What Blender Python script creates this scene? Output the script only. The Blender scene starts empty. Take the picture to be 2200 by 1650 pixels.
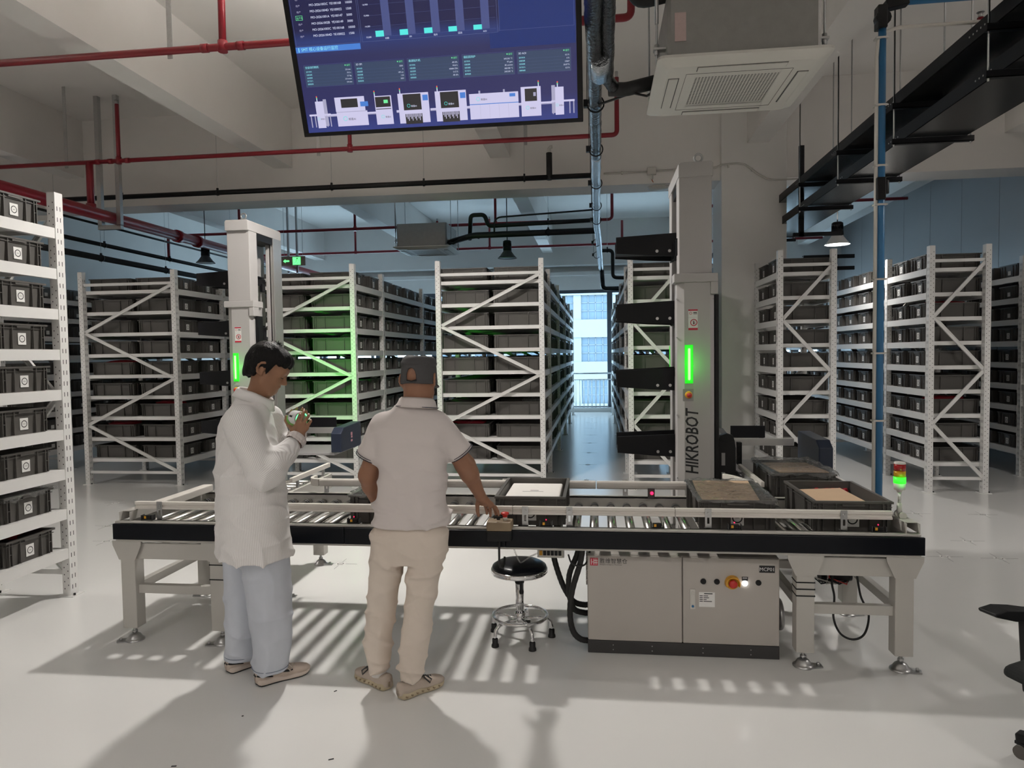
import bpy, bmesh, math, random
from mathutils import Vector, Matrix, noise as mnoise
random.seed(7)
PI = math.pi
SC = bpy.context.scene
COL = SC.collection

# ------------------------------------------------------------------ camera
cam_d = bpy.data.cameras.new('camera')
cam_d.sensor_width = 36.0
cam_d.sensor_fit = 'HORIZONTAL'
cam_d.lens = 1490.0 / 2200.0 * 36.0
cam_d.clip_start = 0.05
cam = bpy.data.objects.new('camera', cam_d)
COL.objects.link(cam)
_yaw, _pit, _rol = math.radians(7.08), math.radians(-2.47), 0.0143
_F = Vector((-math.sin(_yaw) * math.cos(_pit), math.cos(_yaw) * math.cos(_pit), math.sin(_pit)))
_r = Vector((math.cos(_yaw), math.sin(_yaw), 0))
_u = _r.cross(_F)
_R = _r * math.cos(_rol) - _u * math.sin(_rol)
_U = _r * math.sin(_rol) + _u * math.cos(_rol)
_M = Matrix((( _R.x, _U.x, -_F.x, 0), (_R.y, _U.y, -_F.y, 0), (_R.z, _U.z, -_F.z, 1.65), (0, 0, 0, 1)))
cam.matrix_world = _M
SC.camera = cam

# ------------------------------------------------------------------ world, exposure
SC.view_settings.view_transform = 'Standard'
SC.view_settings.look = 'None'
SC.view_settings.exposure = 0.55
SC.view_settings.gamma = 1.0
SC.view_settings.use_curve_mapping = False
W = bpy.data.worlds.new('sky')
SC.world = W
W.use_nodes = True
_bg = W.node_tree.nodes['Background']
_bg.inputs[0].default_value = (0.66, 0.83, 1.0, 1)
_bg.inputs[1].default_value = 6.0
SC.cycles.max_bounces = 7
SC.cycles.diffuse_bounces = 4
SC.cycles.glossy_bounces = 3
SC.cycles.transparent_max_bounces = 8
SC.cycles.caustics_reflective = False
SC.cycles.caustics_refractive = False
SC.cycles.sample_clamp_indirect = 6.0

LAMP_POWER = 150.0      # one high-bay lamp that is switched on
WINDOW_POWER = 260.0    # daylight through the window wall

# ------------------------------------------------------------------ materials
MATS = {}
def mat(name, col, rough=0.5, metal=0.0, emit=None, estr=1.0, nz=0.0, nscale=20.0, bump=0.0, bscale=200.0, spec=0.5, alpha=1.0, coat=0.0, stretch=None):
    """principled material with procedural colour variation (nz) and relief (bump)"""
    if name in MATS:
        return MATS[name]
    m = bpy.data.materials.new(name)
    m.use_nodes = True
    nt = m.node_tree
    b = nt.nodes['Principled BSDF']
    b.inputs['Roughness'].default_value = rough
    b.inputs['Metallic'].default_value = metal
    b.inputs['Specular IOR Level'].default_value = spec
    b.inputs['Alpha'].default_value = alpha
    b.inputs['Coat Weight'].default_value = coat
    c = (col[0], col[1], col[2], 1)
    b.inputs['Base Color'].default_value = c
    tc = None
    if nz or bump:
        tc = nt.nodes.new('ShaderNodeTexCoord')
        src = tc.outputs['Object']
        if stretch:
            mp = nt.nodes.new('ShaderNodeMapping')
            mp.inputs['Scale'].default_value = stretch
            nt.links.new(src, mp.inputs['Vector'])
            src = mp.outputs['Vector']
    if nz:
        n = nt.nodes.new('ShaderNodeTexNoise')
        n.inputs['Scale'].default_value = nscale
        n.inputs['Detail'].default_value = 4
        nt.links.new(src, n.inputs['Vector'])
        mx = nt.nodes.new('ShaderNodeMix'); mx.data_type = 'RGBA'
        mx.inputs['A'].default_value = tuple(max(0, x * (1 - nz)) for x in col) + (1,)
        mx.inputs['B'].default_value = tuple(min(1, x * (1 + nz)) for x in col) + (1,)
        nt.links.new(n.outputs['Fac'], mx.inputs['Factor'])
        nt.links.new(mx.outputs['Result'], b.inputs['Base Color'])
    if bump:
        n2 = nt.nodes.new('ShaderNodeTexNoise')
        n2.inputs['Scale'].default_value = bscale
        n2.inputs['Detail'].default_value = 3
        nt.links.new(src, n2.inputs['Vector'])
        bp = nt.nodes.new('ShaderNodeBump')
        bp.inputs['Strength'].default_value = bump
        bp.inputs['Distance'].default_value = 0.01
        nt.links.new(n2.outputs['Fac'], bp.inputs['Height'])
        nt.links.new(bp.outputs['Normal'], b.inputs['Normal'])
    if emit:
        b.inputs['Emission Color'].default_value = (emit[0], emit[1], emit[2], 1)
        b.inputs['Emission Strength'].default_value = estr
    MATS[name] = m
    return m

mat('paint_wall', (0.82, 0.80, 0.775), 0.85, nz=0.04, nscale=3, bump=0.05, bscale=60)
mat('paint_ceiling', (0.84, 0.81, 0.78), 0.9, nz=0.04, nscale=2)
mat('panel_wall', (0.46, 0.455, 0.46), 0.32, nz=0.03, nscale=1.5)
mat('floor_epoxy', (0.80, 0.795, 0.78), 0.19, nz=0.03, nscale=0.8, bump=0.008, bscale=6, spec=0.5)
mat('rack_white', (0.76, 0.75, 0.735), 0.42, nz=0.03, nscale=8)
mat('rack_hole', (0.03, 0.03, 0.03), 0.8)
mat('tote_grey', (0.084, 0.078, 0.072), 0.5, nz=0.1, nscale=14, bump=0.02, bscale=90)
mat('tote_dark', (0.05, 0.048, 0.046), 0.5, nz=0.1, nscale=14)
mat('paper_white', (0.80, 0.79, 0.77), 0.6, nz=0.02)
mat('ink_black', (0.012, 0.012, 0.013), 0.5)
mat('frame_grey', (0.50, 0.48, 0.445), 0.42, nz=0.04, nscale=6)
mat('alu', (0.72, 0.70, 0.68), 0.33, 0.75, nz=0.05, nscale=30)
mat('guide_white', (0.72, 0.68, 0.63), 0.35, nz=0.03)
mat('chrome', (0.85, 0.85, 0.86), 0.08, 1.0)
mat('steel_roller', (0.62, 0.60, 0.57), 0.24, 1.0, nz=0.06, nscale=40)
mat('zinc', (0.50, 0.50, 0.50), 0.35, 1.0, nz=0.15, nscale=60)
mat('black_panel', (0.004, 0.005, 0.008), 0.3, nz=0.2, spec=0.22)
mat('black_plastic', (0.010, 0.010, 0.011), 0.42, nz=0.2, spec=0.28)
mat('black_metal', (0.007, 0.007, 0.009), 0.5, nz=0.2, spec=0.25)
mat('dark_metal', (0.06, 0.06, 0.062), 0.5, nz=0.1)
mat('rubber', (0.016, 0.016, 0.016), 0.6, bump=0.1, bscale=80)
mat('cabinet_paint', (0.47, 0.435, 0.40), 0.5, nz=0.02, nscale=4, bump=0.02, bscale=500)
mat('plinth', (0.045, 0.043, 0.043), 0.5, nz=0.1)
mat('red_plastic', (0.55, 0.03, 0.025), 0.35, nz=0.06)
mat('yellow_plastic', (0.75, 0.36, 0.02), 0.4, nz=0.05)
mat('sprinkler_red', (0.25, 0.012, 0.022), 0.35, nz=0.08, nscale=12)
mat('robot_grey', (0.45, 0.432, 0.422), 0.4, nz=0.02, nscale=5)
mat('robot_dark_grey', (0.30, 0.29, 0.29), 0.45, nz=0.03)
mat('navy', (0.016, 0.024, 0.048), 0.38, nz=0.1)
mat('cardboard', (0.60, 0.42, 0.28), 0.75, nz=0.08, nscale=10, bump=0.05, bscale=120)
mat('foam_white', (0.82, 0.79, 0.76), 0.8, bump=0.15, bscale=260)
mat('red_bubble', (0.42, 0.015, 0.03), 0.25, nz=0.25, nscale=60, bump=0.6, bscale=110)
mat('blue_pipe', (0.035, 0.17, 0.36), 0.35, nz=0.05)
mat('insulation', (0.010, 0.010, 0.011), 0.55, nz=0.3, bump=0.25, bscale=30)
mat('foil', (0.035, 0.036, 0.040), 0.20, 0.5, nz=0.5, nscale=22, bump=0.8, bscale=42)
mat('foil_bright', (0.42, 0.44, 0.47), 0.22, 0.9, nz=0.3, nscale=40, bump=0.9, bscale=60)
mat('galv', (0.30, 0.295, 0.285), 0.42, 0.6, nz=0.12, nscale=18)
mat('ac_white', (0.64, 0.62, 0.575), 0.5, nz=0.02)
mat('ac_dark', (0.10, 0.095, 0.09), 0.6)
mat('lamp_white', (0.8, 0.8, 0.8), 0.4)
mat('skin', (0.30, 0.150, 0.085), 0.5, nz=0.10, nscale=14, bump=0.05, bscale=300)
mat('skin_dark', (0.30, 0.145, 0.085), 0.5, nz=0.10, nscale=14, bump=0.05, bscale=300)
mat('hair', (0.004, 0.0035, 0.0035), 0.5, spec=0.2, bump=0.6, bscale=120, stretch=(1, 1, 0.25))
mat('polo', (0.66, 0.60, 0.58), 0.9, nz=0.03, nscale=5, bump=0.25, bscale=12)
mat('polo_trim', (0.02, 0.022, 0.04), 0.8)
mat('khaki', (0.70, 0.61, 0.53), 0.9, nz=0.05, nscale=6, bump=0.35, bscale=14)
mat('jeans', (0.58, 0.61, 0.675), 0.9, nz=0.12, nscale=9, bump=0.3, bscale=18, stretch=(1, 1, 0.6))
mat('jeans_seam', (0.20, 0.24, 0.32), 0.9)
mat('cap_cloth', (0.07, 0.068, 0.07), 0.85, nz=0.1, bump=0.3, bscale=25)
mat('shoe_beige', (0.50, 0.42, 0.355), 0.75, nz=0.08, bump=0.2, bscale=60)
mat('shoe_sole', (0.50, 0.42, 0.29), 0.7, nz=0.1)
mat('shoe_mid', (0.66, 0.56, 0.49), 0.7, nz=0.1)
mat('shoe_pink', (0.56, 0.46, 0.39), 0.7, nz=0.1)
mat('sock_white', (0.75, 0.72, 0.70), 0.9)
mat('lace', (0.55, 0.48, 0.41), 0.9)
mat('green_glow', (0.1, 0.9, 0.1), 0.4, emit=(0.015, 1.0, 0.01), estr=0.85)
mat('green_core', (0.5, 1.0, 0.5), 0.4, emit=(0.36, 1.0, 0.24), estr=1.0)
mat('green_edge', (0.05, 0.5, 0.05), 0.3, emit=(0.01, 1.0, 0.01), estr=0.45)
mat('exit_green', (0.1, 0.8, 0.2), 0.4, emit=(0.12, 1.0, 0.22), estr=1.3)
mat('red_led', (0.9, 0.02, 0.05), 0.4, emit=(1.0, 0.01, 0.06), estr=3.0)
mat('white_led', (1, 1, 1), 0.4, emit=(1, 1, 1), estr=4.0)
mat('lamp_glow', (1, 1, 1), 0.4, emit=(1.0, 0.97, 0.92), estr=14.0)
mat('red_lens', (0.30, 0.010, 0.012), 0.15, nz=0.1)
mat('amber_lens', (0.52, 0.27, 0.006), 0.15, nz=0.1)
mat('sign_red', (0.55, 0.02, 0.05), 0.5)
mat('tan_box', (0.27, 0.20, 0.125), 0.5, nz=0.05)
mat('marker_white', (0.80, 0.79, 0.77), 0.4)
mat('window_frame', (0.075, 0.09, 0.115), 0.4)
mat('rail_steel', (0.55, 0.58, 0.60), 0.3, 0.8)
mat('facade', (0.20, 0.215, 0.22), 0.9, nz=0.04, nscale=1)
mat('facade_glass', (0.075, 0.115, 0.155), 0.3, nz=0.3, nscale=2)
mat('facade_line', (0.13, 0.155, 0.18), 0.6)
mat('leaf_yellow', (0.6, 0.45, 0.08), 0.8, nz=0.3)
mat('ground_out', (0.55, 0.56, 0.56), 0.9, nz=0.1)
mat('chair_fabric', (0.012, 0.014, 0.014), 0.9, bump=0.2, bscale=300)
mat('castor_grey', (0.11, 0.10, 0.09), 0.5)

def film_mat():
    m = bpy.data.materials.new('clear_film')
    m.use_nodes = True
    nt = m.node_tree
    for n in list(nt.nodes):
        nt.nodes.remove(n)
    out = nt.nodes.new('ShaderNodeOutputMaterial')
    tr = nt.nodes.new('ShaderNodeBsdfTransparent'); tr.inputs[0].default_value = (0.97, 0.97, 0.965, 1)
    gl = nt.nodes.new('ShaderNodeBsdfGlossy'); gl.inputs['Roughness'].default_value = 0.06
    df = nt.nodes.new('ShaderNodeBsdfDiffuse'); df.inputs[0].default_value = (0.7, 0.7, 0.7, 1)
    tc = nt.nodes.new('ShaderNodeTexCoord')
    no = nt.nodes.new('ShaderNodeTexNoise'); no.inputs['Scale'].default_value = 16; no.inputs['Detail'].default_value = 5
    no.inputs['Distortion'].default_value = 1.6
    bp = nt.nodes.new('ShaderNodeBump'); bp.inputs['Strength'].default_value = 1.0; bp.inputs['Distance'].default_value = 0.03
    nt.links.new(tc.outputs['Object'], no.inputs['Vector'])
    nt.links.new(no.outputs['Fac'], bp.inputs['Height'])
    nt.links.new(bp.outputs['Normal'], gl.inputs['Normal'])
    lw = nt.nodes.new('ShaderNodeLayerWeight'); lw.inputs[0].default_value = 0.35
    nt.links.new(bp.outputs['Normal'], lw.inputs['Normal'])
    m1 = nt.nodes.new('ShaderNodeMixShader'); m1.inputs[0].default_value = 0.06
    nt.links.new(tr.outputs[0], m1.inputs[1]); nt.links.new(df.outputs[0], m1.inputs[2])
    m2 = nt.nodes.new('ShaderNodeMixShader')
    mul = nt.nodes.new('ShaderNodeMath'); mul.operation = 'MULTIPLY_ADD'
    mul.inputs[1].default_value = 0.75; mul.inputs[2].default_value = 0.07
    nt.links.new(lw.outputs['Fresnel'], mul.inputs[0])
    nt.links.new(mul.outputs[0], m2.inputs[0])
    nt.links.new(m1.outputs[0], m2.inputs[1]); nt.links.new(gl.outputs[0], m2.inputs[2])
    nt.links.new(m2.outputs[0], out.inputs[0])
    MATS['clear_film'] = m
film_mat()

def glass_mat():
    m = bpy.data.materials.new('window_glass')
    m.use_nodes = True
    nt = m.node_tree
    for n in list(nt.nodes):
        nt.nodes.remove(n)
    out = nt.nodes.new('ShaderNodeOutputMaterial')
    tr = nt.nodes.new('ShaderNodeBsdfTransparent'); tr.inputs[0].default_value = (0.88, 0.95, 0.97, 1)
    gl = nt.nodes.new('ShaderNodeBsdfGlossy'); gl.inputs['Roughness'].default_value = 0.02
    lw = nt.nodes.new('ShaderNodeLayerWeight'); lw.inputs[0].default_value = 0.12
    mx = nt.nodes.new('ShaderNodeMixShader')
    nt.links.new(lw.outputs['Fresnel'], mx.inputs[0])
    nt.links.new(tr.outputs[0], mx.inputs[1]); nt.links.new(gl.outputs[0], mx.inputs[2])
    nt.links.new(mx.outputs[0], out.inputs[0])
    MATS['window_glass'] = m
glass_mat()

def stripe_mat():
    """white work coat with fine grey woven stripes running down the cloth"""
    m = mat('coat_stripe', (0.60, 0.575, 0.565), 0.9, bump=0.3, bscale=10)
    nt = m.node_tree
    b = nt.nodes['Principled BSDF']
    tc = nt.nodes.new('ShaderNodeTexCoord')
    geo = nt.nodes.new('ShaderNodeAttribute'); geo.attribute_name = 'stripe'
    wv = nt.nodes.new('ShaderNodeMath'); wv.operation = 'SINE'
    ml = nt.nodes.new('ShaderNodeMath'); ml.operation = 'MULTIPLY'; ml.inputs[1].default_value = 2 * PI / 0.0068
    nt.links.new(geo.outputs['Fac'], ml.inputs[0])
    nt.links.new(ml.outputs[0], wv.inputs[0])
    rp = nt.nodes.new('ShaderNodeMapRange'); rp.inputs['From Min'].default_value = -0.2; rp.inputs['From Max'].default_value = 0.7
    nt.links.new(wv.outputs[0], rp.inputs['Value'])
    mx = nt.nodes.new('ShaderNodeMix'); mx.data_type = 'RGBA'
    mx.inputs['A'].default_value = (0.89, 0.87, 0.86, 1); mx.inputs['B'].default_value = (0.70, 0.67, 0.66, 1)
    nt.links.new(rp.outputs['Result'], mx.inputs['Factor'])
    nt.links.new(mx.outputs['Result'], b.inputs['Base Color'])
stripe_mat()

# ------------------------------------------------------------------ mesh builder
class MB:
    def __init__(s):
        s.v = []; s.f = []; s.m = []; s.s = []
    def add(s, vs, fs, mi=0, smooth=False):
        o = len(s.v)
        s.v.extend([tuple(x) for x in vs])
        for f in fs:
            s.f.append(tuple(i + o for i in f)); s.m.append(mi); s.s.append(smooth)
        return s
    def box(s, x0, x1, y0, y1, z0, z1, mi=0):
        return s.add([(x0,y0,z0),(x1,y0,z0),(x1,y1,z0),(x0,y1,z0),(x0,y0,z1),(x1,y0,z1),(x1,y1,z1),(x0,y1,z1)],
            [(0,3,2,1),(4,5,6,7),(0,1,5,4),(1,2,6,5),(2,3,7,6),(3,0,4,7)], mi)
    def obox(s, c, ax, ay, az, mi=0):
        c = Vector(c); ax = Vector(ax); ay = Vector(ay); az = Vector(az)
        vs = [c + ax*i + ay*j + az*k for k in (-1,1) for (i,j) in ((-1,-1),(1,-1),(1,1),(-1,1))]
        return s.add(vs, [(0,3,2,1),(4,5,6,7),(0,1,5,4),(1,2,6,5),(2,3,7,6),(3,0,4,7)], mi)
    def bar(s, p0, p1, w, h, mi=0, up=(0,0,1)):
        p0 = Vector(p0); p1 = Vector(p1)
        d = (p1 - p0); L = d.length; d.normalize()
        a = d.cross(Vector(up))
        if a.length < 1e-4: a = d.cross(Vector((1,0,0)))
        a.normalize(); b = a.cross(d)
        return s.obox((p0+p1)/2, d*L/2, a*w/2, b*h/2, mi)
    def cyl(s, p0, p1, r0, r1=None, n=12, mi=0, caps=True, smooth=True):
        r1 = r0 if r1 is None else r1
        p0 = Vector(p0); p1 = Vector(p1)
        d = (p1-p0).normalized()
        a = d.cross(Vector((0,0,1)))
        if a.length < 1e-4: a = Vector((1,0,0))
        a.normalize(); b = d.cross(a)
        o = len(s.v)
        for p, r in ((p0,r0),(p1,r1)):
            for i in range(n):
                t = 2*PI*i/n
                s.v.append(tuple(p + a*math.cos(t)*r + b*math.sin(t)*r))
        for i in range(n):
            j = (i+1) % n
            s.f.append((o+i, o+j, o+n+j, o+n+i)); s.m.append(mi); s.s.append(smooth)
        if caps:
            s.f.append(tuple(o+i for i in reversed(range(n)))); s.m.append(mi); s.s.append(False)
            s.f.append(tuple(o+n+i for i in range(n))); s.m.append(mi); s.s.append(False)
        return s
    def tube(s, pts, r, n=8, mi=0, closed=False, caps=True):
        pts = [Vector(p) for p in pts]
        rs = r if isinstance(r, (list, tuple)) else [r]*len(pts)
        N = len(pts); o = len(s.v)
        prev = None
        for k, p in enumerate(pts):
            if closed: d = pts[(k+1) % N] - pts[k-1]
            else: d = pts[min(k+1, N-1)] - pts[max(k-1, 0)]
            d.normalize()
            if prev is None:
                a = d.cross(Vector((0,0,1)))
                if a.length < 1e-3: a = d.cross(Vector((1,0,0)))
            else:
                a = prev - d*prev.dot(d)
            a.normalize(); prev = a
            b = d.cross(a)
            for i in range(n):
                t = 2*PI*i/n
                s.v.append(tuple(p + (a*math.cos(t) + b*math.sin(t))*rs[k]))
        for k in range(N if closed else N-1):
            k2 = (k+1) % N
            for i in range(n):
                j = (i+1) % n
                s.f.append((o+k*n+i, o+k*n+j, o+k2*n+j, o+k2*n+i)); s.m.append(mi); s.s.append(True)
        if caps and not closed:
            s.f.append(tuple(o+i for i in reversed(range(n)))); s.m.append(mi); s.s.append(False)
            s.f.append(tuple(o+(N-1)*n+i for i in range(n))); s.m.append(mi); s.s.append(False)
        return s
    def lathe(s, prof, c=(0,0,0), n=24, mi=0, axis='z', smooth=True):
        o = len(s.v); c = Vector(c)
        for r, h in prof:
            for i in range(n):
                t = 2*PI*i/n
                p = (r*math.cos(t), r*math.sin(t), h)
                if axis == 'y': p = (p[0], p[2], p[1])
                elif axis == 'x': p = (p[2], p[0], p[1])
                s.v.append(tuple(c + Vector(p)))
        for k in range(len(prof)-1):
            for i in range(n):
                j = (i+1) % n
                f = (o+k*n+i, o+k*n+j, o+(k+1)*n+j, o+(k+1)*n+i)
                s.f.append(f if axis != 'y' else f[::-1]); s.m.append(mi); s.s.append(smooth)
        return s
    def prism(s, poly, a0, a1, axis='y', mi=0):
        """poly of (p,q): for axis y -> (x,z); x -> (y,z); z -> (x,y)"""
        n = len(poly); vs = []
        for a in (a0, a1):
            for p, q in poly:
                vs.append((p,a,q) if axis == 'y' else ((a,p,q) if axis == 'x' else (p,q,a)))
        fs = [tuple(range(n)), tuple(reversed(range(n, 2*n)))]
        for i in range(n):
            j = (i+1) % n
            fs.append((j, i, n+i, n+j))
        return s.add(vs, fs, mi)
    def quad(s, a, b, c, d, mi=0):
        return s.add([a,b,c,d], [(0,1,2,3)], mi)
    def ring(s, c, r0, r1, n=24, mi=0, axis='y', off=0.0):
        vs = []
        for r in (r0, r1):
            for i in range(n):
                t = 2*PI*i/n
                a, b = r*math.cos(t), r*math.sin(t)
                if axis == 'y': vs.append((c[0]+a, c[1]+off, c[2]+b))
                elif axis == 'x': vs.append((c[0]+off, c[1]+a, c[2]+b))
                else: vs.append((c[0]+a, c[1]+b, c[2]+off))
        return s.add(vs, [(i, (i+1)%n, n+(i+1)%n, n+i) for i in range(n)], mi)
    def disc(s, c, r, n=20, mi=0, axis='y'):
        vs = []
        for i in range(n):
            t = 2*PI*i/n
            a, b = r*math.cos(t), r*math.sin(t)
            vs.append((c[0]+a, c[1], c[2]+b) if axis == 'y' else ((c[0], c[1]+a, c[2]+b) if axis == 'x' else (c[0]+a, c[1]+b, c[2])))
        return s.add(vs, [tuple(range(n))], mi)
    def mesh(s, name, mats):
        me = bpy.data.meshes.new(name)
        me.from_pydata(s.v, [], s.f)
        for k in (mats if isinstance(mats, (list, tuple)) else [mats]):
            me.materials.append(MATS[k])
        me.polygons.foreach_set('material_index', s.m)
        me.polygons.foreach_set('use_smooth', s.s)
        me.update()
        return me
    def build(s, name, mats, parent=None, world=False, bevel=0.0, seg=2):
        if world and parent is not None:
            l = parent.location
            s.v = [(x-l.x, y-l.y, z-l.z) for x, y, z in s.v]
        me = s.mesh(name, mats)
        bm = bmesh.new(); bm.from_mesh(me)
        bmesh.ops.recalc_face_normals(bm, faces=bm.faces)
        bm.to_mesh(me); bm.free()
        o = put(name, me, parent)
        if bevel:
            md = o.modifiers.new('bevel', 'BEVEL'); md.width = bevel; md.segments = seg; md.limit_method = 'ANGLE'
            md.angle_limit = math.radians(50)
        return o

def put(name, me, parent=None, loc=None, rot=None):
    o = bpy.data.objects.new(name, me)
    COL.objects.link(o)
    if parent is not None: o.parent = parent
    if loc is not None: o.location = loc
    if rot is not None: o.rotation_euler = rot
    return o
def tag(o, label, cat, group=None):
    o['label'] = label; o['category'] = cat
    if group: o['group'] = group
    return o
def thing(name, label, cat, loc=(0,0,0), rotz=0.0, group=None):
    o = bpy.data.objects.new(name, None)
    COL.objects.link(o)
    o.empty_display_size = 0.1
    o.location = loc; o.rotation_euler = (0, 0, rotz)
    return tag(o, label, cat, group)
def struct(o):
    o['kind'] = 'structure'
    return o
_txt = {}
def prebake(specs):
    """turn all lettering into meshes in one go: specs = (body, align, offset, shear)"""
    obs = []
    for sp in specs:
        if sp in _txt or sp in [q[0] for q in obs]: continue
        cu = bpy.data.curves.new('txt', 'FONT'); cu.body = sp[0]; cu.size = 1.0; cu.align_x = sp[1]; cu.offset = sp[2]; cu.shear = sp[3]; cu.resolution_u = 2
        o = bpy.data.objects.new('txt', cu); COL.objects.link(o); obs.append((sp, o, cu))
    dg = bpy.context.evaluated_depsgraph_get(); dg.update()
    for sp, o, cu in obs:
        me = bpy.data.meshes.new_from_object(o.evaluated_get(dg))
        _txt[sp] = ([tuple(v.co) for v in me.vertices], [tuple(p.vertices) for p in me.polygons])
        bpy.data.meshes.remove(me)
    for sp, o, cu in obs:
        bpy.data.objects.remove(o); bpy.data.curves.remove(cu)
prebake([(b, 'LEFT', 0.0, 0.0) for b in ('胜维智慧仓', 'Shengwei Intelligence Warehouse', 'SMT 核心设备运行监控', 'MO-20261003C', 'MO-20261004D', 'MO-20261001A', 'MO-20261002B', 'YE100168', 'YE100022', 'YE100147', 'YE100149', '10000', '1500', '5000', '3000', '生产中', '待产', '印刷', 'SPI', '贴片', '回流', 'AOI', '13,500', '14,300', '15,900', '16,900', '17,900', '19,900', '20,900', '全自动印刷机', '3D SPI', '高速贴片机', '温区回流炉', '3D AOI', '运行', '运行状态', '设备温度', '当前速度', '刮刀压力', '脱模速度', '鲸墨AI')]
    + [(b, 'RIGHT', 0.0, 0.0) for b in ('3.0 mm', '15.2 s', '5.5 kg', '3.0 mm/s', '3203', '2', '145 um', '1.52', '3201', '-85 kPa', '99.8 %', '45000 CPH', '0.12 %', '245/245 °C', '97 ppm', '85 cm/min', '180/180 °C', '0.5 %', '0 %', '13567', '20.07 %')]
    + [('MCP01', 'CENTER', 0.0, 0.0), ('HIKROBOT', 'LEFT', 0.018, 0.18)])
def text_mb(body, size, x, y, z, mi, mbuf, align='LEFT', spin=0.0, axis='-y', depth=0.0):
    """flat lettering added to a builder; faces -y by default"""
    key = (body, align, 0.0, 0.0)
    if key not in _txt: prebake([key])
    vs, fs = _txt[key]
    c, s = math.cos(spin), math.sin(spin)
    out = []
    for p in vs:
        a, b = p[0]*size, p[1]*size
        a, b = a*c - b*s, a*s + b*c
        if axis == '-y': out.append((x+a, y, z+b))
        elif axis == '+x': out.append((x, y+a, z+b))
        elif axis == '-x': out.append((x, y-a, z+b))
        else: out.append((a, b, 0))
    mbuf.add(out, fs, mi)

# ================================================================== THE ROOM
XL, XR, YF, YB, ZC = -9.9, 6.3, -6.5, 19.5, 5.25
GY0, GY1, GZ = 9.75, 10.25, 3.95
struct(MB().box(XL-0.2, XR+0.2, YF-0.2, YB+0.25, -0.15, 0.0).build('floor', 'floor_epoxy'))
ceil = struct(MB().box(XL-0.2, XR+0.2, YF-0.2, YB+0.25, ZC, ZC+0.2).build('ceiling', 'paint_ceiling'))
MB().box(XL, XR, GY0, GY1, GZ, ZC).build('beam', 'paint_ceiling', ceil)
MB().box(XL, XR, YB-0.45, YB, 4.05, ZC).build('beam', 'paint_wall', ceil)
for jx in (-7.83, -4.52, -1.33, 2.13, 5.35):
    for (a, b) in ((YF, GY0), (GY1, YB-0.45)):
        MB().box(jx-0.14, jx+0.14, a, b, 4.40, ZC).build('beam', 'paint_ceiling', ceil)
struct(MB().box(1.66, 2.50, 9.65, 10.35, 0, ZC).build('wall_column', 'paint_wall', bevel=0.008))
struct(MB().box(XL-0.2, XL, YF, YB, 0, ZC).build('wall_left', 'paint_wall'))
struct(MB().box(XL, XR, YF-0.2, YF, 0, ZC).build('wall_front', 'paint_wall'))
# right wall: smooth steel-faced sandwich panels, each its own piece
wr = struct(MB().box(XR+0.03, XR+0.2, YF, YB, 0, ZC).build('wall_right', 'panel_wall'))
_pm = MB().box(0, 0.03, 0.003, 1.147, 0, ZC).mesh('panel', 'panel_wall')
y = YF
while y < YB:
    p = put('panel', _pm, wr, (XR, y, 0)); md = p.modifiers.new('bevel', 'BEVEL'); md.width = 0.004; md.segments = 1
    y += 1.15
# back wall with the long window band
WB, WT = 0.10, 3.41
wb = struct(MB().box(XL, XR, YB, YB+0.25, 0, WB).box(XL, XR, YB, YB+0.25, WT, ZC).box(XL, -9.5, YB, YB+0.25, WB, WT).box(6.0, XR, YB, YB+0.25, WB, WT).build('wall_back', 'paint_wall'))
MB().box(XL, XR, YB-0.18, YB, 3.80, 3.90).build('ledge', 'paint_wall', wb, bevel=0.01)
win = struct(MB().box(-9.5, 6.0, YB+0.05, YB+0.13, WB, WB+0.06).box(-9.5, 6.0, YB+0.03, YB+0.14, WT-0.09, WT).build('window_1', 'window_frame'))
mull = [-9.46, -7.98, -6.32, -4.66, -3.00, -1.34, 0.34, 2.0, 3.66, 5.30, 5.96]
_mm = MB().box(-0.075, 0.075, YB+0.02, YB+0.15, WB+0.06, WT-0.09).mesh('mullion', 'window_frame')
for mx in mull:
    put('mullion', _mm, win, (mx, 0, 0))
for a, b in zip(mull[:-1], mull[1:]):
    MB().box(a+0.075, b-0.075, YB+0.085, YB+0.091, WB+0.06, WT-0.09).build('pane', 'window_glass', win)
    if a in (0.34, -4.66, 3.66):   # opening sashes
        MB().box(a+0.075, b-0.075, YB+0.04, YB+0.13, 2.18, 2.30).box(a+0.075, a+0.14, YB+0.03, YB+0.12, 0.16, 2.2).box(b-0.14, b-0.075, YB+0.03, YB+0.12, 0.16, 2.2).build('sash', 'window_frame', win)

# daylight enters through the window band (sampling portal for the sky, gives no light of its own)
pl = bpy.data.lights.new('window_portal', 'AREA'); pl.shape = 'RECTANGLE'; pl.size = 15.5; pl.size_y = 3.3
po = bpy.data.objects.new('window_portal', pl); COL.objects.link(po)
po.location = (-1.75, YB+0.2, 1.75); po.rotation_euler = (-PI/2, 0, 0)
pl.cycles.is_portal = True

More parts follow.
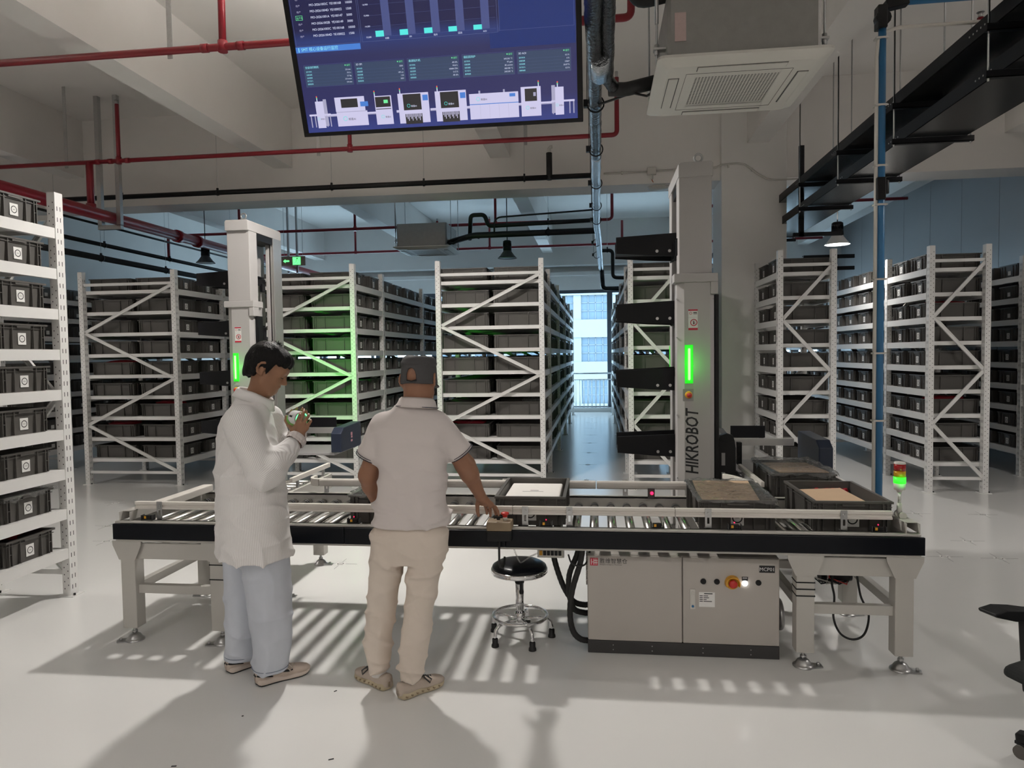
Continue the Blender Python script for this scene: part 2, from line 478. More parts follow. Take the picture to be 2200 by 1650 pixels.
# safety rail in front of the window
rail = thing('window_railing', 'low steel safety railing with thin balusters in front of the window', 'railing', (-0.1, YB-0.3, 0))
MB().cyl((-3.2, 0, 1.09), (3.4, 0, 1.09), 0.027, n=10).cyl((-3.2, 0, 0.92), (3.4, 0, 0.92), 0.017, n=8).cyl((-3.2, 0, 0.14), (3.4, 0, 0.14), 0.017, n=8).build('rail', 'rail_steel', rail)
_bm = MB().cyl((0, 0, 0.15), (0, 0, 0.92), 0.011, n=6).mesh('baluster', 'rail_steel')
_pm2 = MB().cyl((0, 0, 0), (0, 0, 1.09), 0.024, n=8).cyl((0, 0, 0), (0, 0, 0.012), 0.05, n=10).mesh('post', 'rail_steel')
for k in range(60):
    x = -3.15 + k*0.11
    if k % 12 == 9: put('post', _pm2, rail, (x, 0, 0))
    else: put('baluster', _bm, rail, (x, 0, 0))

# building across the yard
FY = 60.0
bld = thing('office_building', 'pale office building with rows of windows seen beyond the window', 'building', (0, FY, -10.5))
MB().box(-14, 14, 0.4, 12, 0, 30).build('wall', 'facade', bld)
for k in range(8):
    z0 = 10.5 + 0.9 - 3.62*3 + k*3.62
    MB().box(-14, 14, 0.0, 0.5, z0+2.1, z0+3.62).build('spandrel', 'facade', bld)
    for c in range(9):
        x0 = -13.8 + c*3.1
        w = MB().box(x0, x0+2.45, 0.32, 0.42, z0, z0+2.1).build('window', 'facade_glass', bld)
        f = MB()
        for q in range(5): f.box(x0+q*0.6125-0.03, x0+q*0.6125+0.03, 0.24, 0.33, z0, z0+2.1)
        for q in (0.0, 0.75, 1.45, 2.07): f.box(x0, x0+2.45, 0.24, 0.33, z0+q-0.03, z0+q+0.03)
        f.build('frame', 'facade_line', w)
        MB().box(x0+2.45, x0+3.1, 0.1, 0.45, z0, z0+2.1).build('pier', 'facade', bld)
struct(MB().box(-60, 60, YB+3, FY+10, -10.7, -10.5).build('ground_yard', 'ground_out'))
tree = thing('yard_tree', 'yellow leafed tree outside behind the window railing', 'tree', (1.1, 48.0, -10.5))
MB().cyl((0, 0, 0), (0.1, 0, 6.0), 0.14, 0.08, 8).cyl((0.05, 0, 3), (0.9, 0.2, 6.6), 0.07, 0.03, 6).cyl((0.05, 0, 3.6), (-0.8, 0.1, 7.0), 0.06, 0.03, 6).build('trunk', 'facade_line', tree)
rr = random.Random(3); lf = MB()
for k in range(700):
    a = rr.uniform(0, 2*PI); h = rr.uniform(4.6, 8.7); rad = 1.35*math.sqrt(rr.random())*(1-abs(h-6.4)/3.0)
    c = Vector((rad*math.cos(a), rad*math.sin(a), h)); u = Vector((rr.uniform(-1,1), rr.uniform(-1,1), rr.uniform(-1,1))).normalized()*0.09
    v = u.orthogonal().normalized()*0.06
    lf.quad(c-u, c-v, c+u, c+v)
fo = lf.build('foliage', 'leaf_yellow', tree); fo['kind'] = 'stuff'

# ================================================================== TOTES
TL, TW, TH = 0.60, 0.40, 0.165     # long along x, short along y
def tote_mesh(name, mats, fine=True):
    m = MB(); a, b, h = TL/2, TW/2, TH
    t = 0.014
    # rim flange
    zr = h - 0.028
    for (x0, x1, y0, y1) in ((-a, a, -b, -b+0.018), (-a, a, b-0.018, b), (-a, -a+0.018, -b+0.018, b-0.018), (a-0.018, a, -b+0.018, b-0.018)):
        m.box(x0, x1, y0, y1, h-0.012, h)
    m.box(-a+0.006, a-0.006, -b+0.006, -b+0.016, zr-0.004, zr); m.box(-a+0.006, a-0.006, b-0.016, b-0.006, zr-0.004, zr)
    m.box(-a+0.006, -a+0.016, -b+0.016, b-0.016, zr-0.004, zr); m.box(a-0.016, a-0.006, -b+0.016, b-0.016, zr-0.004, zr)
    # walls (outer faces lean in a little towards the base), inner walls, floor
    o = a-0.013, b-0.013; i_ = a-0.02, b-0.02; l = a-0.022, b-0.022
    vs = []
    for (X, Y, z) in ((l[0], l[1], 0), (o[0], o[1], h-0.004), (i_[0], i_[1], h-0.004), (l[0]-0.008, l[1]-0.008, 0.008)):
        vs += [(-X, -Y, z), (X, -Y, z), (X, Y, z), (-X, Y, z)]
    fs = [(3, 2, 1, 0)]
    for k in (0, 2):
        for q in range(4):
            r = (q+1) % 4
            fs.append((4*k+q, 4*k+r, 4*k+4+r, 4*k+4+q))
    fs.append((12, 13, 14, 15))
    m.add(vs, fs)
    # ribs on the long sides: pairs that part it in three panels, corner ribs
    for s in (-1, 1):
        for x in (-a+0.03, -a+0.055, -0.125, 0.125, a-0.055, a-0.03):
            m.box(x-0.004, x+0.004, s*(b-0.002) if s < 0 else b-0.02, s*(b-0.02) if s < 0 else b-0.002, 0.004, h-0.012)
        for y in (-b+0.028, -b+0.05, -b+0.115, b-0.115, b-0.05, b-0.028):
            m.box(s*(a-0.004) if s < 0 else a-0.02, s*(a-0.02) if s < 0 else a-0.004, y-0.003, y+0.003, 0.004, h-0.012)
        # corner cross rib and handle lip
        m.box(s*(a-0.006) if s < 0 else a-0.02, s*(a-0.02) if s < 0 else a-0.006, -b+0.028, -b+0.05, 0.075, 0.08)
        m.box(s*(a-0.006) if s < 0 else a-0.02, s*(a-0.02) if s < 0 else a-0.006, b-0.05, b-0.028, 0.075, 0.08)
        m.box(s*a - (0.001 if s > 0 else 0.001), s*a + 0.001, -0.055, 0.055, h-0.026, h-0.014)
    me = m.mesh(name, mats)
    bm = bmesh.new(); bm.from_mesh(me); bmesh.ops.recalc_face_normals(bm, faces=bm.faces); bm.to_mesh(me); bm.free()
    return me
TOTE = tote_mesh('tote', 'tote_grey')
def sticker_mesh(s):
    m = MB(); x = s*(TL/2 - 0.0165)
    m.box(min(x, x+s*0.0012), max(x, x+s*0.0012), -0.032, 0.032, 0.030, 0.106, 0)
    m.ring((x+s*0.0016, 0, 0.068), 0.0185, 0.0235, 20, 1, 'x')
    m.box(min(x, x+s*0.0016), max(x, x+s*0.0016), -0.009, 0.009, 0.067, 0.069, 1)
    return m.mesh('label_sticker', ['paper_white', 'ink_black'])
STK = {1: sticker_mesh(1), -1: sticker_mesh(-1)}
def tote(label, loc, rotz=0.0, side=1, group='grey totes on the storage racks', name='storage_tote'):
    t = put(name, TOTE, None, loc, (0, 0, rotz))
    tag(t, label, 'tote', group)
    if side:
        put('label_sticker', STK[side], t)
    return t
ORD = ['', 'first', 'second', 'third', 'fourth', 'fifth', 'sixth', 'seventh', 'eighth', 'ninth', 'tenth', 'eleventh', 'twelfth', 'thirteenth', 'fourteenth', 'fifteenth', 'sixteenth', 'seventeenth', 'eighteenth', 'nineteenth', 'twentieth']

# ================================================================== RACKS
RH = 2.80
LEV = [0.343 + 0.2765*i for i in range(9)]
def post_mesh():
    m = MB(); w, d = 0.030, 0.036
    def perf(face, cols, step, hh, off):
        # strip with punched holes; cols = list of (lo,hi) hole spans across the face
        W_ = w if face in '-y+y' else d
        edges = [-W_]
        for lo, hi in cols: edges += [lo, hi]
        edges.append(W_)
        zs = [0.0]; n = int((RH-0.06)/step)
        for k in range(n): z = 0.05 + k*step; zs += [z, z+hh]
        zs.append(RH)
        def P3(a, z):
            return {'-y': (a, -d, z), '+y': (a, d, z), '-x': (-w, a, z), '+x': (w, a, z)}[face]
        for c in range(len(edges)-1):
            hole = c % 2 == 1
            a0, a1 = edges[c], edges[c+1]
            if not hole:
                m.quad(P3(a0, 0), P3(a1, 0), P3(a1, RH), P3(a0, RH))
            else:
                sh = off if (c//2) % 2 else 0
                pz = 0.0
                for k in range(n):
                    z = 0.05 + k*step + sh
                    m.quad(P3(a0, pz), P3(a1, pz), P3(a1, z), P3(a0, z)); pz = z+hh
                m.quad(P3(a0, pz), P3(a1, pz), P3(a1, RH), P3(a0, RH))
    perf('-y', [(-0.017, -0.011), (0.011, 0.017)], 0.05, 0.009, 0.025)
    perf('+y', [(-0.017, -0.011), (0.011, 0.017)], 0.05, 0.009, 0.025)
    perf('+x', [(-0.020, -0.014), (0.008, 0.014)], 0.075, 0.030, 0.0)
    perf('-x', [(-0.020, -0.014), (0.008, 0.014)], 0.075, 0.030, 0.0)
    i = 0.004
    m.box(-w+i, w-i, -d+i, d-i, 0.0, RH-0.002, 1)  # dark core painted in as the shade inside the hollow post
    m.box(-0.06, 0.06, -0.055, 0.055, 0.0, 0.006, 0)
    m.cyl((0.045, -0.02, 0.006), (0.045, -0.02, 0.02), 0.008, n=6, mi=1)
    return m.mesh('post', ['rack_white', 'rack_hole'])
POST = post_mesh()
_mc = {}
def cached(key, fn):
    if key not in _mc: _mc[key] = fn()
    return _mc[key]
def beam_mesh(L):
    # box beam along +y with connector plates at its ends
    return MB().box(-0.02, 0.02, 0, L, -0.072, 0.0).box(-0.024, 0.024, -0.004, 0.004, -0.11, 0.012).box(-0.024, 0.024, L-0.004, L+0.004, -0.11, 0.012).mesh('beam', 'rack_white')
def deck_mesh(w, L):
    m = MB().box(0, w, 0.0, L, -0.014, 0.0).box(0, w, -0.002, 0.02, -0.044, 0.0).box(0, w, L-0.02, L+0.002, -0.044, 0.0)
    for k in range(1, 4): m.box(0, w, L*k/4-0.012, L*k/4+0.012, -0.034, -0.014)
    return m.mesh('shelf_panel', 'rack_white')
def brace_mesh(w, z0, z1):
    m = MB(); m.bar((0, 0, z0), (w, 0, z1), 0.038, 0.014, 0, (0, 1, 0))
    d = Vector((w, 0, z1-z0)).normalized(); q = Vector((-d.z, 0, d.x))*0.0155
    for s in (-1, 1): m.bar(Vector((0, -0.008, z0))+q*s, Vector((w, -0.008, z1))+q*s, 0.007, 0.012, 0, (0, 1, 0))
    return m.mesh('brace', 'rack_white')

cands = []
def rack(label, short, X0, X1, ys, cols, sticker, first=2, vis='r', flip=False):
    r = thing('storage_rack', label, 'rack', ((X0+X1)/2, ys[0], 0), 0, 'white steel storage racks')
    bx, by = (X0+X1)/2, ys[0]
    w = X1 - X0
    for y in ys:
        for x in (X0, X1):
            put('post', POST, r, (x-bx, y-by, 0))
        # frame bracing: zigzag plus top and bottom ties
        zz = [(2.610, 2.003), (1.396, 2.003), (1.396, 0.789), (0.182, 0.789)]
        for za, zb in zz:   # za at the right post, zb at the left
            put('brace', cached(('br', round(w, 3), za, zb), lambda: brace_mesh(w-0.05, zb, za)), r, (X0+0.025-bx, y-by-0.012, 0))
        tie = cached(('tie', round(w, 3)), lambda: MB().box(0, w-0.06, -0.012, 0.012, -0.017, 0.017).mesh('tie', 'rack_white'))
        put('tie', tie, r, (X0+0.03-bx, y-by, 2.632)); put('tie', tie, r, (X0+0.03-bx, y-by, 0.165))
    for k in range(len(ys)-1):
        a, b = sorted((ys[k], ys[k+1])); L = b - a - 0.072
        for z in LEV:
            bm_ = cached(('beam', round(L, 3)), lambda: beam_mesh(L))
            put('beam', bm_, r, (X0-bx-0.008, a+0.036-by, z)); put('beam', bm_, r, (X1-bx+0.008, a+0.036-by, z))
            dm = cached(('deck', round(w, 3), round(L, 3)), lambda: deck_mesh(w-0.03, L))
            put('shelf_panel', dm, r, (X0+0.015-bx, a+0.036-by, z))
    # totes
    kk = 0
    for k in range(len(ys)-1):
        a, b = sorted((ys[k], ys[k+1]))
        n = first if (k == 0 and first) else 4
        order = range(n) if ys[-1] > ys[0] else range(n-1, -1, -1)
        for q in order:
            kk += 1
            pitch = (b - a - 0.09)/n
            y = a + 0.045 + pitch*(q+0.5)
            for li, z in enumerate(LEV):
                for c in range(cols):
                    x = (X0+X1)/2 if cols == 1 else (X0+0.302 if c == 0 else X1-0.302)
                    x += random.uniform(-0.012, 0.012); yy = y + random.uniform(-0.012, 0.012)
                    rz = random.uniform(-0.012, 0.012)
                    if cols == 2: sd = -1 if c == 0 else 1
                    else: sd = sticker
                    seen = (kk == 1) or (vis == 'r' and (cols == 1 or c == 1)) or (vis == 'l' and (cols == 1 or c == 0))
                    pos = ('front' if kk == 1 else ORD[min(kk, 20)] + ' back')
                    if cols == 2: pos += ' left' if c == 0 else ' right'
                    lab = 'grey tote on %s shelf down, %s, %s' % (ORD[9-li], pos, short)
                    cands.append([seen, math.hypot(x, yy), lab, (x, yy, z+0.001), rz, sd])
    return r

YS = [8.4, 9.55, 11.8, 14.05, 16.3, 18.55]
rack('tall white rack at the left edge, nearest the camera', 'nearest rack at left edge', -4.28, -3.70, [4.4, 2.15, -0.1], 1, 1, first=0, vis='r')
rack('far left white rack partly hidden behind the nearest rack', 'far left rack', -8.54, -7.95, YS[:5], 1, 1, vis='r')
rack('wide white rack left of the left lifting robot', 'rack left of left robot', -6.72, -5.42, YS[:5], 2, 1, vis='r')
rack('wide white rack behind and between the two people', 'rack behind the people', -4.33, -3.03, YS, 2, 1, vis='r')
rack('wide white rack on the left of the window aisle', 'rack left of window aisle', -1.94, -0.67, YS, 2, 1, vis='r')
rack('white rack right of the window aisle behind the right robot', 'rack right of window aisle', 0.39, 0.98, YS, 1, -1, vis='l')
rack('short narrow white rack standing against the white column', 'rack at white column', 2.10, 2.69, YS[:2], 1, -1, vis='l')
rack('narrow white rack behind the stack light at right', 'rack behind stack light', 3.74, 4.33, YS, 1, -1, vis='l')
rack('white rack at the right edge along the grey panel wall', 'rack at right edge', 5.35, 5.94, YS, 1, -1, vis='l')

def in_view(p):
    v = Vector(p) - Vector((0, 0, 1.65)); w = v.dot(_F)
    if w < 0.3: return False
    lim = 0.88 if w < 6 else 0.75
    return abs(v.dot(_R)/w) < lim and abs(v.dot(_U)/w) < 0.60
vis = sorted([c for c in cands if c[0] and in_view(c[3])], key=lambda c: c[1])
rest = [c for c in cands if not c[0]] + [c for c in cands if c[0] and not in_view(c[3])] + vis[290:]
for c in vis[:290]:
    tote(c[2], c[3], c[4], c[5])
# the remaining far and hidden totes of the racks, one object
st = MB()
for c in rest:
    x, y, z = c[3]; a, b, h = TL/2, TW/2, TH
    if y < -0.2: continue
    st.add([(x-a+.02, y-b+.02, z), (x+a-.02, y-b+.02, z), (x+a-.02, y+b-.02, z), (x-a+.02, y+b-.02, z), (x-a+.012, y-b+.012, z+h-.015), (x+a-.012, y-b+.012, z+h-.015), (x+a-.012, y+b-.012, z+h-.015), (x-a+.012, y+b-.012, z+h-.015)],
           [(0,1,5,4),(1,2,6,5),(2,3,7,6),(3,0,4,7)])
    for (x0, x1, y0, y1) in ((-a, a, -b, -b+0.02), (-a, a, b-0.02, b), (-a, -a+0.02, -b+.02, b-.02), (a-0.02, a, -b+.02, b-.02)):
        st.box(x+x0, x+x1, y+y0, y+y1, z+h-0.015, z+h)
    s = c[5]
    for yy in (-0.16, -0.09, 0.09, 0.16): st.box(x+min(s*(a-.004), s*(a-.02)), x+max(s*(a-.004), s*(a-.02)), y+yy-.003, y+yy+.003, z, z+h-.015)
    xs = x+s*(a-0.0175); st.box(min(xs, xs+s*.002), max(xs, xs+s*.002), y-.03, y+.03, z+.03, z+.105, 1)
    st.box(x-a+.02, x+a-.02, y-b+.02, y+b-.02, z, z+.01)
so = st.build('distant_totes', ['tote_grey', 'paper_white'])
so['kind'] = 'stuff'; tag(so, 'many more grey totes filling the far ends of the racks', 'totes')

# ================================================================== ROLLER CONVEYOR
CX0, CX1, CY0, CY1 = -2.78, 1.60, 3.66, 4.55
ZR = 0.685          # roller tops
cv = thing('roller_conveyor', 'long grey roller conveyor with black side panels in the foreground', 'conveyor', (-0.59, 4.1, 0))
def B(): return MB()
B().box(CX0, CX1, CY0, CY0+0.045, 0.60, 0.612).box(CX0, CX1, CY0, CY0+0.045, 0.706, 0.718).box(CX0, CX1, CY0+0.03, CY0+0.045, 0.60, 0.718).build('side_rail', 'frame_grey', cv, True, 0.002)
B().box(CX0, CX1, CY1-0.045, CY1, 0.60, 0.612).box(CX0, CX1, CY1-0.045, CY1, 0.706, 0.718).box(CX0, CX1, CY1-0.045, CY1-0.03, 0.60, 0.718).build('side_rail', 'frame_grey', cv, True, 0.002)
for a, b in ((CX0-0.008, -1.402), (-1.398, -0.502), (-0.498, CX1+0.014)):
    B().box(a, b, CY0-0.012, CY0+0.006, 0.614, 0.704).build('side_panel', 'black_panel', cv, True, 0.002)
    B().box(a, b, CY1-0.006, CY1+0.012, 0.614, 0.704).build('side_panel', 'black_panel', cv, True, 0.002)
def roller_mesh(L, axis):
    m = MB(); d = 0.026
    p = (lambda t: (0, t, 0)) if axis == 'y' else (lambda t: (t, 0, 0))
    m.cyl(p(0.02), p(L-0.02), d, n=14, mi=0)
    m.cyl(p(0.005), p(0.02), 0.021, n=12, mi=1); m.cyl(p(L-0.02), p(L-0.005), 0.021, n=12, mi=1)
    m.cyl(p(-0.002), p(L+0.002), 0.006, n=6, mi=1)
    m.cyl(p(L-0.085), p(L-0.075), d+0.0015, n=14, mi=1); m.cyl(p(L-0.065), p(L-0.055), d+0.0015, n=14, mi=1)
    return m.mesh('roller', ['steel_roller', 'dark_metal'])
RY = CY1-CY0-0.09
rm = roller_mesh(RY, 'y')
n = 42
for k in range(n):
    x = CX0 + 0.10 + k*(CX1-CX0-0.2)/(n-1)
    put('roller', rm, cv, (x+0.59, CY0+0.045-4.1, ZR-0.026))
# drive box and cross pans under the rollers
for a, b in ((-2.62, -2.26), (1.10, 1.50)):
    B().box(a, b, 3.80, 4.42, 0.47, 0.585).build('drive_box', 'frame_grey', cv, True, 0.004)
for a, b in ((-2.70, -2.20), (1.06, 1.53)):
    B().box(a, b, CY0+0.03, CY0+0.05, 0.49, 0.585).build('apron', 'frame_grey', cv, True, 0.003)
# guide rails
def guide(x0, x1, yy, zz, seams=()):
    xs = [x0] + list(seams) + [x1]
    for a, b in zip(xs[:-1], xs[1:]):
        m = B()
        prof = [(-.014, -.022), (.014, -.022), (.014, -.008), (.008, -.008), (.008, .004), (.014, .004), (.014, .022), (-.014, .022), (-.014, .004), (-.006, .004), (-.006, -.008), (-.014, -.008)]
        m.prism([(yy+p, zz+q) for p, q in prof], a+0.001, b-0.001, 'x')
        m.build('guide_rail', 'guide_white', cv, True, 0.003, 2)
guide(-2.70, 1.49, 3.735, 0.797, (-0.47, 0.40))
# rear guide: round-edged white bar with bent ends
rg = [(-1.98, 4.66, 0.79), (-1.985, 4.60, 0.79), (-1.96, 4.545, 0.79), (-1.90, 4.52, 0.79)] 
for a, b in ((-1.90, -0.02), (-0.015, 0.90)):
    m = B()
    prof = [(-.012, -.026), (.010, -.026), (.016, -.015), (.018, 0), (.016, .015), (.010, .026), (-.012, .026)]
    m.prism([(4.525-p, 0.79+q) for p, q in prof], a, b, 'x')
    m.build('guide_rail', 'guide_white', cv, True, 0.004, 2)
m = B()
for p0, p1 in zip(rg[:-1], rg[1:]): m.bar(p0, p1, 0.024, 0.052)
m.build('guide_end', 'guide_white', cv, True, 0.004)
m = B()
pts = [(0.90, 4.525, 0.79), (0.985, 4.53, 0.79), (1.00, 4.56, 0.79)]
for p0, p1 in zip(pts[:-1], pts[1:]): m.bar(p0, p1, 0.022, 0.05)
pts = [(0.84, 4.83, 0.80), (0.90, 4.74, 0.80), (0.95, 4.60, 0.80), (0.93, 4.54, 0.795)]
for p0, p1 in zip(pts[:-1], pts[1:]): m.bar(p0, p1, 0.022, 0.036)
m.build('guide_end', 'guide_white', cv, True, 0.005)
# slotted brackets holding the guides
def bracket(x, y, f):
    m = B(); w = 0.0165
    m.box(x-w, x+w, y, y+0.003, 0.715, 0.742).box(x-w, x-0.006, y, y+0.003, 0.742, 0.775).box(x+0.006, x+w, y, y+0.003, 0.742, 0.775).box(x-w, x+w, y, y+0.003, 0.775, 0.822)
    m.box(x-w, x+w, y, y+0.03*f, 0.715, 0.719) if f > 0 else m.box(x-w, x+w, y+0.03*f, y, 0.715, 0.719)
    m.cyl((x, y-0.008, 0.797), (x, y, 0.797), 0.009, n=6)
    m.build('bracket', 'zinc', cv, True)
    B().cyl((x+0.024, y+0.02, 0.797), (x+0.05, y+0.02, 0.797), 0.006, n=6).build('bolt', 'zinc', cv, True)
for x in (-2.54, -0.40, -0.16, 0.57, 1.25): bracket(x, 3.716, 1)
for x in (-1.86, -0.62, 0.17, 0.9): bracket(x, 4.545, -1)
# photo-eye sensors on little brackets
def sensor(x, y, lit, face):
    m = B()
    m.box(x-0.035, x+0.035, y-0.016, y+0.016, 0.718, 0.721).box(x-0.035, x-0.032, y-0.016, y+0.016, 0.718, 0.748).box(x+0.032, x+0.035, y-0.016, y+0.016, 0.718, 0.748)
    m.build('sensor_bracket', 'dark_metal', cv, True)
    s = B().box(x-0.024, x+0.022, y-0.010, y+0.010, 0.724, 0.745).build('sensor', 'black_plastic', cv, True, 0.002)
    m = B().box(x-0.018, x-0.006, y-0.0115, y-0.0095, 0.728, 0.742); m.v = [(a-cv.location.x, b-cv.location.y, c) for a, b, c in m.v]; m.build('sensor_label', 'yellow_plastic', s)
    if lit:
        B().cyl((x, y, 0.752), (x, y, 0.757), 0.0025, n=8).build('sensor_led', 'red_led', cv, True)
for x in (-2.60, -1.36, -0.285, 0.305, 0.70, 1.41): sensor(x, 3.70, x in (-1.36, -0.285, 0.70, 1.41), -1)
def eye(x, y):
    m = B(); m.box(x-0.022, x+0.022, y, y+0.004, 0.715, 0.782)
    o = m.build('reflector_plate', 'dark_metal', cv, True)
    B().cyl((x+0.004, y-0.006, 0.752), (x+0.004, y, 0.752), 0.010, n=14).build('sensor_led', 'red_led', cv, True)
eye(-0.79, 4.46); eye(0.33, 4.46)
# end brackets
for x0 in (CX0+0.02, CX1-0.068):
    m = B(); x1 = x0+0.068
    m.box(x0, x0+0.004, 3.67, 3.92, 0.718, 0.770).box(x1-0.004, x1, 3.67, 3.92, 0.718, 0.770).box(x0, x1, 3.70, 3.92, 0.766, 0.770)
    m.build('end_bracket', 'frame_grey', cv, True, 0.002)
for x0 in (CX0, CX1-0.03):
    B().box(x0, x0+0.03, CY0+0.045, CY1-0.045, 0.60, 0.70).build('end_plate', 'frame_grey', cv, True, 0.003)
B().box(-2.735, -2.665, 3.95, 4.50, 0.725, 0.775).build('side_guard', 'guide_white', cv, True, 0.006)
# legs with gusset tops and levelling feet
def foot(m, x, y, ang=0):
    m.cyl((x, y, 0.018), (x, y, 0.10), 0.009, n=10)
    m.cyl((x, y, 0.048), (x, y, 0.060), 0.016, n=6)
    m.lathe([(0.0, 0.044), (0.016, 0.043), (0.030, 0.034), (0.040, 0.018), (0.046, 0.010), (0.052, 0.008), (0.052, 0.0)], (x, y, 0), 18)
    c, s_ = math.cos(ang), math.sin(ang)
    m.prism([(x+0.045*s_, y-0.045*c), (x-0.045*s_, y+0.045*c), (x-0.02*s_+0.095*c, y+0.02*c+0.095*s_), (x+0.02*s_+0.095*c, y-0.02*c+0.095*s_)], 0.0, 0.007, 'z')
    m.cyl((x+0.075*c, y+0.075*s_, 0.007), (x+0.075*c, y+0.075*s_, 0.022), 0.008, n=6)
def leg(x, y, gus, ang, parent=cv, s=-1):
    w = 0.045
    m = B().box(x-w, x+w, y-w*0.9, y+w*0.9, 0.085, 0.60)
    l_ = m.build('leg', 'frame_grey', parent, True, 0.004)
    if gus:
        yy = y + s*w*0.9
        g = B(); g.prism([(x-0.09, 0.60), (x+0.09, 0.60), (x+0.088, 0.575), (x+0.05, 0.49), (x-0.05, 0.49), (x-0.088, 0.575)], yy-0.006 if s < 0 else yy, yy if s < 0 else yy+0.006, 'y')
        gg = g.build('gusset', 'frame_grey', l_); gg.location = (0, 0, 0)
        gl = parent.location
        for v in gg.data.vertices: v.co = v.co - gl
    f = B(); foot(f, x, y, ang); ff = f.build('levelling_foot', 'zinc', l_)
    for v in ff.data.vertices: v.co = v.co - parent.location
    return l_
for x, a in ((-2.72, PI*1.15), (-2.17, PI*1.15), (1.05, 0.0), (1.53, -0.3)): leg(x, 3.715, True, a)
for x, a in ((-2.72, PI*1.1), (-2.17, 0.1), (1.05, 0.2), (1.53, 0.0)): leg(x, 4.48, True, a, cv, 1)
# leg ties
for a, b in ((-2.68, -2.21), (1.09, 1.49)):
    B().box(a, b, 3.70, 3.74, 0.285, 0.335).build('tie_bar', 'frame_grey', cv, True, 0.003)
    B().box(a, b, 4.46, 4.50, 0.285, 0.335).build('tie_bar', 'frame_grey', cv, True, 0.003)
for x in (-2.72, -2.17, 1.05, 1.53):
    B().box(x-0.02, x+0.02, 3.76, 4.44, 0.285, 0.335).build('tie_bar', 'frame_grey', cv, True, 0.003)
    B().prism([(3.755, 0.285), (3.86, 0.285), (3.755, 0.20)], x-0.004, x+0.004, 'x').build('corner_brace', 'frame_grey', cv, True)
# cable ties round two legs
for x in (-2.17, 1.05):
    for z in ((0.47, 0.385) if x < 0 else (0.455, 0.42, 0.385)):
        B().box(x-0.047, x+0.047, 3.715-0.043, 3.715+0.043, z-0.003, z+0.003).build('cable_tie', 'black_plastic', cv, True)

# ---- branch conveyors towards the two robots
def branch(label, X0, X1, Y0, Y1, legs):
    t = thing('branch_conveyor', label, 'conveyor', ((X0+X1)/2, (Y0+Y1)/2, 0), 0, 'branch conveyors feeding the lifting robots')
    for x in (X0, X1-0.04):
        B().box(x, x+0.04, Y0, Y1, 0.60, 0.712).build('side_rail', 'frame_grey', t, True, 0.003)
    L = X1-X0-0.08
    rmx = roller_mesh(L, 'x')
    nn = int((Y1-Y0-0.06)/0.105)
    for k in range(nn):
        put('roller', rmx, t, (X0+0.04-(X0+X1)/2, Y0+0.06+k*0.105-(Y0+Y1)/2, ZR-0.026))
    for x in (X0+0.01, X1-0.035):
        B().box(x, x+0.024, Y0+0.04, Y1, 0.765, 0.80).build('guide_rail', 'guide_white', t, True, 0.004)
        for yq in (Y0+0.15, Y1-0.12):
            B().box(x+0.004, x+0.02, yq-0.012, yq+0.012, 0.71, 0.77).build('bracket', 'zinc', t, True)
    for (x, y) in legs:
        leg(x, y, False, 0.0, t)
    B().box(X0+0.03, X1-0.03, Y0+0.1, Y1-0.1, 0.47, 0.58).build('drive_box', 'frame_grey', t, True, 0.004)
    return t
branch('short grey branch conveyor leading to the left lifting robot', -2.72, -2.13, 4.58, 5.32, ((-2.66, 5.22), (-2.20, 5.22)))
branch('short grey branch conveyor behind the right end, under wrapped tote', 1.03, 1.60, 4.58, 5.36, ((1.10, 5.26), (1.53, 5.26)))

# ---- totes on the conveyor (short side towards us)
def conv_tote(label, x, y, rot=PI/2, stick=True):
    t = tote(label, (x, y, ZR+0.001), rot, 0, 'totes on the roller conveyor')
    return t
def front_sticker(t):
    m = MB(); x = -(TL/2 - 0.0165)
    m.box(x-0.0012, x, -0.034, 0.034, 0.028, 0.108, 0); m.ring((x-0.0018, 0, 0.068), 0.021, 0.0275, 24, 1, 'x'); m.box(x-0.0018, x, -0.010, 0.010, 0.067, 0.069, 1)
    m.build('label_sticker', ['paper_white', 'ink_black'], t)
t1 = conv_tote('open grey tote with white foam lid beside the red stop button', -0.385, 4.13); front_sticker(t1)
t2 = conv_tote('grey tote covered with crinkled clear film on the conveyor', 0.735, 4.09); front_sticker(t2)
t3 = conv_tote('open grey tote with cardboard sheets at the right conveyor end', 1.325, 4.10); front_sticker(t3)
t4 = conv_tote('film wrapped grey tote behind, on the right branch conveyor', 1.315, 4.93); front_sticker(t4)
t5 = conv_tote('dark tote half hidden behind the man in the polo shirt', -1.235, 4.12)
m = MB(); m.box(-0.545, -0.225, 3.885, 4.37, ZR+0.012, ZR+0.142, 0)
fo = m.build('foam_block', 'foam_white', None, False, 0.012, 3); tag(fo, 'white foam slab lying inside the open tote', 'foam')
mt = MB(); mt.box(-0.455, -0.33, 4.10, 4.104, ZR+0.1425, ZR+0.143, 0); mt.box(-0.41, -0.36, 4.125, 4.135, ZR+0.1425, ZR+0.143, 0)
mt.build('print_mark', 'dark_metal', fo)
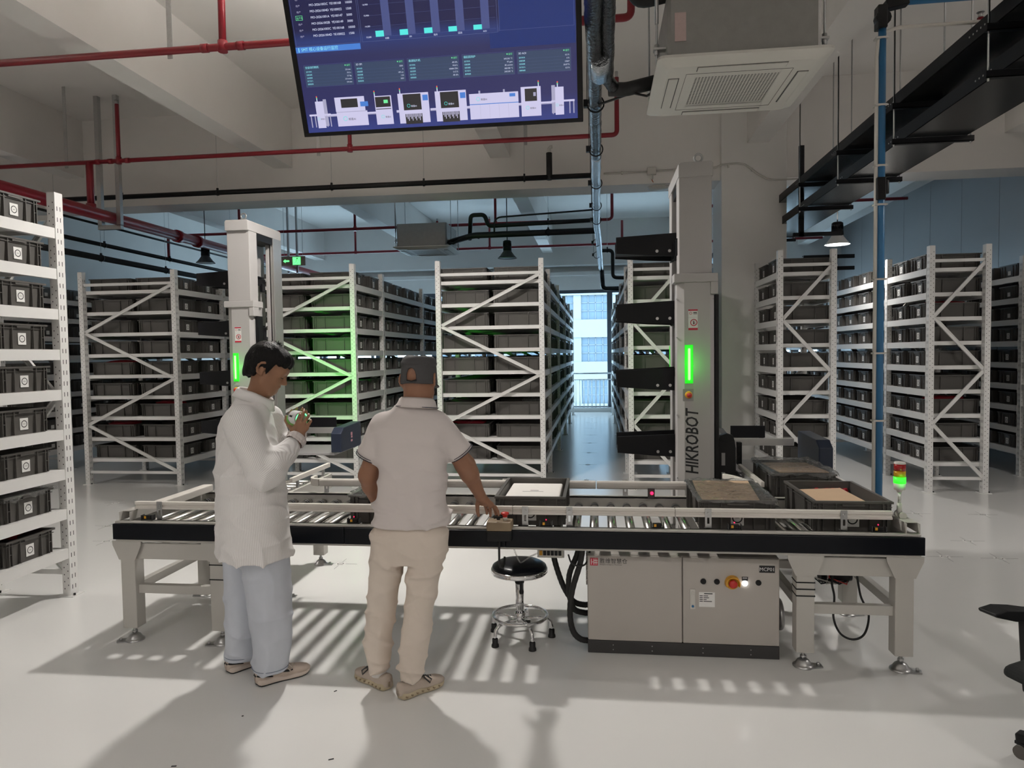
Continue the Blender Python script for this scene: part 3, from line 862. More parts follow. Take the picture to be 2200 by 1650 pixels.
# cardboard in the open tote and under the film
def card(label, c, sx, sy, tilt=(0, 0, 0), th=0.004):
    o = MB().box(-sx, sx, -sy, sy, -th, th).build('cardboard_sheet', 'cardboard', None, False, 0.0015)
    o.location = c; o.rotation_euler = tilt
    return tag(o, label, 'cardboard', 'cardboard sheets in the totes')
card('large cardboard sheet lying in the open right tote', (1.30, 4.08, ZR+0.125), 0.145, 0.235, (0.02, -0.03, 0.06))
card('narrow cardboard sheet leaning on the side of the open tote', (1.455, 4.06, ZR+0.10), 0.035, 0.24, (0.0, 0.5, 0.05))
card('cardboard piece peeking under the film of the conveyor tote', (0.735, 4.12, ZR+0.135), 0.165, 0.22, (0.16, 0, 0))
card('cardboard sheet under the film of the rear wrapped tote', (1.325, 4.93, ZR+0.16), 0.155, 0.24, (-0.03, 0, 0.02))
o = MB(); 
for k in range(26):
    a = random.uniform(1.19, 1.48); b = random.choice((3.845, 3.86, 4.345, 4.36))
    o.cyl((a, b, ZR+0.108), (a+random.uniform(-.01, .01), b, ZR+0.128), 0.016, 0.012, 7)
bw = o.build('bubble_wrap', 'red_bubble'); tag(bw, 'red bubble wrap tucked under the cardboard in the open tote', 'bubble wrap')

def film(label, x, y, sx, sy, z, sag, drop, seed, parent_rot=0.0, name='film_cover'):
    """draped clear film: crinkled sheet over a tote rim, hanging down round the edge"""
    rs = random.Random(seed); nx, ny = 34, 44
    vs = []; fs = []
    for j in range(ny+1):
        for i in range(nx+1):
            u = -1 + 2*i/nx; v = -1 + 2*j/ny
            ov = 1.08
            X, Y = u*sx*ov, v*sy*ov
            e = max(abs(u), abs(v))
            zz = z
            if e > 0.925:
                k = (e-0.925)/0.075
                zz = z - drop*k*(0.6+0.8*mnoise.noise(Vector((X*14+seed, Y*14, 2))))
                q = 0.925 + 0.02*k
                if abs(u) > 0.925: X = math.copysign(sx*ov*q*1.01, u)
                if abs(v) > 0.925: Y = math.copysign(sy*ov*q*1.01, v)
            else:
                zz -= sag*(1-(e/0.925)**2)
            zz += 0.012*mnoise.noise(Vector((X*11, Y*11, seed))) + 0.006*abs(mnoise.noise(Vector((X*30, Y*26, seed+5))))
            vs.append((x+X, y+Y, zz))
    for j in range(ny):
        for i in range(nx):
            a = j*(nx+1)+i
            fs.append((a, a+1, a+nx+2, a+nx+1))
    o = MB().add(vs, fs, 0, True).build(name, 'clear_film')
    return tag(o, label, 'plastic film', 'clear plastic film covers')
film('clear crinkled film over the conveyor tote, sagging in the middle', 0.735, 4.09, 0.202, 0.302, ZR+TH+0.012, 0.012, 0.035, 1)
film('clear film stretched over the rear wrapped tote', 1.315, 4.93, 0.204, 0.304, ZR+TH+0.020, -0.010, 0.05, 2)
film('clear film over the dark tote behind the man', -1.235, 4.12, 0.202, 0.302, ZR+TH+0.012, 0.0, 0.03, 3)

# ---- emergency stop box
eb = thing('stop_button_box', 'tan and black control box with red mushroom button on the conveyor edge', 'control box', (-0.53, 3.655, 0.655))
B().box(-0.068, 0.068, -0.05, 0.05, 0.0, 0.055).build('box_base', 'black_plastic', eb, False, 0.006)
B().box(-0.067, 0.067, -0.049, 0.049, 0.055, 0.105).build('box_cover', 'tan_box', eb, False, 0.006)
m = B(); m.cyl((0.028, 0, 0.105), (0.028, 0, 0.122), 0.012, n=14, mi=1); m.lathe([(0.0125, 0.122), (0.0135, 0.133), (0.021, 0.135), (0.022, 0.143), (0.019, 0.147), (0.0, 0.148)], (0.028, 0, 0), 20, 0)
m.build('stop_button', ['red_plastic', 'ac_white'], eb)
m = B(); m.cyl((-0.01, 0.01, 0.105), (-0.01, 0.01, 0.112), 0.010, n=12); m.bar((-0.035, 0.012, 0.113), (0.012, 0.008, 0.118), 0.008, 0.008)
m.build('selector_switch', 'black_plastic', eb)
B().tube([(0.0, -0.042, 0.0), (0.0, -0.046, -0.04), (0.0, -0.046, -0.11), (0.004, -0.04, -0.14), (0.014, -0.02, -0.148), (0.02, 0.0, -0.135), (0.02, 0.02, -0.10)], 0.006, 8).build('cable', 'rubber', eb)

# ================================================================== CONTROL CABINET
cb = thing('control_cabinet', 'low grey control cabinet with two doors under the conveyor', 'cabinet', (0.44, 3.99, 0))
x0, x1, yf = -0.068, 0.948, 3.775
B().box(x0, x1, yf+0.02, yf+0.42, 0.07, 0.545).build('body', 'cabinet_paint', cb, True, 0.004)
B().box(x0, x1, yf+0.003, yf+0.42, 0.0, 0.07).build('plinth', 'plinth', cb, True, 0.003)
m = B()
for x in (0.07, 0.28, 0.55, 0.80):
    for z in (0.022, 0.048): m.cyl((x, yf+0.001, z), (x, yf+0.004, z), 0.003, n=8)
m.build('plinth_screws', 'zinc', cb, True)
d1 = B().box(x0+0.002, 0.4395, yf, yf+0.02, 0.073, 0.543).build('door', 'cabinet_paint', cb, True, 0.005, 3)
d2 = B().box(0.4445, x1-0.002, yf, yf+0.02, 0.073, 0.543).build('door', 'cabinet_paint', cb, True, 0.005, 3)
L = cb.location
def dpart(m, name, mats, parent, bevel=0.0):
    m.v = [(a-L.x, b-L.y, c-L.z) for a, b, c in m.v]
    return m.build(name, mats, parent, False, bevel)
m = MB()   # company mark: red square with a white strokes, then lettering
m.box(-0.052, -0.010, yf-0.0012, yf, 0.488, 0.530, 0)
for (a, b, c, d) in ((-0.046, -0.043, 0.493, 0.526), (-0.034, -0.031, 0.493, 0.526), (-0.046, -0.031, 0.506, 0.509), (-0.026, -0.0235, 0.493, 0.526), (-0.018, -0.0155, 0.493, 0.526), (-0.03, -0.012, 0.503, 0.506), (-0.03, -0.012, 0.514, 0.517)):
    m.box(a, b, yf-0.0018, yf-0.0011, c, d, 1)
dpart(m, 'company_mark', ['sign_red', 'paper_white'], d1)
m = MB(); text_mb('胜维智慧仓', 0.030, 0.0, yf-0.0008, 0.5035, 0, m); text_mb('Shengwei Intelligence Warehouse', 0.0088, 0.0, yf-0.0008, 0.4915, 0, m)
dpart(m, 'lettering', 'ink_black', d1)
m = MB(); m.box(0.842, 0.922, yf-0.0015, yf, 0.470, 0.508, 0); text_mb('MCP01', 0.0265, 0.882, yf-0.002, 0.4795, 1, m, 'CENTER')
dpart(m, 'name_plate', ['ink_black', 'paper_white'], d2)
for x in (0.552, 0.623, 0.838):
    m = MB(); m.cyl((x, yf-0.006, 0.415), (x, yf, 0.415), 0.0145, 0.0155, 18); dpart(m, 'hole_plug', 'black_plastic', d2)
m = MB(); cx, cz = 0.703, 0.412
for i in range(13):     # yellow shroud, open at the bottom
    t0 = math.radians(-25 + i*230/13); t1 = math.radians(-25 + (i+1)*230/13)
    a = [(cx+r*math.cos(t), yf-h, cz+r*math.sin(t)) for r, h in ((0.040, 0.0), (0.037, 0.034), (0.033, 0.034), (0.033, 0.0)) for t in (t0, t1)]
    m.add(a, [(0, 1, 3, 2), (2, 3, 5, 4), (4, 5, 7, 6)])
m.cyl((cx, yf-0.004, cz), (cx, yf, cz), 0.036, n=24)
dpart(m, 'stop_shroud', 'yellow_plastic', d2)
m = MB(); m.lathe([(0.012, 0.0), (0.014, -0.02), (0.021, -0.022), (0.022, -0.031), (0.017, -0.036), (0.0, -0.037)], (cx, yf, cz), 20, 0, 'y'); dpart(m, 'stop_button', 'red_plastic', d2)
m = MB(); m.box(0.752, 0.784, yf-0.001, yf, 0.424, 0.445, 0)
for k in range(4): m.box(0.757+k*0.006, 0.761+k*0.006, yf-0.0015, yf-0.001, 0.437, 0.441, 1)
dpart(m, 'lamp_plate', ['ink_black', 'paper_white'], d2)
m = MB(); m.lathe([(0.0145, 0.0), (0.014, -0.006), (0.010, -0.011), (0.0, -0.012)], (0.768, yf, 0.410), 18, 0, 'y'); dpart(m, 'indicator_lamp', 'white_led', d2)
m = MB(); m.box(0.482, 0.510, yf-0.004, yf, 0.262, 0.372, 0); m.box(0.4865, 0.5055, yf-0.007, yf-0.004, 0.292, 0.345, 0); m.cyl((0.496, yf-0.007, 0.352), (0.496, yf-0.003, 0.352), 0.008, n=14, mi=0); m.cyl((0.496, yf-0.008, 0.279), (0.496, yf-0.003, 0.279), 0.007, n=14, mi=1)
dpart(m, 'door_handle', ['ac_white', 'blue_pipe'], d2, 0.0015)
m = MB(); m.box(0.529, 0.612, yf-0.0008, yf, 0.276, 0.356, 0)
m.box(0.556, 0.600, yf-0.0012, yf-0.0007, 0.346, 0.351, 1)
for k, (w1, w2) in enumerate(((0.017, 0.024), (0.017, 0.028), (0.017, 0.016), (0.017, 0.044))):
    z = 0.336 - k*0.0098
    m.box(0.532, 0.532+w1, yf-0.0012, yf-0.0007, z-0.002, z+0.002, 1); m.box(0.553, 0.553+w2, yf-0.0012, yf-0.0007, z-0.002, z+0.002, 2)
dpart(m, 'rating_label', ['paper_white', 'ink_black', 'dark_metal'], d2)
m = MB()   # louvred vent on the cabinet's left side
for k in range(14): m.box(x0-0.008, x0, yf+0.06, yf+0.30, 0.36+k*0.013, 0.367+k*0.013)
m.build('vent', 'cabinet_paint', cb, True)
m = MB(); m.lathe([(0.03, 0.0), (0.085, 0.0), (0.09, 0.02), (0.085, 0.03), (0.03, 0.03)], (0.985, 4.02, 0.16), 24, 0, 'x'); m.lathe([(0.0, 0.031), (0.05, 0.031), (0.05, 0.028)], (0.985, 4.02, 0.16), 16, 1, 'x')
m.build('fan_housing', ['zinc', 'black_plastic'], cb, True)
# hoses dropping from the conveyor into the cabinet
def spline(pts):
    P_ = []
    for k in range(len(pts)-1):     # Catmull-Rom
        p = [Vector(pts[max(0, k-1)]), Vector(pts[k]), Vector(pts[k+1]), Vector(pts[min(len(pts)-1, k+2)])]
        for q in range(8):
            t = q/8
            P_.append(0.5*((2*p[1]) + (p[2]-p[0])*t + (2*p[0]-5*p[1]+4*p[2]-p[3])*t*t + (-p[0]+3*p[1]-3*p[2]+p[3])*t**3))
    P_.append(Vector(pts[-1]))
    return P_
def hose(label, pts, r):
    P_ = spline(pts)
    rr_ = [r*(1.0 if k % 2 else 0.93) for k in range(len(P_))]
    o = MB().tube(P_, rr_, 10).build('cable_hose', 'rubber')
    return tag(o, label, 'hose', 'black hoses beside the cabinet')
hose('black hose looping in front, from conveyor to cabinet foot', [(-0.09, 3.80, 0.60), (-0.105, 3.79, 0.50), (-0.15, 3.78, 0.35), (-0.165, 3.78, 0.22), (-0.15, 3.78, 0.12), (-0.11, 3.79, 0.07), (-0.06, 3.82, 0.05)], 0.017)
hose('black hose hanging just behind the front hose', [(-0.10, 3.90, 0.60), (-0.13, 3.90, 0.50), (-0.17, 3.90, 0.40), (-0.175, 3.90, 0.30), (-0.15, 3.90, 0.20), (-0.09, 3.93, 0.165), (-0.06, 3.95, 0.16)], 0.017)
hose('black hose sweeping left behind the stool towards the cabinet', [(-0.27, 3.95, 0.60), (-0.265, 3.95, 0.50), (-0.24, 3.94, 0.40), (-0.20, 3.93, 0.30), (-0.15, 3.94, 0.225), (-0.09, 3.96, 0.20), (-0.055, 3.98, 0.20)], 0.017)
# power strip hung under the conveyor
ps = thing('power_strip', 'white power strip with black sockets under the conveyor', 'power strip', (-0.27, 3.83, 0.515))
B().box(-0.072, 0.072, -0.03, 0.03, 0.0, 0.05).build('housing', 'ac_white', ps, False, 0.008)
for k in range(6): B().box(-0.062+k*0.021, -0.045+k*0.021, -0.034, -0.028, 0.016, 0.042).build('socket', 'black_plastic' if k else 'yellow_plastic', ps, False, 0.001)
B().box(-0.075, -0.068, -0.02, 0.02, 0.0, 0.085).box(0.068, 0.075, -0.02, 0.02, 0.0, 0.085).build('hanger', 'zinc', ps)
o = MB().tube(spline([(-0.17, 3.76, 0.55), (-0.15, 3.76, 0.50), (-0.10, 3.77, 0.485), (-0.07, 3.80, 0.50), (-0.05, 3.83, 0.57)]), 0.005, 6).build('power_cable', 'rubber'); tag(o, 'thin black cable running from the power strip to the cabinet', 'cable')
o = MB().tube(spline([(-0.47, 3.72, 0.60), (-0.45, 3.72, 0.55), (-0.435, 3.725, 0.515), (-0.42, 3.73, 0.512), (-0.38, 3.75, 0.535), (-0.34, 3.77, 0.55)]), 0.004, 6).build('air_tube', 'clear_film'); tag(o, 'clear plastic tube hanging in front of the stool', 'tube')
# wiring under the right end
o = MB().tube(spline([(1.28, 3.95, 0.47), (1.26, 3.93, 0.38), (1.27, 3.92, 0.30), (1.27, 3.93, 0.18), (1.31, 3.94, 0.09), (1.38, 3.95, 0.055), (1.44, 3.95, 0.09), (1.46, 3.95, 0.2), (1.42, 3.96, 0.30), (1.40, 3.98, 0.47)]), 0.006, 7).build('loop_cable', 'rubber'); tag(o, 'thin black cable loop hanging below the right conveyor end', 'cable')
mt = thing('drive_motor', 'small motor with bundled wires under the right conveyor end', 'motor', (1.28, 4.05, 0.36))
B().cyl((-0.05, 0, 0.02), (0.10, 0, 0.02), 0.04, n=18).cyl((0.10, 0, 0.02), (0.12, 0, 0.02), 0.03, n=14).box(-0.03, 0.05, -0.03, 0.03, 0.05, 0.11).build('housing', 'black_plastic', mt, False)
m = B()
for k in range(9):
    a = random.uniform(-0.1, 0.0)
    m.tube([(a, -0.03+random.uniform(-.02, .02), 0.09), (a+random.uniform(-.04, .05), -0.05, 0.02), (a+random.uniform(-.02, .1), -0.05, -0.015), (a+0.1, -0.03, 0.0)], 0.004, 5, random.randint(0, 2))
m.build('wires', ['red_plastic', 'ac_white', 'black_plastic'], mt)

# ================================================================== STOOL
stl = thing('round_stool', 'round black stool with chrome base under the conveyor', 'stool', (-0.462, 3.94, 0))
B().lathe([(0.0, 0.455), (0.08, 0.453), (0.13, 0.445), (0.155, 0.430), (0.160, 0.415), (0.0, 0.415)], n=32).build('seat', 'black_panel', stl)
B().lathe([(0.0, 0.416), (0.160, 0.416), (0.165, 0.411), (0.165, 0.404), (0.160, 0.400), (0.165, 0.396), (0.162, 0.388), (0.05, 0.384), (0.0, 0.384)], n=32).build('seat_band', 'chrome', stl)
B().cyl((0, 0, 0.12), (0, 0, 0.33), 0.024, n=16).cyl((0, 0, 0.33), (0, 0, 0.39), 0.013, n=12).lathe([(0.03, 0.10), (0.034, 0.12), (0.034, 0.15), (0.026, 0.155)], n=16).build('column', 'chrome', stl)
B().lathe([(0.0255, 0.325), (0.027, 0.33), (0.027, 0.35), (0.014, 0.352)], n=16).box(0.005, 0.022, -0.04, -0.02, 0.29, 0.355).lathe([(0.0, 0.268), (0.012, 0.272), (0.014, 0.285), (0.009, 0.30), (0.0, 0.305)], (0.014, -0.03, 0), 12).build('height_lever', 'black_plastic', stl)
B().tube([(0.155*math.cos(2*PI*k/40), 0.155*math.sin(2*PI*k/40), 0.135) for k in range(40)], 0.010, 8, closed=True).build('foot_ring', 'chrome', stl)
for k in range(5):
    a = math.radians(-62 + 72*k); c, s_ = math.cos(a), math.sin(a)
    l_ = B().tube([(0.02*c, 0.02*s_, 0.115), (0.12*c, 0.12*s_, 0.115), (0.155*c, 0.155*s_, 0.11), (0.178*c, 0.178*s_, 0.09), (0.184*c, 0.184*s_, 0.06), (0.184*c, 0.184*s_, 0.03)], 0.0105, 8).build('leg', 'chrome', stl)
    B().lathe([(0.0135, 0.048), (0.017, 0.045), (0.0165, 0.02), (0.021, 0.012), (0.022, 0.0), (0.0, 0.0)], (0.184*c, 0.184*s_, 0), 14).build('rubber_foot', 'rubber', l_)

# ================================================================== STACK LIGHT
sl = thing('signal_tower', 'red amber green signal tower light on the right conveyor end', 'signal light', (1.555, 3.80, 0.77))
B().lathe([(0.0, 0.0), (0.020, 0.0), (0.022, 0.008), (0.022, 0.016), (0.0, 0.016)], (0.005, 0.015, 0.016), 18, 0, 'y').cyl((0.008, -0.02, 0.012), (0.008, -0.004, 0.012), 0.0185, n=18).build('pivot_base', 'ac_white', sl)
B().cyl((0, 0.008, 0.02), (0, 0.008, 0.075), 0.0125, n=14).build('sleeve', 'ac_white', sl)
B().cyl((0, 0.008, 0.07), (0, 0.008, 0.135), 0.0078, n=12).build('pole', 'alu', sl)
B().lathe([(0.011, 0.13), (0.014, 0.142), (0.0265, 0.146), (0.029, 0.18), (0.0, 0.18)], (0, 0.008, 0), 22).build('socket', 'ac_white', sl)
B().lathe([(0.0, 0.18), (0.0295, 0.18), (0.0295, 0.213), (0.0, 0.213)], (0, 0.008, 0), 22).lathe([(0.012, 0.186), (0.012, 0.208)], (0, 0.008, 0), 10, 1).build('green_lens', ['green_glow', 'green_core'], sl)
B().lathe([(0.0, 0.2135), (0.0285, 0.2135), (0.0285, 0.245), (0.0, 0.245)], (0, 0.008, 0), 22).build('amber_lens', 'amber_lens', sl)
B().lathe([(0.0, 0.2455), (0.0285, 0.2455), (0.0285, 0.281), (0.0, 0.281)], (0, 0.008, 0), 22).build('red_lens', 'red_lens', sl)
B().lathe([(0.0285, 0.281), (0.0275, 0.289), (0.020, 0.292), (0.0, 0.292)], (0, 0.008, 0), 22).build('cap', 'ac_white', sl)
gl = bpy.data.lights.new('green_lamp', 'POINT'); gl.color = (0.05, 1, 0.08); gl.energy = 0.05; gl.shadow_soft_size = 0.01
go = bpy.data.objects.new('green_lamp', gl); COL.objects.link(go); go.parent = sl; go.location = (0, -0.05, 0.197)

# ================================================================== LIFTING ROBOTS
def text_fit(body, width, mb, mi, place, bold=0.0, shear=0.0):
    """lettering scaled to a given run length; place(a, b) gives the 3D point"""
    key = (body, 'LEFT', bold, shear)
    if key not in _txt: prebake([key])
    vs, fs = _txt[key]
    x0 = min(v[0] for v in vs); x1 = max(v[0] for v in vs); k = width/(x1-x0)
    mb.add([place((v[0]-x0)*k, v[1]*k) for v in vs], fs, mi)

def robot(label, cx, cy, fy):
    r = thing('lifting_robot', label, 'robot', (cx, cy, 0), 0, 'tall lifting robots')
    # wheeled base
    bs = MB().box(-0.33, 0.36, 0.02, 0.72, 0.06, 0.30).build('base', 'robot_grey', r, False, 0.02, 3)
    MB().box(-0.34, 0.37, 0.01, 0.73, 0.045, 0.09).build('bumper', 'black_plastic', bs, False, 0.01)
    for sx in (-0.2, 0.22):
        for sy in (0.14, 0.6):
            MB().cyl((sx-0.025, sy, 0.05), (sx+0.025, sy, 0.05), 0.05, n=16).build('wheel', 'rubber', bs)
    # front mast: wide lower part with a raised middle, collar, slimmer telescopic upper part
    lm = MB(); lm.prism([(-0.128, 0.03), (-0.128, 0.17), (0.128, 0.17), (0.128, 0.03), (0.098, 0.0), (-0.080, 0.0)], 0.30, 2.135, 'z')
    fm = lm.build('lower_mast', 'robot_grey', r, False, 0.004)
    MB().box(-0.15, 0.15, -0.012, 0.185, 2.135, 2.195).box(0.10, 0.15, -0.008, 0.10, 2.05, 2.135).build('collar', 'robot_grey', r, False, 0.004)
    MB().box(-0.113, 0.113, 0.012, 0.165, 2.195, 2.87).build('upper_mast', 'robot_grey', r, False, 0.005)
    MB().prism([(-0.118, 2.865), (-0.118, 2.95), (-0.105, 2.965), (0.105, 2.965), (0.118, 2.95), (0.118, 2.865)], -0.012, 0.68, 'y').build('top_cap', 'robot_grey', r, False, 0.004)
    lr = MB().cyl((0.03, 0.08, 2.96), (0.03, 0.08, 2.985), 0.010, n=10)
    lr.tube([(0.03+0.027*math.cos(2*PI*k/20), 0.08, 3.012+0.027*math.sin(2*PI*k/20)) for k in range(20)], 0.0075, 8, closed=True)
    lr.build('lifting_eye', 'zinc', r)
    # rear mast: aluminium profiles and dark channel
    MB().box(-0.113, -0.065, 0.50, 0.66, 0.30, 2.87).build('rear_mast', 'robot_grey', r, False, 0.004)
    MB().box(0.030, 0.066, 0.50, 0.66, 0.30, 2.87).build('rear_mast', 'robot_grey', r, False, 0.004)
    MB().box(0.066, 0.082, 0.52, 0.64, 0.30, 2.80).box(-0.10, 0.11, 0.17, 0.60, 2.80, 2.86).build('belt_channel', 'black_plastic', r)
    MB().box(0.082, 0.094, 0.50, 0.66, 0.30, 2.87).box(0.094, 0.104, 0.51, 0.66, 0.30, 2.87).box(0.104, 0.118, 0.50, 0.68, 0.30, 2.87).build('rear_profile', 'alu', r, False, 0.002)
    MB().box(0.137, 0.165, 0.05, 0.14, 0.60, 2.05).build('drag_chain', 'black_plastic', r, False, 0.003)
    # sign, light, stop button, lettering on the front mast
    m = MB(); yq = -0.0015
    m.box(-0.052, 0.012, yq, 0.0, 1.800, 1.945, 0); m.box(-0.052, 0.012, yq-0.001, yq, 1.935, 1.945, 1); m.box(-0.052, 0.012, yq-0.001, yq, 1.800, 1.815, 1)
    m.ring((-0.015, yq-0.001, 1.853), 0.019, 0.0245, 24, 1); m.bar((-0.03, yq-0.001, 1.868), (0.0, yq-0.001, 1.838), 0.001, 0.005, 1, (0, 1, 0))
    m.ring((-0.036, yq-0.001, 1.918), 0.0075, 0.0098, 18, 1); m.box(-0.018, 0.006, yq-0.001, yq, 1.919, 1.925, 2); m.box(-0.018, 0.008, yq-0.001, yq, 1.911, 1.914, 2)
    m.box(-0.019, -0.012, yq-0.0012, yq-0.0002, 1.841, 1.858, 2); m.disc((-0.0155, yq-0.0012, 1.862), 0.0035, 10, 2); m.bar((-0.014, yq-0.001, 1.846), (-0.004, yq-0.001, 1.858), 0.001, 0.004, 2, (0, 1, 0))
    m.box(-0.050, 0.010, yq-0.001, yq, 1.888, 1.8885, 2)
    m.build('warning_sign', ['paper_white', 'sign_red', 'ink_black'], fm)
    st = MB()
    def caps(x, z0, z1, w, y0, y1, mi, b):
        pts = []
        for k in range(9): t = PI*k/8; pts.append((x+w*math.cos(t), z1-w+w*math.sin(t)))
        for k in range(9): t = PI+PI*k/8; pts.append((x+w*math.cos(t), z0+w+w*math.sin(t)))
        b.prism(pts, y0, y1, 'y', mi)
    st.box(-0.077, -0.021, -0.004, 0.0, 1.425, 1.697, 0)
    caps(-0.049, 1.432, 1.690, 0.023, -0.013, -0.004, 0, st)
    lg = st.build('light_strip', 'green_edge', r, False, 0.001)
    st = MB(); caps(-0.049, 1.440, 1.682, 0.0165, -0.017, -0.0132, 0, st); caps(-0.049, 1.449, 1.673, 0.008, -0.019, -0.0172, 1, st)
    st.build('light_tube', ['green_glow', 'green_core'], lg)
    m = MB(); m.box(-0.092, -0.018, -0.003, 0.0, 1.300, 1.387, 0); m.lathe([(0.0, -0.012), (0.024, -0.012), (0.026, -0.004), (0.026, 0.0)], (-0.052, 0, 1.345), 22, 1, 'y'); m.lathe([(0.013, -0.012), (0.0145, -0.022), (0.018, -0.024), (0.018, -0.032), (0.0, -0.034)], (-0.05, 0, 1.344), 20, 2, 'y')
    m.build('stop_button', ['robot_dark_grey', 'yellow_plastic', 'red_plastic'], r)
    m = MB(); m.box(-0.072, 0.022, -0.0008, 0.0, 0.745, 1.29, 0)
    text_fit('HIKROBOT', 0.468, m, 1, lambda a, b: (0.012-b*1.35, -0.0016, 0.785+a), 0.018, 0.18)
    m.build('lettering', ['robot_grey', 'ink_black'], fm)
    m = MB()
    for z in (1.2, 1.75, 0.75, 2.02):
        for x in (-0.128, 0.122): m.cyl((x, 0.018, z), (x, 0.03, z), 0.005, n=8)
    m.build('screws', 'zinc', r)
    # black tote trays on the left of the masts
    for k, z in enumerate((2.43, 1.94, 1.45, 0.96)):
        t = MB(); top = [(-0.545, z+0.065), (-0.10, z+0.085), (-0.10, z-0.085), (-0.30, z-0.075), (-0.545, z-0.055)]
        t.prism(top, 0.19, 0.21, 'y'); t.prism(top, 0.47, 0.49, 'y')
        t.box(-0.545, -0.10, 0.21, 0.47, z-0.045, z-0.03); t.box(-0.12, -0.10, 0.10, 0.56, z-0.09, z+0.03)
        t.box(-0.12, 0.0, 0.165, 0.20, z-0.11, z-0.05); t.box(-0.13, -0.10, 0.165, 0.195, z-0.12, z+0.02)
        tr = t.build('tray', 'black_metal', r, False, 0.003)
        b = MB()
        for x in (-0.25, -0.16): b.cyl((x, 0.185, z-0.045), (x, 0.192, z-0.045), 0.011, n=14)
        b.build('tray_bolt', 'zinc', tr)
        # arm reaching through between the masts
        MB().box(-0.02, 0.012, 0.16, 0.52, z-0.05, z+0.02).box(-0.06, 0.04, 0.30, 0.44, z+0.02, z+0.035).box(0.0, 0.03, 0.42, 0.48, z-0.11, z-0.03).build('tray_arm', 'black_metal', r, False, 0.003)
    # fork carriage on the right
    MB().box(0.165, 0.285, 0.10, 0.16, 0.66, 1.00).prism([(0.165, 1.00), (0.185, 1.045), (0.23, 1.06), (0.27, 1.045), (0.285, 1.00)], 0.10, 0.16, 'y').build('chain_guide', 'black_plastic', r, False, 0.003)
    MB().box(0.19, 0.215, 0.095, 0.099, 0.72, 0.78).box(0.19, 0.215, 0.095, 0.099, 0.83, 0.92).build('guide_window', 'robot_dark_grey', r)
    MB().prism([(q+fy, z) for q, z in ((0.06, 0.66), (0.06, 0.905), (0.10, 0.945), (0.62, 1.0), (0.62, 0.66))], 0.31, 0.36, 'x').build('fork_guard', 'dark_metal', r, False, 0.004)
    g2 = MB(); g2.prism([(q+fy, z) for q, z in ((-0.10, 0.755), (-0.10, 0.93), (-0.02, 0.98), (0.45, 0.995), (0.45, 0.755))], 0.92, 1.02, 'x')
    g2 = g2.build('fork_guard', 'navy', r, False, 0.006)
    m = MB()
    for (a, b, c, d) in ((0.16, 0.175, 0.885, 0.915), (0.18, 0.20, 0.885, 0.915), (0.165, 0.20, 0.86, 0.88), (0.16, 0.18, 0.825, 0.845), (0.185, 0.20, 0.825, 0.845)):
        m.box(1.02, 1.0208, a+fy, b+fy, c, d)
    m.build('sticker_marks', mat('sticker_pink', (0.6, 0.28, 0.32), 0.6).name, g2)
    MB().box(0.36, 0.92, -0.02+fy, 0.60+fy, 0.715, 0.735).build('fork_plate', 'robot_dark_grey', r, False, 0.003)
    MB().box(0.36, 0.92, 0.55+fy, 0.58+fy, 0.86, 0.92).build('cross_bar', 'alu', r, False, 0.003)
    MB().box(0.42, 0.70, 0.60+fy, 0.62+fy, 0.92, 1.02).build('back_plate', 'black_metal', r, False, 0.003)
    m = MB()
    for z in (0.80, 0.84, 0.88, 0.92): m.cyl((0.385, 0.03+fy, z), (0.385, 0.06+fy, z), 0.010, n=10)
    m.box(0.37, 0.40, 0.04+fy, 0.10+fy, 0.78, 0.95); m.build('fork_finger', 'black_plastic', r, False)
    MB().box(0.14, 0.37, 0.20, 0.50+fy, 0.64, 0.72).build('carriage', 'black_metal', r, False, 0.005)
    st = MB(); st.box(-0.117, -0.061, 0.660, 0.664, 1.425, 1.697, 0); caps(-0.089, 1.432, 1.690, 0.023, 0.664, 0.673, 0, st)
    lg2 = st.build('light_strip', 'green_edge', r, False, 0.001)
    st = MB(); caps(-0.089, 1.440, 1.682, 0.0165, 0.6732, 0.677, 0, st); st.build('light_tube', 'green_glow', lg2)
    l = bpy.data.lights.new('green_strip', 'POINT'); l.energy = 0.3; l.color = (0.06, 1, 0.05); l.shadow_soft_size = 0.02
    o = bpy.data.objects.new('green_strip', l); COL.objects.link(o); o.parent = r; o.location = (-0.049, -0.10, 1.56)
    l = bpy.data.lights.new('green_strip_rear', 'SPOT'); l.energy = 10.0 if fy else 30.0; l.color = (0.06, 1, 0.05); l.shadow_soft_size = 0.03; l.spot_size = math.radians(48 if fy else 84); l.spot_blend = 0.8
    o = bpy.data.objects.new('green_strip_rear', l); COL.objects.link(o); o.parent = r; o.location = (-0.089, 0.72, 1.56); o.rotation_euler = (PI/2, 0, 0.0 if fy else -0.30)
    return r
robot('tall grey lifting robot with lettering, right of the window aisle', 0.685, 5.0, 0.40)
robot('tall grey lifting robot behind the person in the striped coat', -3.405, 6.3, 0.0)

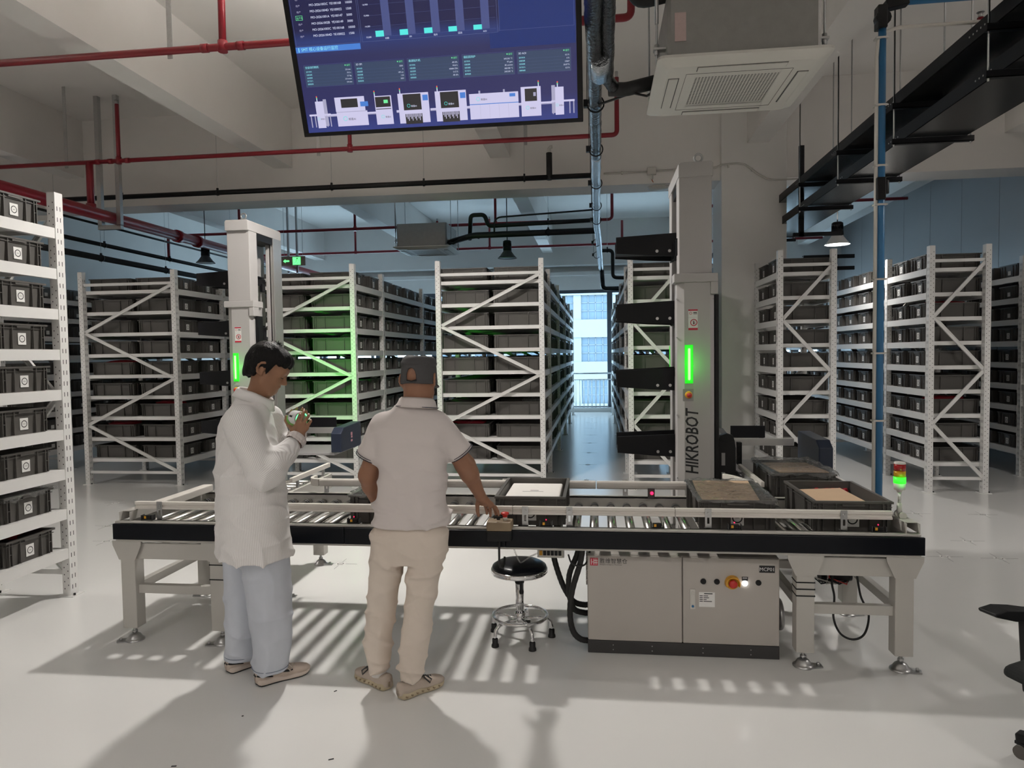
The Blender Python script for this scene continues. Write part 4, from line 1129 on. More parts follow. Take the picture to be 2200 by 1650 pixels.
# ================================================================== LAMPS
def high_bay(label, x, y, z, on, power=1.0, drop=None, up=0.35):
    t = thing('high_bay_lamp', label, 'lamp', (x, y, z), 0, 'bell shaped high bay lamps')
    MB().cyl((0, 0, 0.30), (0, 0, (drop or ZC)-z), 0.008, n=6).build('cord', 'black_plastic', t)
    m = MB(); m.lathe([(0.0, 0.31), (0.05, 0.305), (0.072, 0.29), (0.074, 0.255), (0.060, 0.25), (0.060, 0.21), (0.076, 0.20), (0.078, 0.13), (0.06, 0.125), (0.0, 0.125)], (0, 0, 0), 20)
    for k in range(14):
        a = 2*PI*k/14; c, s = math.cos(a), math.sin(a)
        m.bar((0.055*c, 0.055*s, 0.215), (0.074*c, 0.074*s, 0.215), 0.005, 0.09)
    m.build('driver_housing', 'black_plastic', t)
    MB().lathe([(0.068, 0.13), (0.085, 0.10), (0.12, 0.05), (0.160, 0.008), (0.165, 0.0), (0.160, 0.0), (0.115, 0.045), (0.06, 0.12)], (0, 0, 0), 32).build('shade', 'lamp_white' if on else 'dark_metal', t)
    MB().lathe([(0.0, 0.006), (0.156, 0.006), (0.156, 0.012), (0.0, 0.012)], (0, 0, 0), 32).build('diffuser', 'lamp_glow' if on else 'lamp_white', t)
    if on:
        l = bpy.data.lights.new('bulb', 'SPOT'); l.energy = LAMP_POWER*power; l.spot_size = math.radians(165); l.spot_blend = 0.5
        l.shadow_soft_size = 0.10; l.color = (1.0, 0.955, 0.90)
        o = bpy.data.objects.new('bulb', l); COL.objects.link(o); o.parent = t; o.location = (0, 0, -0.01)
        # upward spot added above the housing to brighten the ceiling
        l2 = bpy.data.lights.new('uplight', 'SPOT'); l2.energy = LAMP_POWER*power*up; l2.spot_size = math.radians(172); l2.spot_blend = 0.5; l2.shadow_soft_size = 0.10; l2.color = (1.0, 0.955, 0.90)
        o2 = bpy.data.objects.new('uplight', l2); COL.objects.link(o2); o2.parent = t; o2.location = (0, 0, 0.33); o2.rotation_euler = (PI, 0, 0)
    return t
high_bay('lit lamp hanging above the aisle beside the narrow racks', 3.22, 9.9, 3.06, True, 0.40, None, 0.06)
high_bay('unlit dark lamp hanging over the middle rack', -1.54, 12.0, 3.31, False)
high_bay('unlit dark lamp at left near the black pipes', -7.05, 11.9, 3.38, False)
high_bay('lit lamp hidden behind the hanging display screen', -1.75, 5.40, 3.95, True, 2.3, None, 0.48)
high_bay('lit fill lamp added behind the camera, left', -3.4, -1.2, 4.0, True, 0.8)  # unseen lamp added as fill from behind the view
high_bay('lit fill lamp added behind the camera, right', 2.6, -1.0, 4.0, True, 0.8)  # second unseen fill lamp, added to light the front faces
high_bay('lit fill lamp added right of the view', 4.9, 4.6, 4.0, True, 0.85)  # added out of view to fill the right floor and wall
high_bay('lit fill lamp added left of the view', -7.6, 4.6, 4.0, True, 0.9)  # added out of view to fill the left side
high_bay('lit fill lamp added furthest behind the camera', -0.4, -4.6, 4.0, True, 0.9)  # extra unseen lamp added to raise the ambient light

# ================================================================== CEILING CASSETTE AIR CONDITIONERS
def cassette(label, cx, cy, z, detail):
    t = thing('ceiling_air_conditioner', label, 'air conditioner', (cx, cy, z), 0, 'cassette air conditioners')
    a = 0.48
    MB().prism([(-0.40, -0.42), (0.40, -0.42), (0.42, -0.40), (0.42, 0.40), (0.40, 0.42), (-0.40, 0.42), (-0.42, 0.40), (-0.42, -0.40)], 0.055, 0.42, 'z').build('body', 'galv', t, False, 0.004)
    vs = []; fs = []
    prof = ((a, 0.045), (a, 0.03), (a-0.06, 0.004), (a-0.07, 0.0), (0.245, 0.0))
    def sq(r, zz, rad=0.05):
        out = []
        for q in range(4):
            cxq = (r-rad)*(1 if q in (0, 3) else -1); cyq = (r-rad)*(1 if q in (0, 1) else -1)
            for k in range(5):
                an = PI/2*q + PI/2*k/4
                out.append((cxq+rad*math.cos(an), cyq+rad*math.sin(an), zz))
        return out
    rings = [sq(r, zz, 0.045 if r > 0.3 else 0.02) for r, zz in prof]
    nn = len(rings[0]); vs = [p for r_ in rings for p in r_]
    for k in range(len(rings)-1):
        for i in range(nn):
            j = (i+1) % nn; fs.append((k*nn+i, k*nn+j, (k+1)*nn+j, (k+1)*nn+i))
    fs.append(tuple(range(nn)))
    pn = MB().add(vs, fs, 0, False).build('panel', 'ac_white', t)
    # perforated intake grille: real punched strip of round-cornered holes
    g = MB(); n_ = 26; s_ = 0.49/n_; hw = s_*0.29
    for j in range(n_):
        for i in range(n_):
            x = -0.245+s_*(i+0.5); y = -0.245+s_*(j+0.5)
            g.add([(x-s_/2, y-s_/2, 0.001), (x+s_/2, y-s_/2, 0.001), (x+s_/2, y+s_/2, 0.001), (x-s_/2, y+s_/2, 0.001),
                   (x-hw, y-hw, 0.001), (x+hw, y-hw, 0.001), (x+hw, y+hw, 0.001), (x-hw, y+hw, 0.001)],
                  [(0,1,5,4),(1,2,6,5),(2,3,7,6),(3,0,4,7)])
    g.add([(-0.245, -0.245, 0.014), (0.245, -0.245, 0.014), (0.245, 0.245, 0.014), (-0.245, 0.245, 0.014)], [(0,1,2,3)], 1)
    g.build('intake_grille', ['ac_white', 'ac_dark'], pn)
    m = MB()
    for (x0, x1, y0, y1) in ((-0.30, 0.30, -0.302, -0.300), (-0.30, 0.30, 0.300, 0.302), (-0.302, -0.30, -0.30, 0.30), (0.30, 0.302, -0.30, 0.30)): m.box(x0, x1, y0, y1, -0.0015, 0.001)
    m.build('grille_frame', 'ac_dark', pn)
    for q in range(4):
        an = q*PI/2; c, s = math.cos(an), math.sin(an)
        m = MB(); m.box(-0.25, 0.25, 0.335, 0.400, -0.0025, 0.0, 1); m.box(-0.246, 0.246, 0.342, 0.396, -0.007, -0.002, 0)
        m.v = [(x*c-y*s, x*s+y*c, zz) for x, y, zz in m.v]
        m.build('louvre', ['ac_white', 'ac_dark'], pn, False, 0.002)
    for sx in (-1, 1):
        for sy in (-1, 1):
            m = MB(); x, y = sx*0.47, sy*0.30
            m.cyl((x, y, 0.06), (x, y, ZC-z), 0.006, n=6); m.cyl((x, y, 0.30), (x, y, ZC-z), 0.011, n=8) if sy < 0 and sx < 0 else None
            m.bar((x-sx*0.08, y, 0.15), (x+sx*0.02, y, 0.15), 0.05, 0.012); m.cyl((x, y, 0.12), (x, y, 0.18), 0.014, n=6)
            m.build('hanger_rod', 'zinc', t)
    return t
ac1 = cassette('large ceiling cassette air conditioner at upper right', 0.83, 4.53, 3.27, True)
tg = MB().box(-0.40, -0.33, -0.425, -0.4225, 0.14, 0.30); tg.v = [(x*0.9-0.02, y, z_) for x, y, z_ in tg.v]
tg.build('paper_tag', mat('tag_pink', (0.55, 0.42, 0.40), 0.8, nz=0.1, nscale=60).name, ac1)
cassette('ceiling cassette air conditioner far behind in the middle', -2.86, 11.65, 3.40, False)

# ================================================================== PIPES
def pipe(name, label, pts, r, material, cat='pipe', group=None, rad=0.0, n=12, hang=(), hangz=ZC, clamp='black_plastic', rods=0.003, parent_label=None):
    """run of pipe with rounded bends; hang = list of points where a thin rod hangs from the slab"""
    t = thing(name, label, cat, pts[0], 0, group)
    P_ = []
    pts = [Vector(p) for p in pts]
    for k, p in enumerate(pts):
        if 0 < k < len(pts)-1 and rad > 0:
            d0 = (pts[k-1]-p).normalized(); d1 = (pts[k+1]-p).normalized()
            for q in range(7):
                u = q/6; P_.append((p+d0*rad)*(1-u)**2 + p*2*u*(1-u) + (p+d1*rad)*u*u)
        else: P_.append(p)
    MB().tube(P_, r, n).build('run', material, t, True)
    for h in hang:
        m = MB(); m.cyl((h[0], h[1], h[2]-r-0.03), (h[0], h[1], hangz), rods, n=6); m.build('hanger_rod', 'zinc', t, True)
        ax = Vector((pts[1]-pts[0])).normalized()
        MB().cyl(Vector(h)-ax*0.012, Vector(h)+ax*0.012, r*1.18, n=12).box(h[0]-0.012, h[0]+0.012, h[1]-0.012, h[1]+0.012, h[2]+r*0.9, h[2]+r+0.03).build('clamp', clamp, t, True)
    return t
RG = 'red sprinkler pipes under the ceiling'
def riser(t, x, y, z0, z1, r, head=True):
    MB().cyl((x, y, z0), (x, y, z1), r, n=10).cyl((x, y, z0-0.04), (x, y, z0+0.05), r*1.35, n=10).build('riser', 'sprinkler_red', t, True)
    if head: MB().cyl((x, y, z1), (x, y, z1+0.05), r*0.7, n=8).cyl((x, y, z1+0.05), (x, y, z1+0.055), r*1.2, n=10).build('sprinkler_head', 'zinc', t, True)
def flat_hanger(t, x, y, z0):
    MB().box(x-0.022, x+0.022, y-0.004, y+0.004, z0-0.06, ZC).build('flat_hanger', 'zinc', t, True)
def couplings(t, xs, y, z, r):
    for x in xs: MB().cyl((x-0.03, y, z), (x+0.03, y, z), r*1.2, n=12).build('coupling', 'sprinkler_red', t, True)
p1 = pipe('sprinkler_pipe', 'red pipe crossing the ceiling at top left behind the display', [(-9.8, 5.58, 4.25), (0.28, 5.58, 4.25), (0.28, 5.58, 4.75)], 0.030, 'sprinkler_red', group=RG, rad=0.06)
riser(p1, -3.09, 5.58, 4.25, 5.15, 0.030, False); flat_hanger(p1, -3.57, 5.59, 4.25); couplings(p1, (-3.25, -2.93, -0.1), 5.58, 4.25, 0.03)
p2 = pipe('sprinkler_pipe', 'red pipe just below the display, ending in an upturned elbow', [(-9.8, 8.5, 4.25), (0.25, 8.5, 4.25), (0.25, 8.5, 4.92)], 0.028, 'sprinkler_red', group=RG, rad=0.06)
riser(p2, -6.20, 8.5, 4.25, 4.98, 0.026); riser(p2, -3.06, 8.5, 4.25, 4.60, 0.026, False); flat_hanger(p2, -6.95, 8.5, 4.25); flat_hanger(p2, -3.48, 8.52, 4.25); flat_hanger(p2, -0.85, 8.52, 4.25); couplings(p2, (-6.5, -6.32, -6.08), 8.5, 4.25, 0.028)
MB().cyl((0.25, 8.5, 4.92), (0.25, 8.5, 4.99), 0.018, n=8).build('sprinkler_head', 'zinc', p2, True)
p3 = pipe('sprinkler_pipe', 'red pipe behind the big beam, crossing over the racks', [(-9.0, 13.8, 3.75), (-9.0, 13.8, 4.25), (0.30, 13.8, 4.25), (0.30, 13.8, 4.85)], 0.030, 'sprinkler_red', group=RG, rad=0.08)
for x in (-7.4, -4.9, -2.0): riser(p3, x, 13.8, 4.25, 4.95, 0.026)
p4 = pipe('sprinkler_pipe', 'thin red pipe furthest back above the racks', [(-8.8, 16.9, 3.8), (-8.8, 16.9, 4.25), (0.6, 16.9, 4.25), (0.6, 16.9, 4.8)], 0.030, 'sprinkler_red', group=RG, rad=0.08)
for x in (-6.0, -3.9, -2.6): riser(p4, x, 16.9, 4.25, 4.95, 0.026)
p5 = pipe('sprinkler_pipe', 'red pipe ending at the grey panel wall beyond the trays', [(1.9, 12.9, 4.25), (5.35, 12.9, 4.25)], 0.028, 'sprinkler_red', group=RG)
p6 = pipe('sprinkler_pipe', 'red pipe behind the lit lamp at right', [(1.9, 17.0, 4.25), (5.2, 17.0, 4.25)], 0.030, 'sprinkler_red', group=RG)
p7 = pipe('sprinkler_pipe', 'red pipe at upper right edge with an upright branch', [(3.6, 7.4, 4.25), (6.25, 7.4, 4.25)], 0.030, 'sprinkler_red', group=RG)
riser(p7, 3.72, 7.4, 4.25, 4.85, 0.03)
pm = pipe('sprinkler_main', 'thick red sprinkler main running back along the left', [(-6.62, -3.0, 3.60), (-6.62, 18.8, 3.60)], 0.078, 'sprinkler_red', n=20)
for y in (8.5, 13.8): riser(pm, -6.62, y, 3.66, 4.25, 0.045, False)
for y in (10.4, 10.95): MB().cyl((-6.62, y-0.05, 3.6), (-6.62, y+0.05, 3.6), 0.098, n=18).build('coupling', 'sprinkler_red', pm, True)
m = MB()
for x in (-6.78, -6.50): m.box(x-0.03, x+0.03, 8.86, 8.92, 3.49, ZC)
m.box(-6.81, -6.47, 8.86, 8.92, 3.44, 3.50); m.build('channel_hanger', 'zinc', pm, True)
m = MB()
for x in (-6.72, -6.52): m.box(x-0.02, x+0.02, 14.6, 14.64, 3.49, ZC)
m.build('channel_hanger', 'zinc', pm, True)
# black pipe along the big beam
bp_ = pipe('drain_pipe', 'long black pipe hung along the front of the big beam', [(-9.0, 9.5, 4.03), (0.0, 9.5, 4.035)], 0.036, 'black_plastic', hang=[(-8.0, 9.5, 4.03), (-6.90, 9.5, 4.03), (-5.41, 9.5, 4.03), (-3.70, 9.5, 4.03), (-2.37, 9.5, 4.03), (-0.97, 9.5, 4.03)])
MB().cyl((-0.63, 9.5, 4.0), (-0.63, 9.5, 4.36), 0.040, n=14).build('stub', 'insulation', bp_, True)
MB().tube([(-0.63, 9.5, 4.36), (-0.63, 9.5, 4.42), (-0.61, 9.5, 4.44), (-0.585, 9.5, 4.44)], 0.022, 8).build('elbow', 'ac_white', bp_, True)
# black insulated pipes far left running back
LG = 'black pipes running back along the left'
pipe('insulated_pipe', 'thin black cable line, uppermost of the left black pipes', [(-7.55, 6.0, 3.72), (-7.55, 16.0, 3.72)], 0.018, 'insulation', group=LG)
pipe('insulated_pipe', 'black pipe with clamps, middle of the left black pipes', [(-7.55, 6.0, 3.42), (-7.55, 14.4, 3.42), (-7.0, 14.9, 3.42), (-7.0, 14.9, 2.95)], 0.032, 'insulation', group=LG, rad=0.08, hang=[(-7.55, 9.95, 3.42), (-7.55, 11.6, 3.42)])
pipe('insulated_pipe', 'thick black pipe, lowest of the left black pipes', [(-7.50, 6.0, 3.20), (-7.50, 14.6, 3.20), (-6.6, 15.0, 3.15)], 0.046, 'insulation', group=LG, rad=0.1, hang=[(-7.50, 9.8, 3.20), (-7.50, 11.4, 3.20), (-7.5, 13.6, 3.2)])
# foil wrapped refrigerant lines overhead, running back above the aisle
FG = 'foil wrapped overhead lines'
def crinkle(pts, r, seed, mi=0):
    P_ = []; R_ = []
    for k in range(len(pts)-1):
        a, b = Vector(pts[k]), Vector(pts[k+1]); n_ = max(2, int((b-a).length/0.035))
        for q in range(n_):
            t = q/n_; p = a.lerp(b, t)
            P_.append(p + Vector((0.006*mnoise.noise(Vector((p.y*2.5, seed, 0))), 0, 0.006*mnoise.noise(Vector((p.y*2.5, seed, 7))))))
            R_.append(r*(1 + 0.10*mnoise.noise(Vector((p.y*9, p.z*9, seed))) + 0.05*mnoise.noise(Vector((p.y*30, p.z*30, seed)))))
    P_.append(Vector(pts[-1])); R_.append(r)
    return P_, R_
fl = thing('wrapped_pipe', 'dark foil wrapped pipe running overhead beside the display', 'pipe', (-0.005, 3.0, 3.4), 0, FG)
P_, R_ = crinkle([(-0.010, 1.6, 3.40), (-0.006, 4.0, 3.40), (0.0, 6.3, 3.40)], 0.046, 1)
MB().tube(P_, R_, 14).build('wrapped_run', 'foil', fl, True)
P_, R_ = crinkle([(0.0, 6.3, 3.40), (0.0, 9.6, 3.40), (0.03, 11.0, 3.40), (0.08, 14.6, 3.40)], 0.046, 4)
MB().tube(P_, R_, 14).build('wrapped_run', 'foil_bright', fl, True)
P_, R_ = crinkle([(0.06, 1.6, 3.42), (0.065, 3.4, 3.42), (0.075, 4.55, 3.40), (0.13, 4.72, 3.39)], 0.040, 2)
MB().tube(P_, R_, 14).build('wrapped_branch', 'foil', fl, True)
MB().cyl((0.03, 4.16, 3.375), (0.028, 4.44, 3.375), 0.058, 0.055, 16).build('silver_tape', 'foil_bright', fl, True)
for y in (5.0, 6.1, 7.3, 8.4, 9.3, 11.2, 12.6):
    m = MB(); m.tube([(0.0+0.058*math.cos(2*PI*k/20), y, 3.40+0.058*math.sin(2*PI*k/20)) for k in range(20)], 0.006, 6, closed=True); m.box(-0.085, -0.055, y-0.02, y+0.02, 3.38, 3.43)
    m.cyl((-0.06, y, 3.43), (-0.06, y, ZC), 0.003, n=5); m.build('pipe_clip', 'black_plastic', fl, True)
o = pipe('insulated_pipe', 'black insulated pipe from the wrapped line into the near air conditioner', [(0.09, 4.70, 3.385), (0.20, 4.72, 3.385), (0.42, 4.70, 3.42)], 0.045, 'insulation', group='black insulated pipes', rad=0.03)
o = pipe('insulated_pipe', 'black insulated pipe dropping from the ceiling to the near air conditioner', [(0.235, 4.42, 5.2), (0.235, 4.42, 3.79), (0.46, 4.36, 3.80)], 0.042, 'insulation', group='black insulated pipes', rad=0.10)
o = MB().tube([(0.02, 4.9, 3.36), (0.12, 4.85, 3.37), (0.24, 4.72, 3.36), (0.33, 4.65, 3.31), (0.37, 4.62, 3.32)], 0.008, 6).build('control_cable', 'rubber'); tag(o, 'thin black cable drooping into the near air conditioner', 'cable')
# lines from the far cassette
o = pipe('insulated_pipe', 'thick black pipe from the far air conditioner to the wrapped line', [(-2.43, 11.4, 3.52), (-1.95, 10.95, 3.54), (-0.03, 10.9, 3.54)], 0.048, 'insulation', group='black insulated pipes', rad=0.1, hang=[(-0.75, 10.9, 3.54)])
o = pipe('insulated_pipe', 'black pipe with a raised loop above the far air conditioner', [(-2.05, 11.2, 3.52), (-1.98, 10.95, 3.86), (-1.76, 10.95, 3.86), (-1.70, 10.95, 3.68), (-0.03, 10.9, 3.70)], 0.034, 'insulation', group='black insulated pipes', rad=0.06, hang=[(-0.75, 10.9, 3.69)])
o = pipe('insulated_pipe', 'thin black pipe arching over to the wrapped line', [(-1.60, 10.9, 3.56), (-1.60, 10.9, 3.80), (-0.03, 10.9, 3.86)], 0.014, 'insulation', group='black insulated pipes', rad=0.12)
o = MB().tube([(-2.44, 11.3, 3.5), (-2.3, 11.1, 3.45), (-2.15, 11.05, 3.52), (-2.0, 11.0, 3.55), (-1.85, 10.95, 3.50)], 0.02, 7).build('cable_bundle', 'rubber'); tag(o, 'tangle of black cables at the far air conditioner', 'cable')
o = pipe('insulated_pipe', 'black bent pipe behind the wrapped line near the window', [(0.08, 13.6, 3.62), (0.30, 13.6, 3.62), (0.30, 13.6, 3.10), (0.62, 13.6, 3.08)], 0.035, 'insulation', group='black insulated pipes', rad=0.08, hang=[(0.2, 13.6, 3.62)])
o = pipe('insulated_pipe', 'short black pipe stub at the far end of the wrapped line', [(0.10, 14.6, 3.36), (0.12, 14.6, 2.98), (0.75, 14.6, 2.98)], 0.045, 'foil', group='black insulated pipes', rad=0.08)

# ================================================================== CABLE TRAYS (upper right)
TG = 'black cable trays'
def cable_tray(label, xa, xb, z, y0, y1, bars, xl, xr_):
    t = thing('cable_tray', label, 'cable tray', ((xa+xb)/2, y0, z), 0, TG)
    MB().box(xa, xb, y0, y1, z, z+0.004).build('tray_bottom', mat('tray_gloss', (0.02, 0.02, 0.022), 0.22, 0.3, bump=0.05, bscale=8).name, t, True)
    for x in (xa, xb-0.004): MB().box(x, x+0.004, y0, y1, z, z+0.10).build('tray_side', 'black_metal', t, True)
    for y in bars:
        b = MB().box(xl, xr_, y-0.02, y+0.02, z-0.045, z-0.04).box(xl, xr_, y-0.02, y-0.015, z-0.045, z-0.002).build('cross_bar', 'black_metal', t, True)
        for x in (xl+0.02, xr_-0.02):
            MB().cyl((x, y, z-0.06), (x, y, ZC), 0.007, n=6).build('hanger_rod', 'zinc', t, True)
    m = MB()
    for y in bars:
        for k in range(5): m.cyl((xa-0.003, y+0.12+k*0.045, z+0.05), (xa, y+0.12+k*0.045, z+0.05), 0.006, n=6)
    m.build('joint_bolts', 'zinc', t, True)
    return t
bars = [3.3, 4.6, 5.95, 7.25, 8.55, 10.9, 12.2, 13.5]
cable_tray('upper black cable tray running back at upper right', 2.40, 2.72, 3.60, 0.5, 16.0, bars, 2.34, 2.75)
cable_tray('lower black cable tray with shiny underside at upper right', 2.44, 2.90, 3.32, 0.5, 16.0, bars, 2.34, 2.95)
t = pipe('conduit_pipe', 'blue pipe lying along the black cable trays', [(2.54, 0.5, 3.36), (2.54, 9.0, 3.36)], 0.030, 'blue_pipe', cat='pipe')
for y in (4.2, 6.3): MB().cyl((2.54, y-0.05, 3.36), (2.54, y+0.05, 3.36), 0.037, n=12).build('coupling', 'black_plastic', t, True)
m = thing('support_frame', 'black upright bracket holding the trays beside the column', 'bracket', (2.60, 9.35, 3.2))
MB().box(2.57, 2.63, 9.33, 9.37, 3.10, 4.25).box(2.57, 2.63, 9.37, 9.374, 3.10, 4.25).build('upright', 'black_metal', m, True)
MB().box(2.50, 3.10, 9.33, 9.37, 3.10, 3.15).build('arm', 'black_metal', m, True)
MB().box(2.57, 3.0, 9.33, 9.37, 3.50, 3.55).build('arm', 'black_metal', m, True)
for z in (2.97, 3.16):
    o = MB().box(3.35, 4.14, 11.9, 11.94, z-0.03, z+0.03).box(3.35, 4.14, 11.94, 12.0, z+0.02, z+0.03).build('wall_bracket', 'black_metal'); tag(o, 'black bar sticking out above the narrow racks, %s of two' % ('lower' if z < 3 else 'upper'), 'bracket', 'black bars above the narrow racks')
# slim white conduit at the top right with the blue drop pole
bp2 = thing('service_pole', 'vertical blue and white service pole dropping from the ceiling at right', 'pole', (1.90, 5.0, 0))
MB().cyl((1.905, 5.0, 0.60), (1.905, 5.0, 3.86), 0.024, n=16).build('blue_pipe', 'blue_pipe', bp2, True)
MB().tube([(1.872, 5.0, 0.60), (1.872, 5.0, 3.45), (1.870, 5.0, 3.60), (1.88, 5.0, 3.70), (1.92, 5.0, 3.76), (2.0, 5.0, 3.785), (6.2, 5.0, 3.80)], 0.0125, 10).build('white_conduit', 'guide_white', bp2, True)
MB().cyl((1.905, 4.97, 3.85), (1.905, 5.03, 3.85), 0.05, n=12).box(1.865, 1.925, 4.96, 5.04, 3.78, 3.93).bar((1.92, 5.0, 3.93), (2.06, 5.0, 3.955), 0.07, 0.06).build('elbow', 'black_plastic', bp2, True, 0.006)
MB().cyl((2.03, 5.0, 3.955), (6.2, 5.0, 3.97), 0.026, n=14).build('blue_branch', 'blue_pipe', bp2, True)
for z in (3.72, 3.28, 2.88, 2.62, 2.12, 1.62, 1.16): MB().box(1.858, 1.932, 4.972, 5.028, z-0.006, z+0.006).box(1.93, 1.944, 4.985, 4.99, z-0.002, z+0.006).build('cable_tie', 'ac_white', bp2, True)
MB().box(1.868, 1.925, 4.962, 5.02, 2.65, 2.80).cyl((1.93, 4.99, 2.69), (1.93, 4.99, 2.78), 0.022, n=12).build('coupling', 'black_plastic', bp2, True, 0.006)
# small things on the beam and slab
cd = thing('surface_conduit', 'white surface conduit running over the beam and column', 'conduit', (0.75, 9.73, 4.11))
MB().tube([(0.10, 9.735, 4.11), (0.69, 9.735, 4.11)], 0.012, 8).build('tube', 'ac_white', cd, True)
MB().tube([(0.81, 9.735, 4.11), (1.60, 9.735, 4.125), (1.66, 9.635, 4.13), (1.86, 9.635, 4.14), (1.96, 9.635, 4.12), (2.14, 9.635, 3.98), (2.24, 9.635, 3.92), (2.34, 9.635, 3.90), (2.92, 9.635, 3.90)], 0.012, 8).build('tube', 'ac_white', cd, True)
MB().box(0.69, 0.81, 9.70, 9.75, 4.06, 4.16).cyl((0.75, 9.73, 4.0), (0.75, 9.73, 4.06), 0.02, n=10).build('junction_box', 'ac_white', cd, True, 0.008)
MB().tube([(0.75, 9.73, 4.0), (0.77, 9.75, 3.97), (0.85, 9.82, 3.955), (0.93, 9.90, 3.955)], 0.006, 6).build('cord', mat('cord_orange', (0.5, 0.12, 0.06), 0.5).name, cd, True)
for x in (0.35, 1.05, 1.75, 2.05): MB().box(x-0.01, x+0.01, 9.62 if x > 1.66 else 9.72, 9.65 if x > 1.66 else 9.75, 4.09 if x < 2 else 4.03, 4.13 if x < 2 else 4.07).build('clip', 'ac_white', cd, True)
o = MB().lathe([(0.0, -0.05), (0.08, -0.048), (0.14, -0.03), (0.155, -0.006), (0.155, 0.0), (0.0, 0.0)], (0.86, 9.97, 3.95), 28).build('ceiling_disc', 'ac_white'); tag(o, 'round white dish fixed under the big beam by the robot', 'speaker')
for (x, y, lab) in ((-5.6, 13.4, 'left'), (-2.62, 13.4, 'middle'), (1.0, 13.4, 'right')):
    t = thing('smoke_detector', 'small white smoke detector on the far ceiling, %s one' % lab, 'smoke detector', (x, y, ZC), 0, 'smoke detectors on the far ceiling')
    MB().lathe([(0.0, -0.055), (0.03, -0.053), (0.045, -0.03), (0.055, -0.022), (0.055, 0.0), (0.0, 0.0)], (0, 0, 0), 18).build('housing', 'ac_white', t)
    MB().cyl((0, 0, -0.062), (0, 0, -0.053), 0.012, n=10).build('sensor_cap', 'dark_metal', t)
# thin suspension rods over the far racks
# exit sign
ex = thing('exit_sign', 'hanging green exit sign with arrow behind the left robot', 'sign', (-4.98, 11.0, 3.16))
MB().box(-0.21, 0.21, -0.012, 0.012, 0.0, 0.15).build('panel', mat('sign_tan', (0.20, 0.17, 0.145), 0.5).name, ex, False, 0.003)
m = MB(); m.box(0.0, 0.135, -0.014, -0.0125, 0.012, 0.138, 0)
m.prism([(-0.165, 0.075), (-0.125, 0.105), (-0.125, 0.088), (-0.06, 0.088), (-0.06, 0.062), (-0.125, 0.062), (-0.125, 0.045)], -0.014, -0.0125, 'y', 0)
y2 = -0.0145; 
m.disc((0.078, y2-0.0006, 0.115), 0.012, 12, 1)
for a, b, w in (((0.075, 0.100), (0.060, 0.066), 0.018), ((0.060, 0.068), (0.085, 0.045), 0.012), ((0.085, 0.045), (0.078, 0.022), 0.010), ((0.060, 0.066), (0.040, 0.045), 0.012), ((0.040, 0.045), (0.020, 0.042), 0.010), ((0.075, 0.097), (0.100, 0.080), 0.009), ((0.070, 0.097), (0.042, 0.088), 0.009), ((0.112, 0.015), (0.112, 0.135), 0.006)):
    m.bar((a[0], y2, a[1]), (b[0], y2, b[1]), 0.001, w, 1, (0, 1, 0))
m.build('pictogram', ['exit_green', 'ink_black'], ex)
for x in (-0.15, 0.17): MB().cyl((x, 0, 0.15), (x, 0, ZC-3.16), 0.003, n=5).build('suspension_rod', 'zinc', ex)

# ================================================================== HANGING DISPLAY
tvt = thing('display_screen', 'large hanging display showing a dark blue production dashboard', 'screen', (-1.716, 4.0, 2.955))
tvt.rotation_euler = (math.radians(20.3), 0, 0)
TWD, THT = 1.646, 0.955
MB().box(0, TWD, 0.002, 0.055, 0, THT).build('housing', 'black_plastic', tvt, False, 0.006)
MB().box(0, TWD, -0.006, 0.004, 0, 0.022).box(0, TWD, -0.006, 0.004, THT-0.018, THT).box(0, 0.030, -0.006, 0.004, 0.02, THT-0.018).box(TWD-0.030, TWD, -0.006, 0.004, 0.02, THT-0.018).build('bezel', 'black_plastic', tvt, False, 0.003)
def emat(name, c, s=0.78):
    m = mat(name, (0.02, 0.02, 0.02), 0.12, emit=c, estr=s); return name
def screen_bg():
    m = mat('screen_bg', (0.01, 0.01, 0.012), 0.10)
    nt = m.node_tree; b = nt.nodes['Principled BSDF']
    tc = nt.nodes.new('ShaderNodeTexCoord'); sp = nt.nodes.new('ShaderNodeSeparateXYZ'); nt.links.new(tc.outputs['Object'], sp.inputs[0])
    rp = nt.nodes.new('ShaderNodeValToRGB'); e = rp.color_ramp.elements
    e[0].position = 0.0; e[0].color = (0.035, 0.055, 0.27, 1); e[1].position = 0.16; e[1].color = (0.030, 0.030, 0.13, 1)
    e2 = rp.color_ramp.elements.new(0.42); e2.color = (0.032, 0.034, 0.12, 1); e3 = rp.color_ramp.elements.new(0.50); e3.color = (0.030, 0.050, 0.20, 1); e4 = rp.color_ramp.elements.new(0.56); e4.color = (0.018, 0.018, 0.075, 1)
    nt.links.new(sp.outputs['Z'], rp.inputs['Fac']); nt.links.new(rp.outputs['Color'], b.inputs['Emission Color']); b.inputs['Emission Strength'].default_value = 0.58
screen_bg()
MB().box(0.030, TWD-0.030, 0.0, 0.003, 0.022, THT-0.018).build('screen_image', 'screen_bg', tvt)
emat('px_white', (0.62, 0.66, 0.85)); emat('px_teal', (0.08, 0.70, 0.66)); emat('px_blue', (0.055, 0.18, 0.55)); emat('px_line', (0.07, 0.09, 0.22)); emat('px_panel', (0.030, 0.050, 0.105)); emat('px_cyan', (0.28, 0.75, 0.85)); emat('px_green', (0.15, 0.75, 0.3)); emat('px_machine', (0.52, 0.50, 0.70)); emat('px_dark', (0.02, 0.018, 0.02)); emat('px_red', (0.8, 0.1, 0.06)); emat('px_bar', (0.055, 0.07, 0.20)); emat('px_deep', (0.008, 0.022, 0.13)); emat('px_grey', (0.33, 0.32, 0.46))
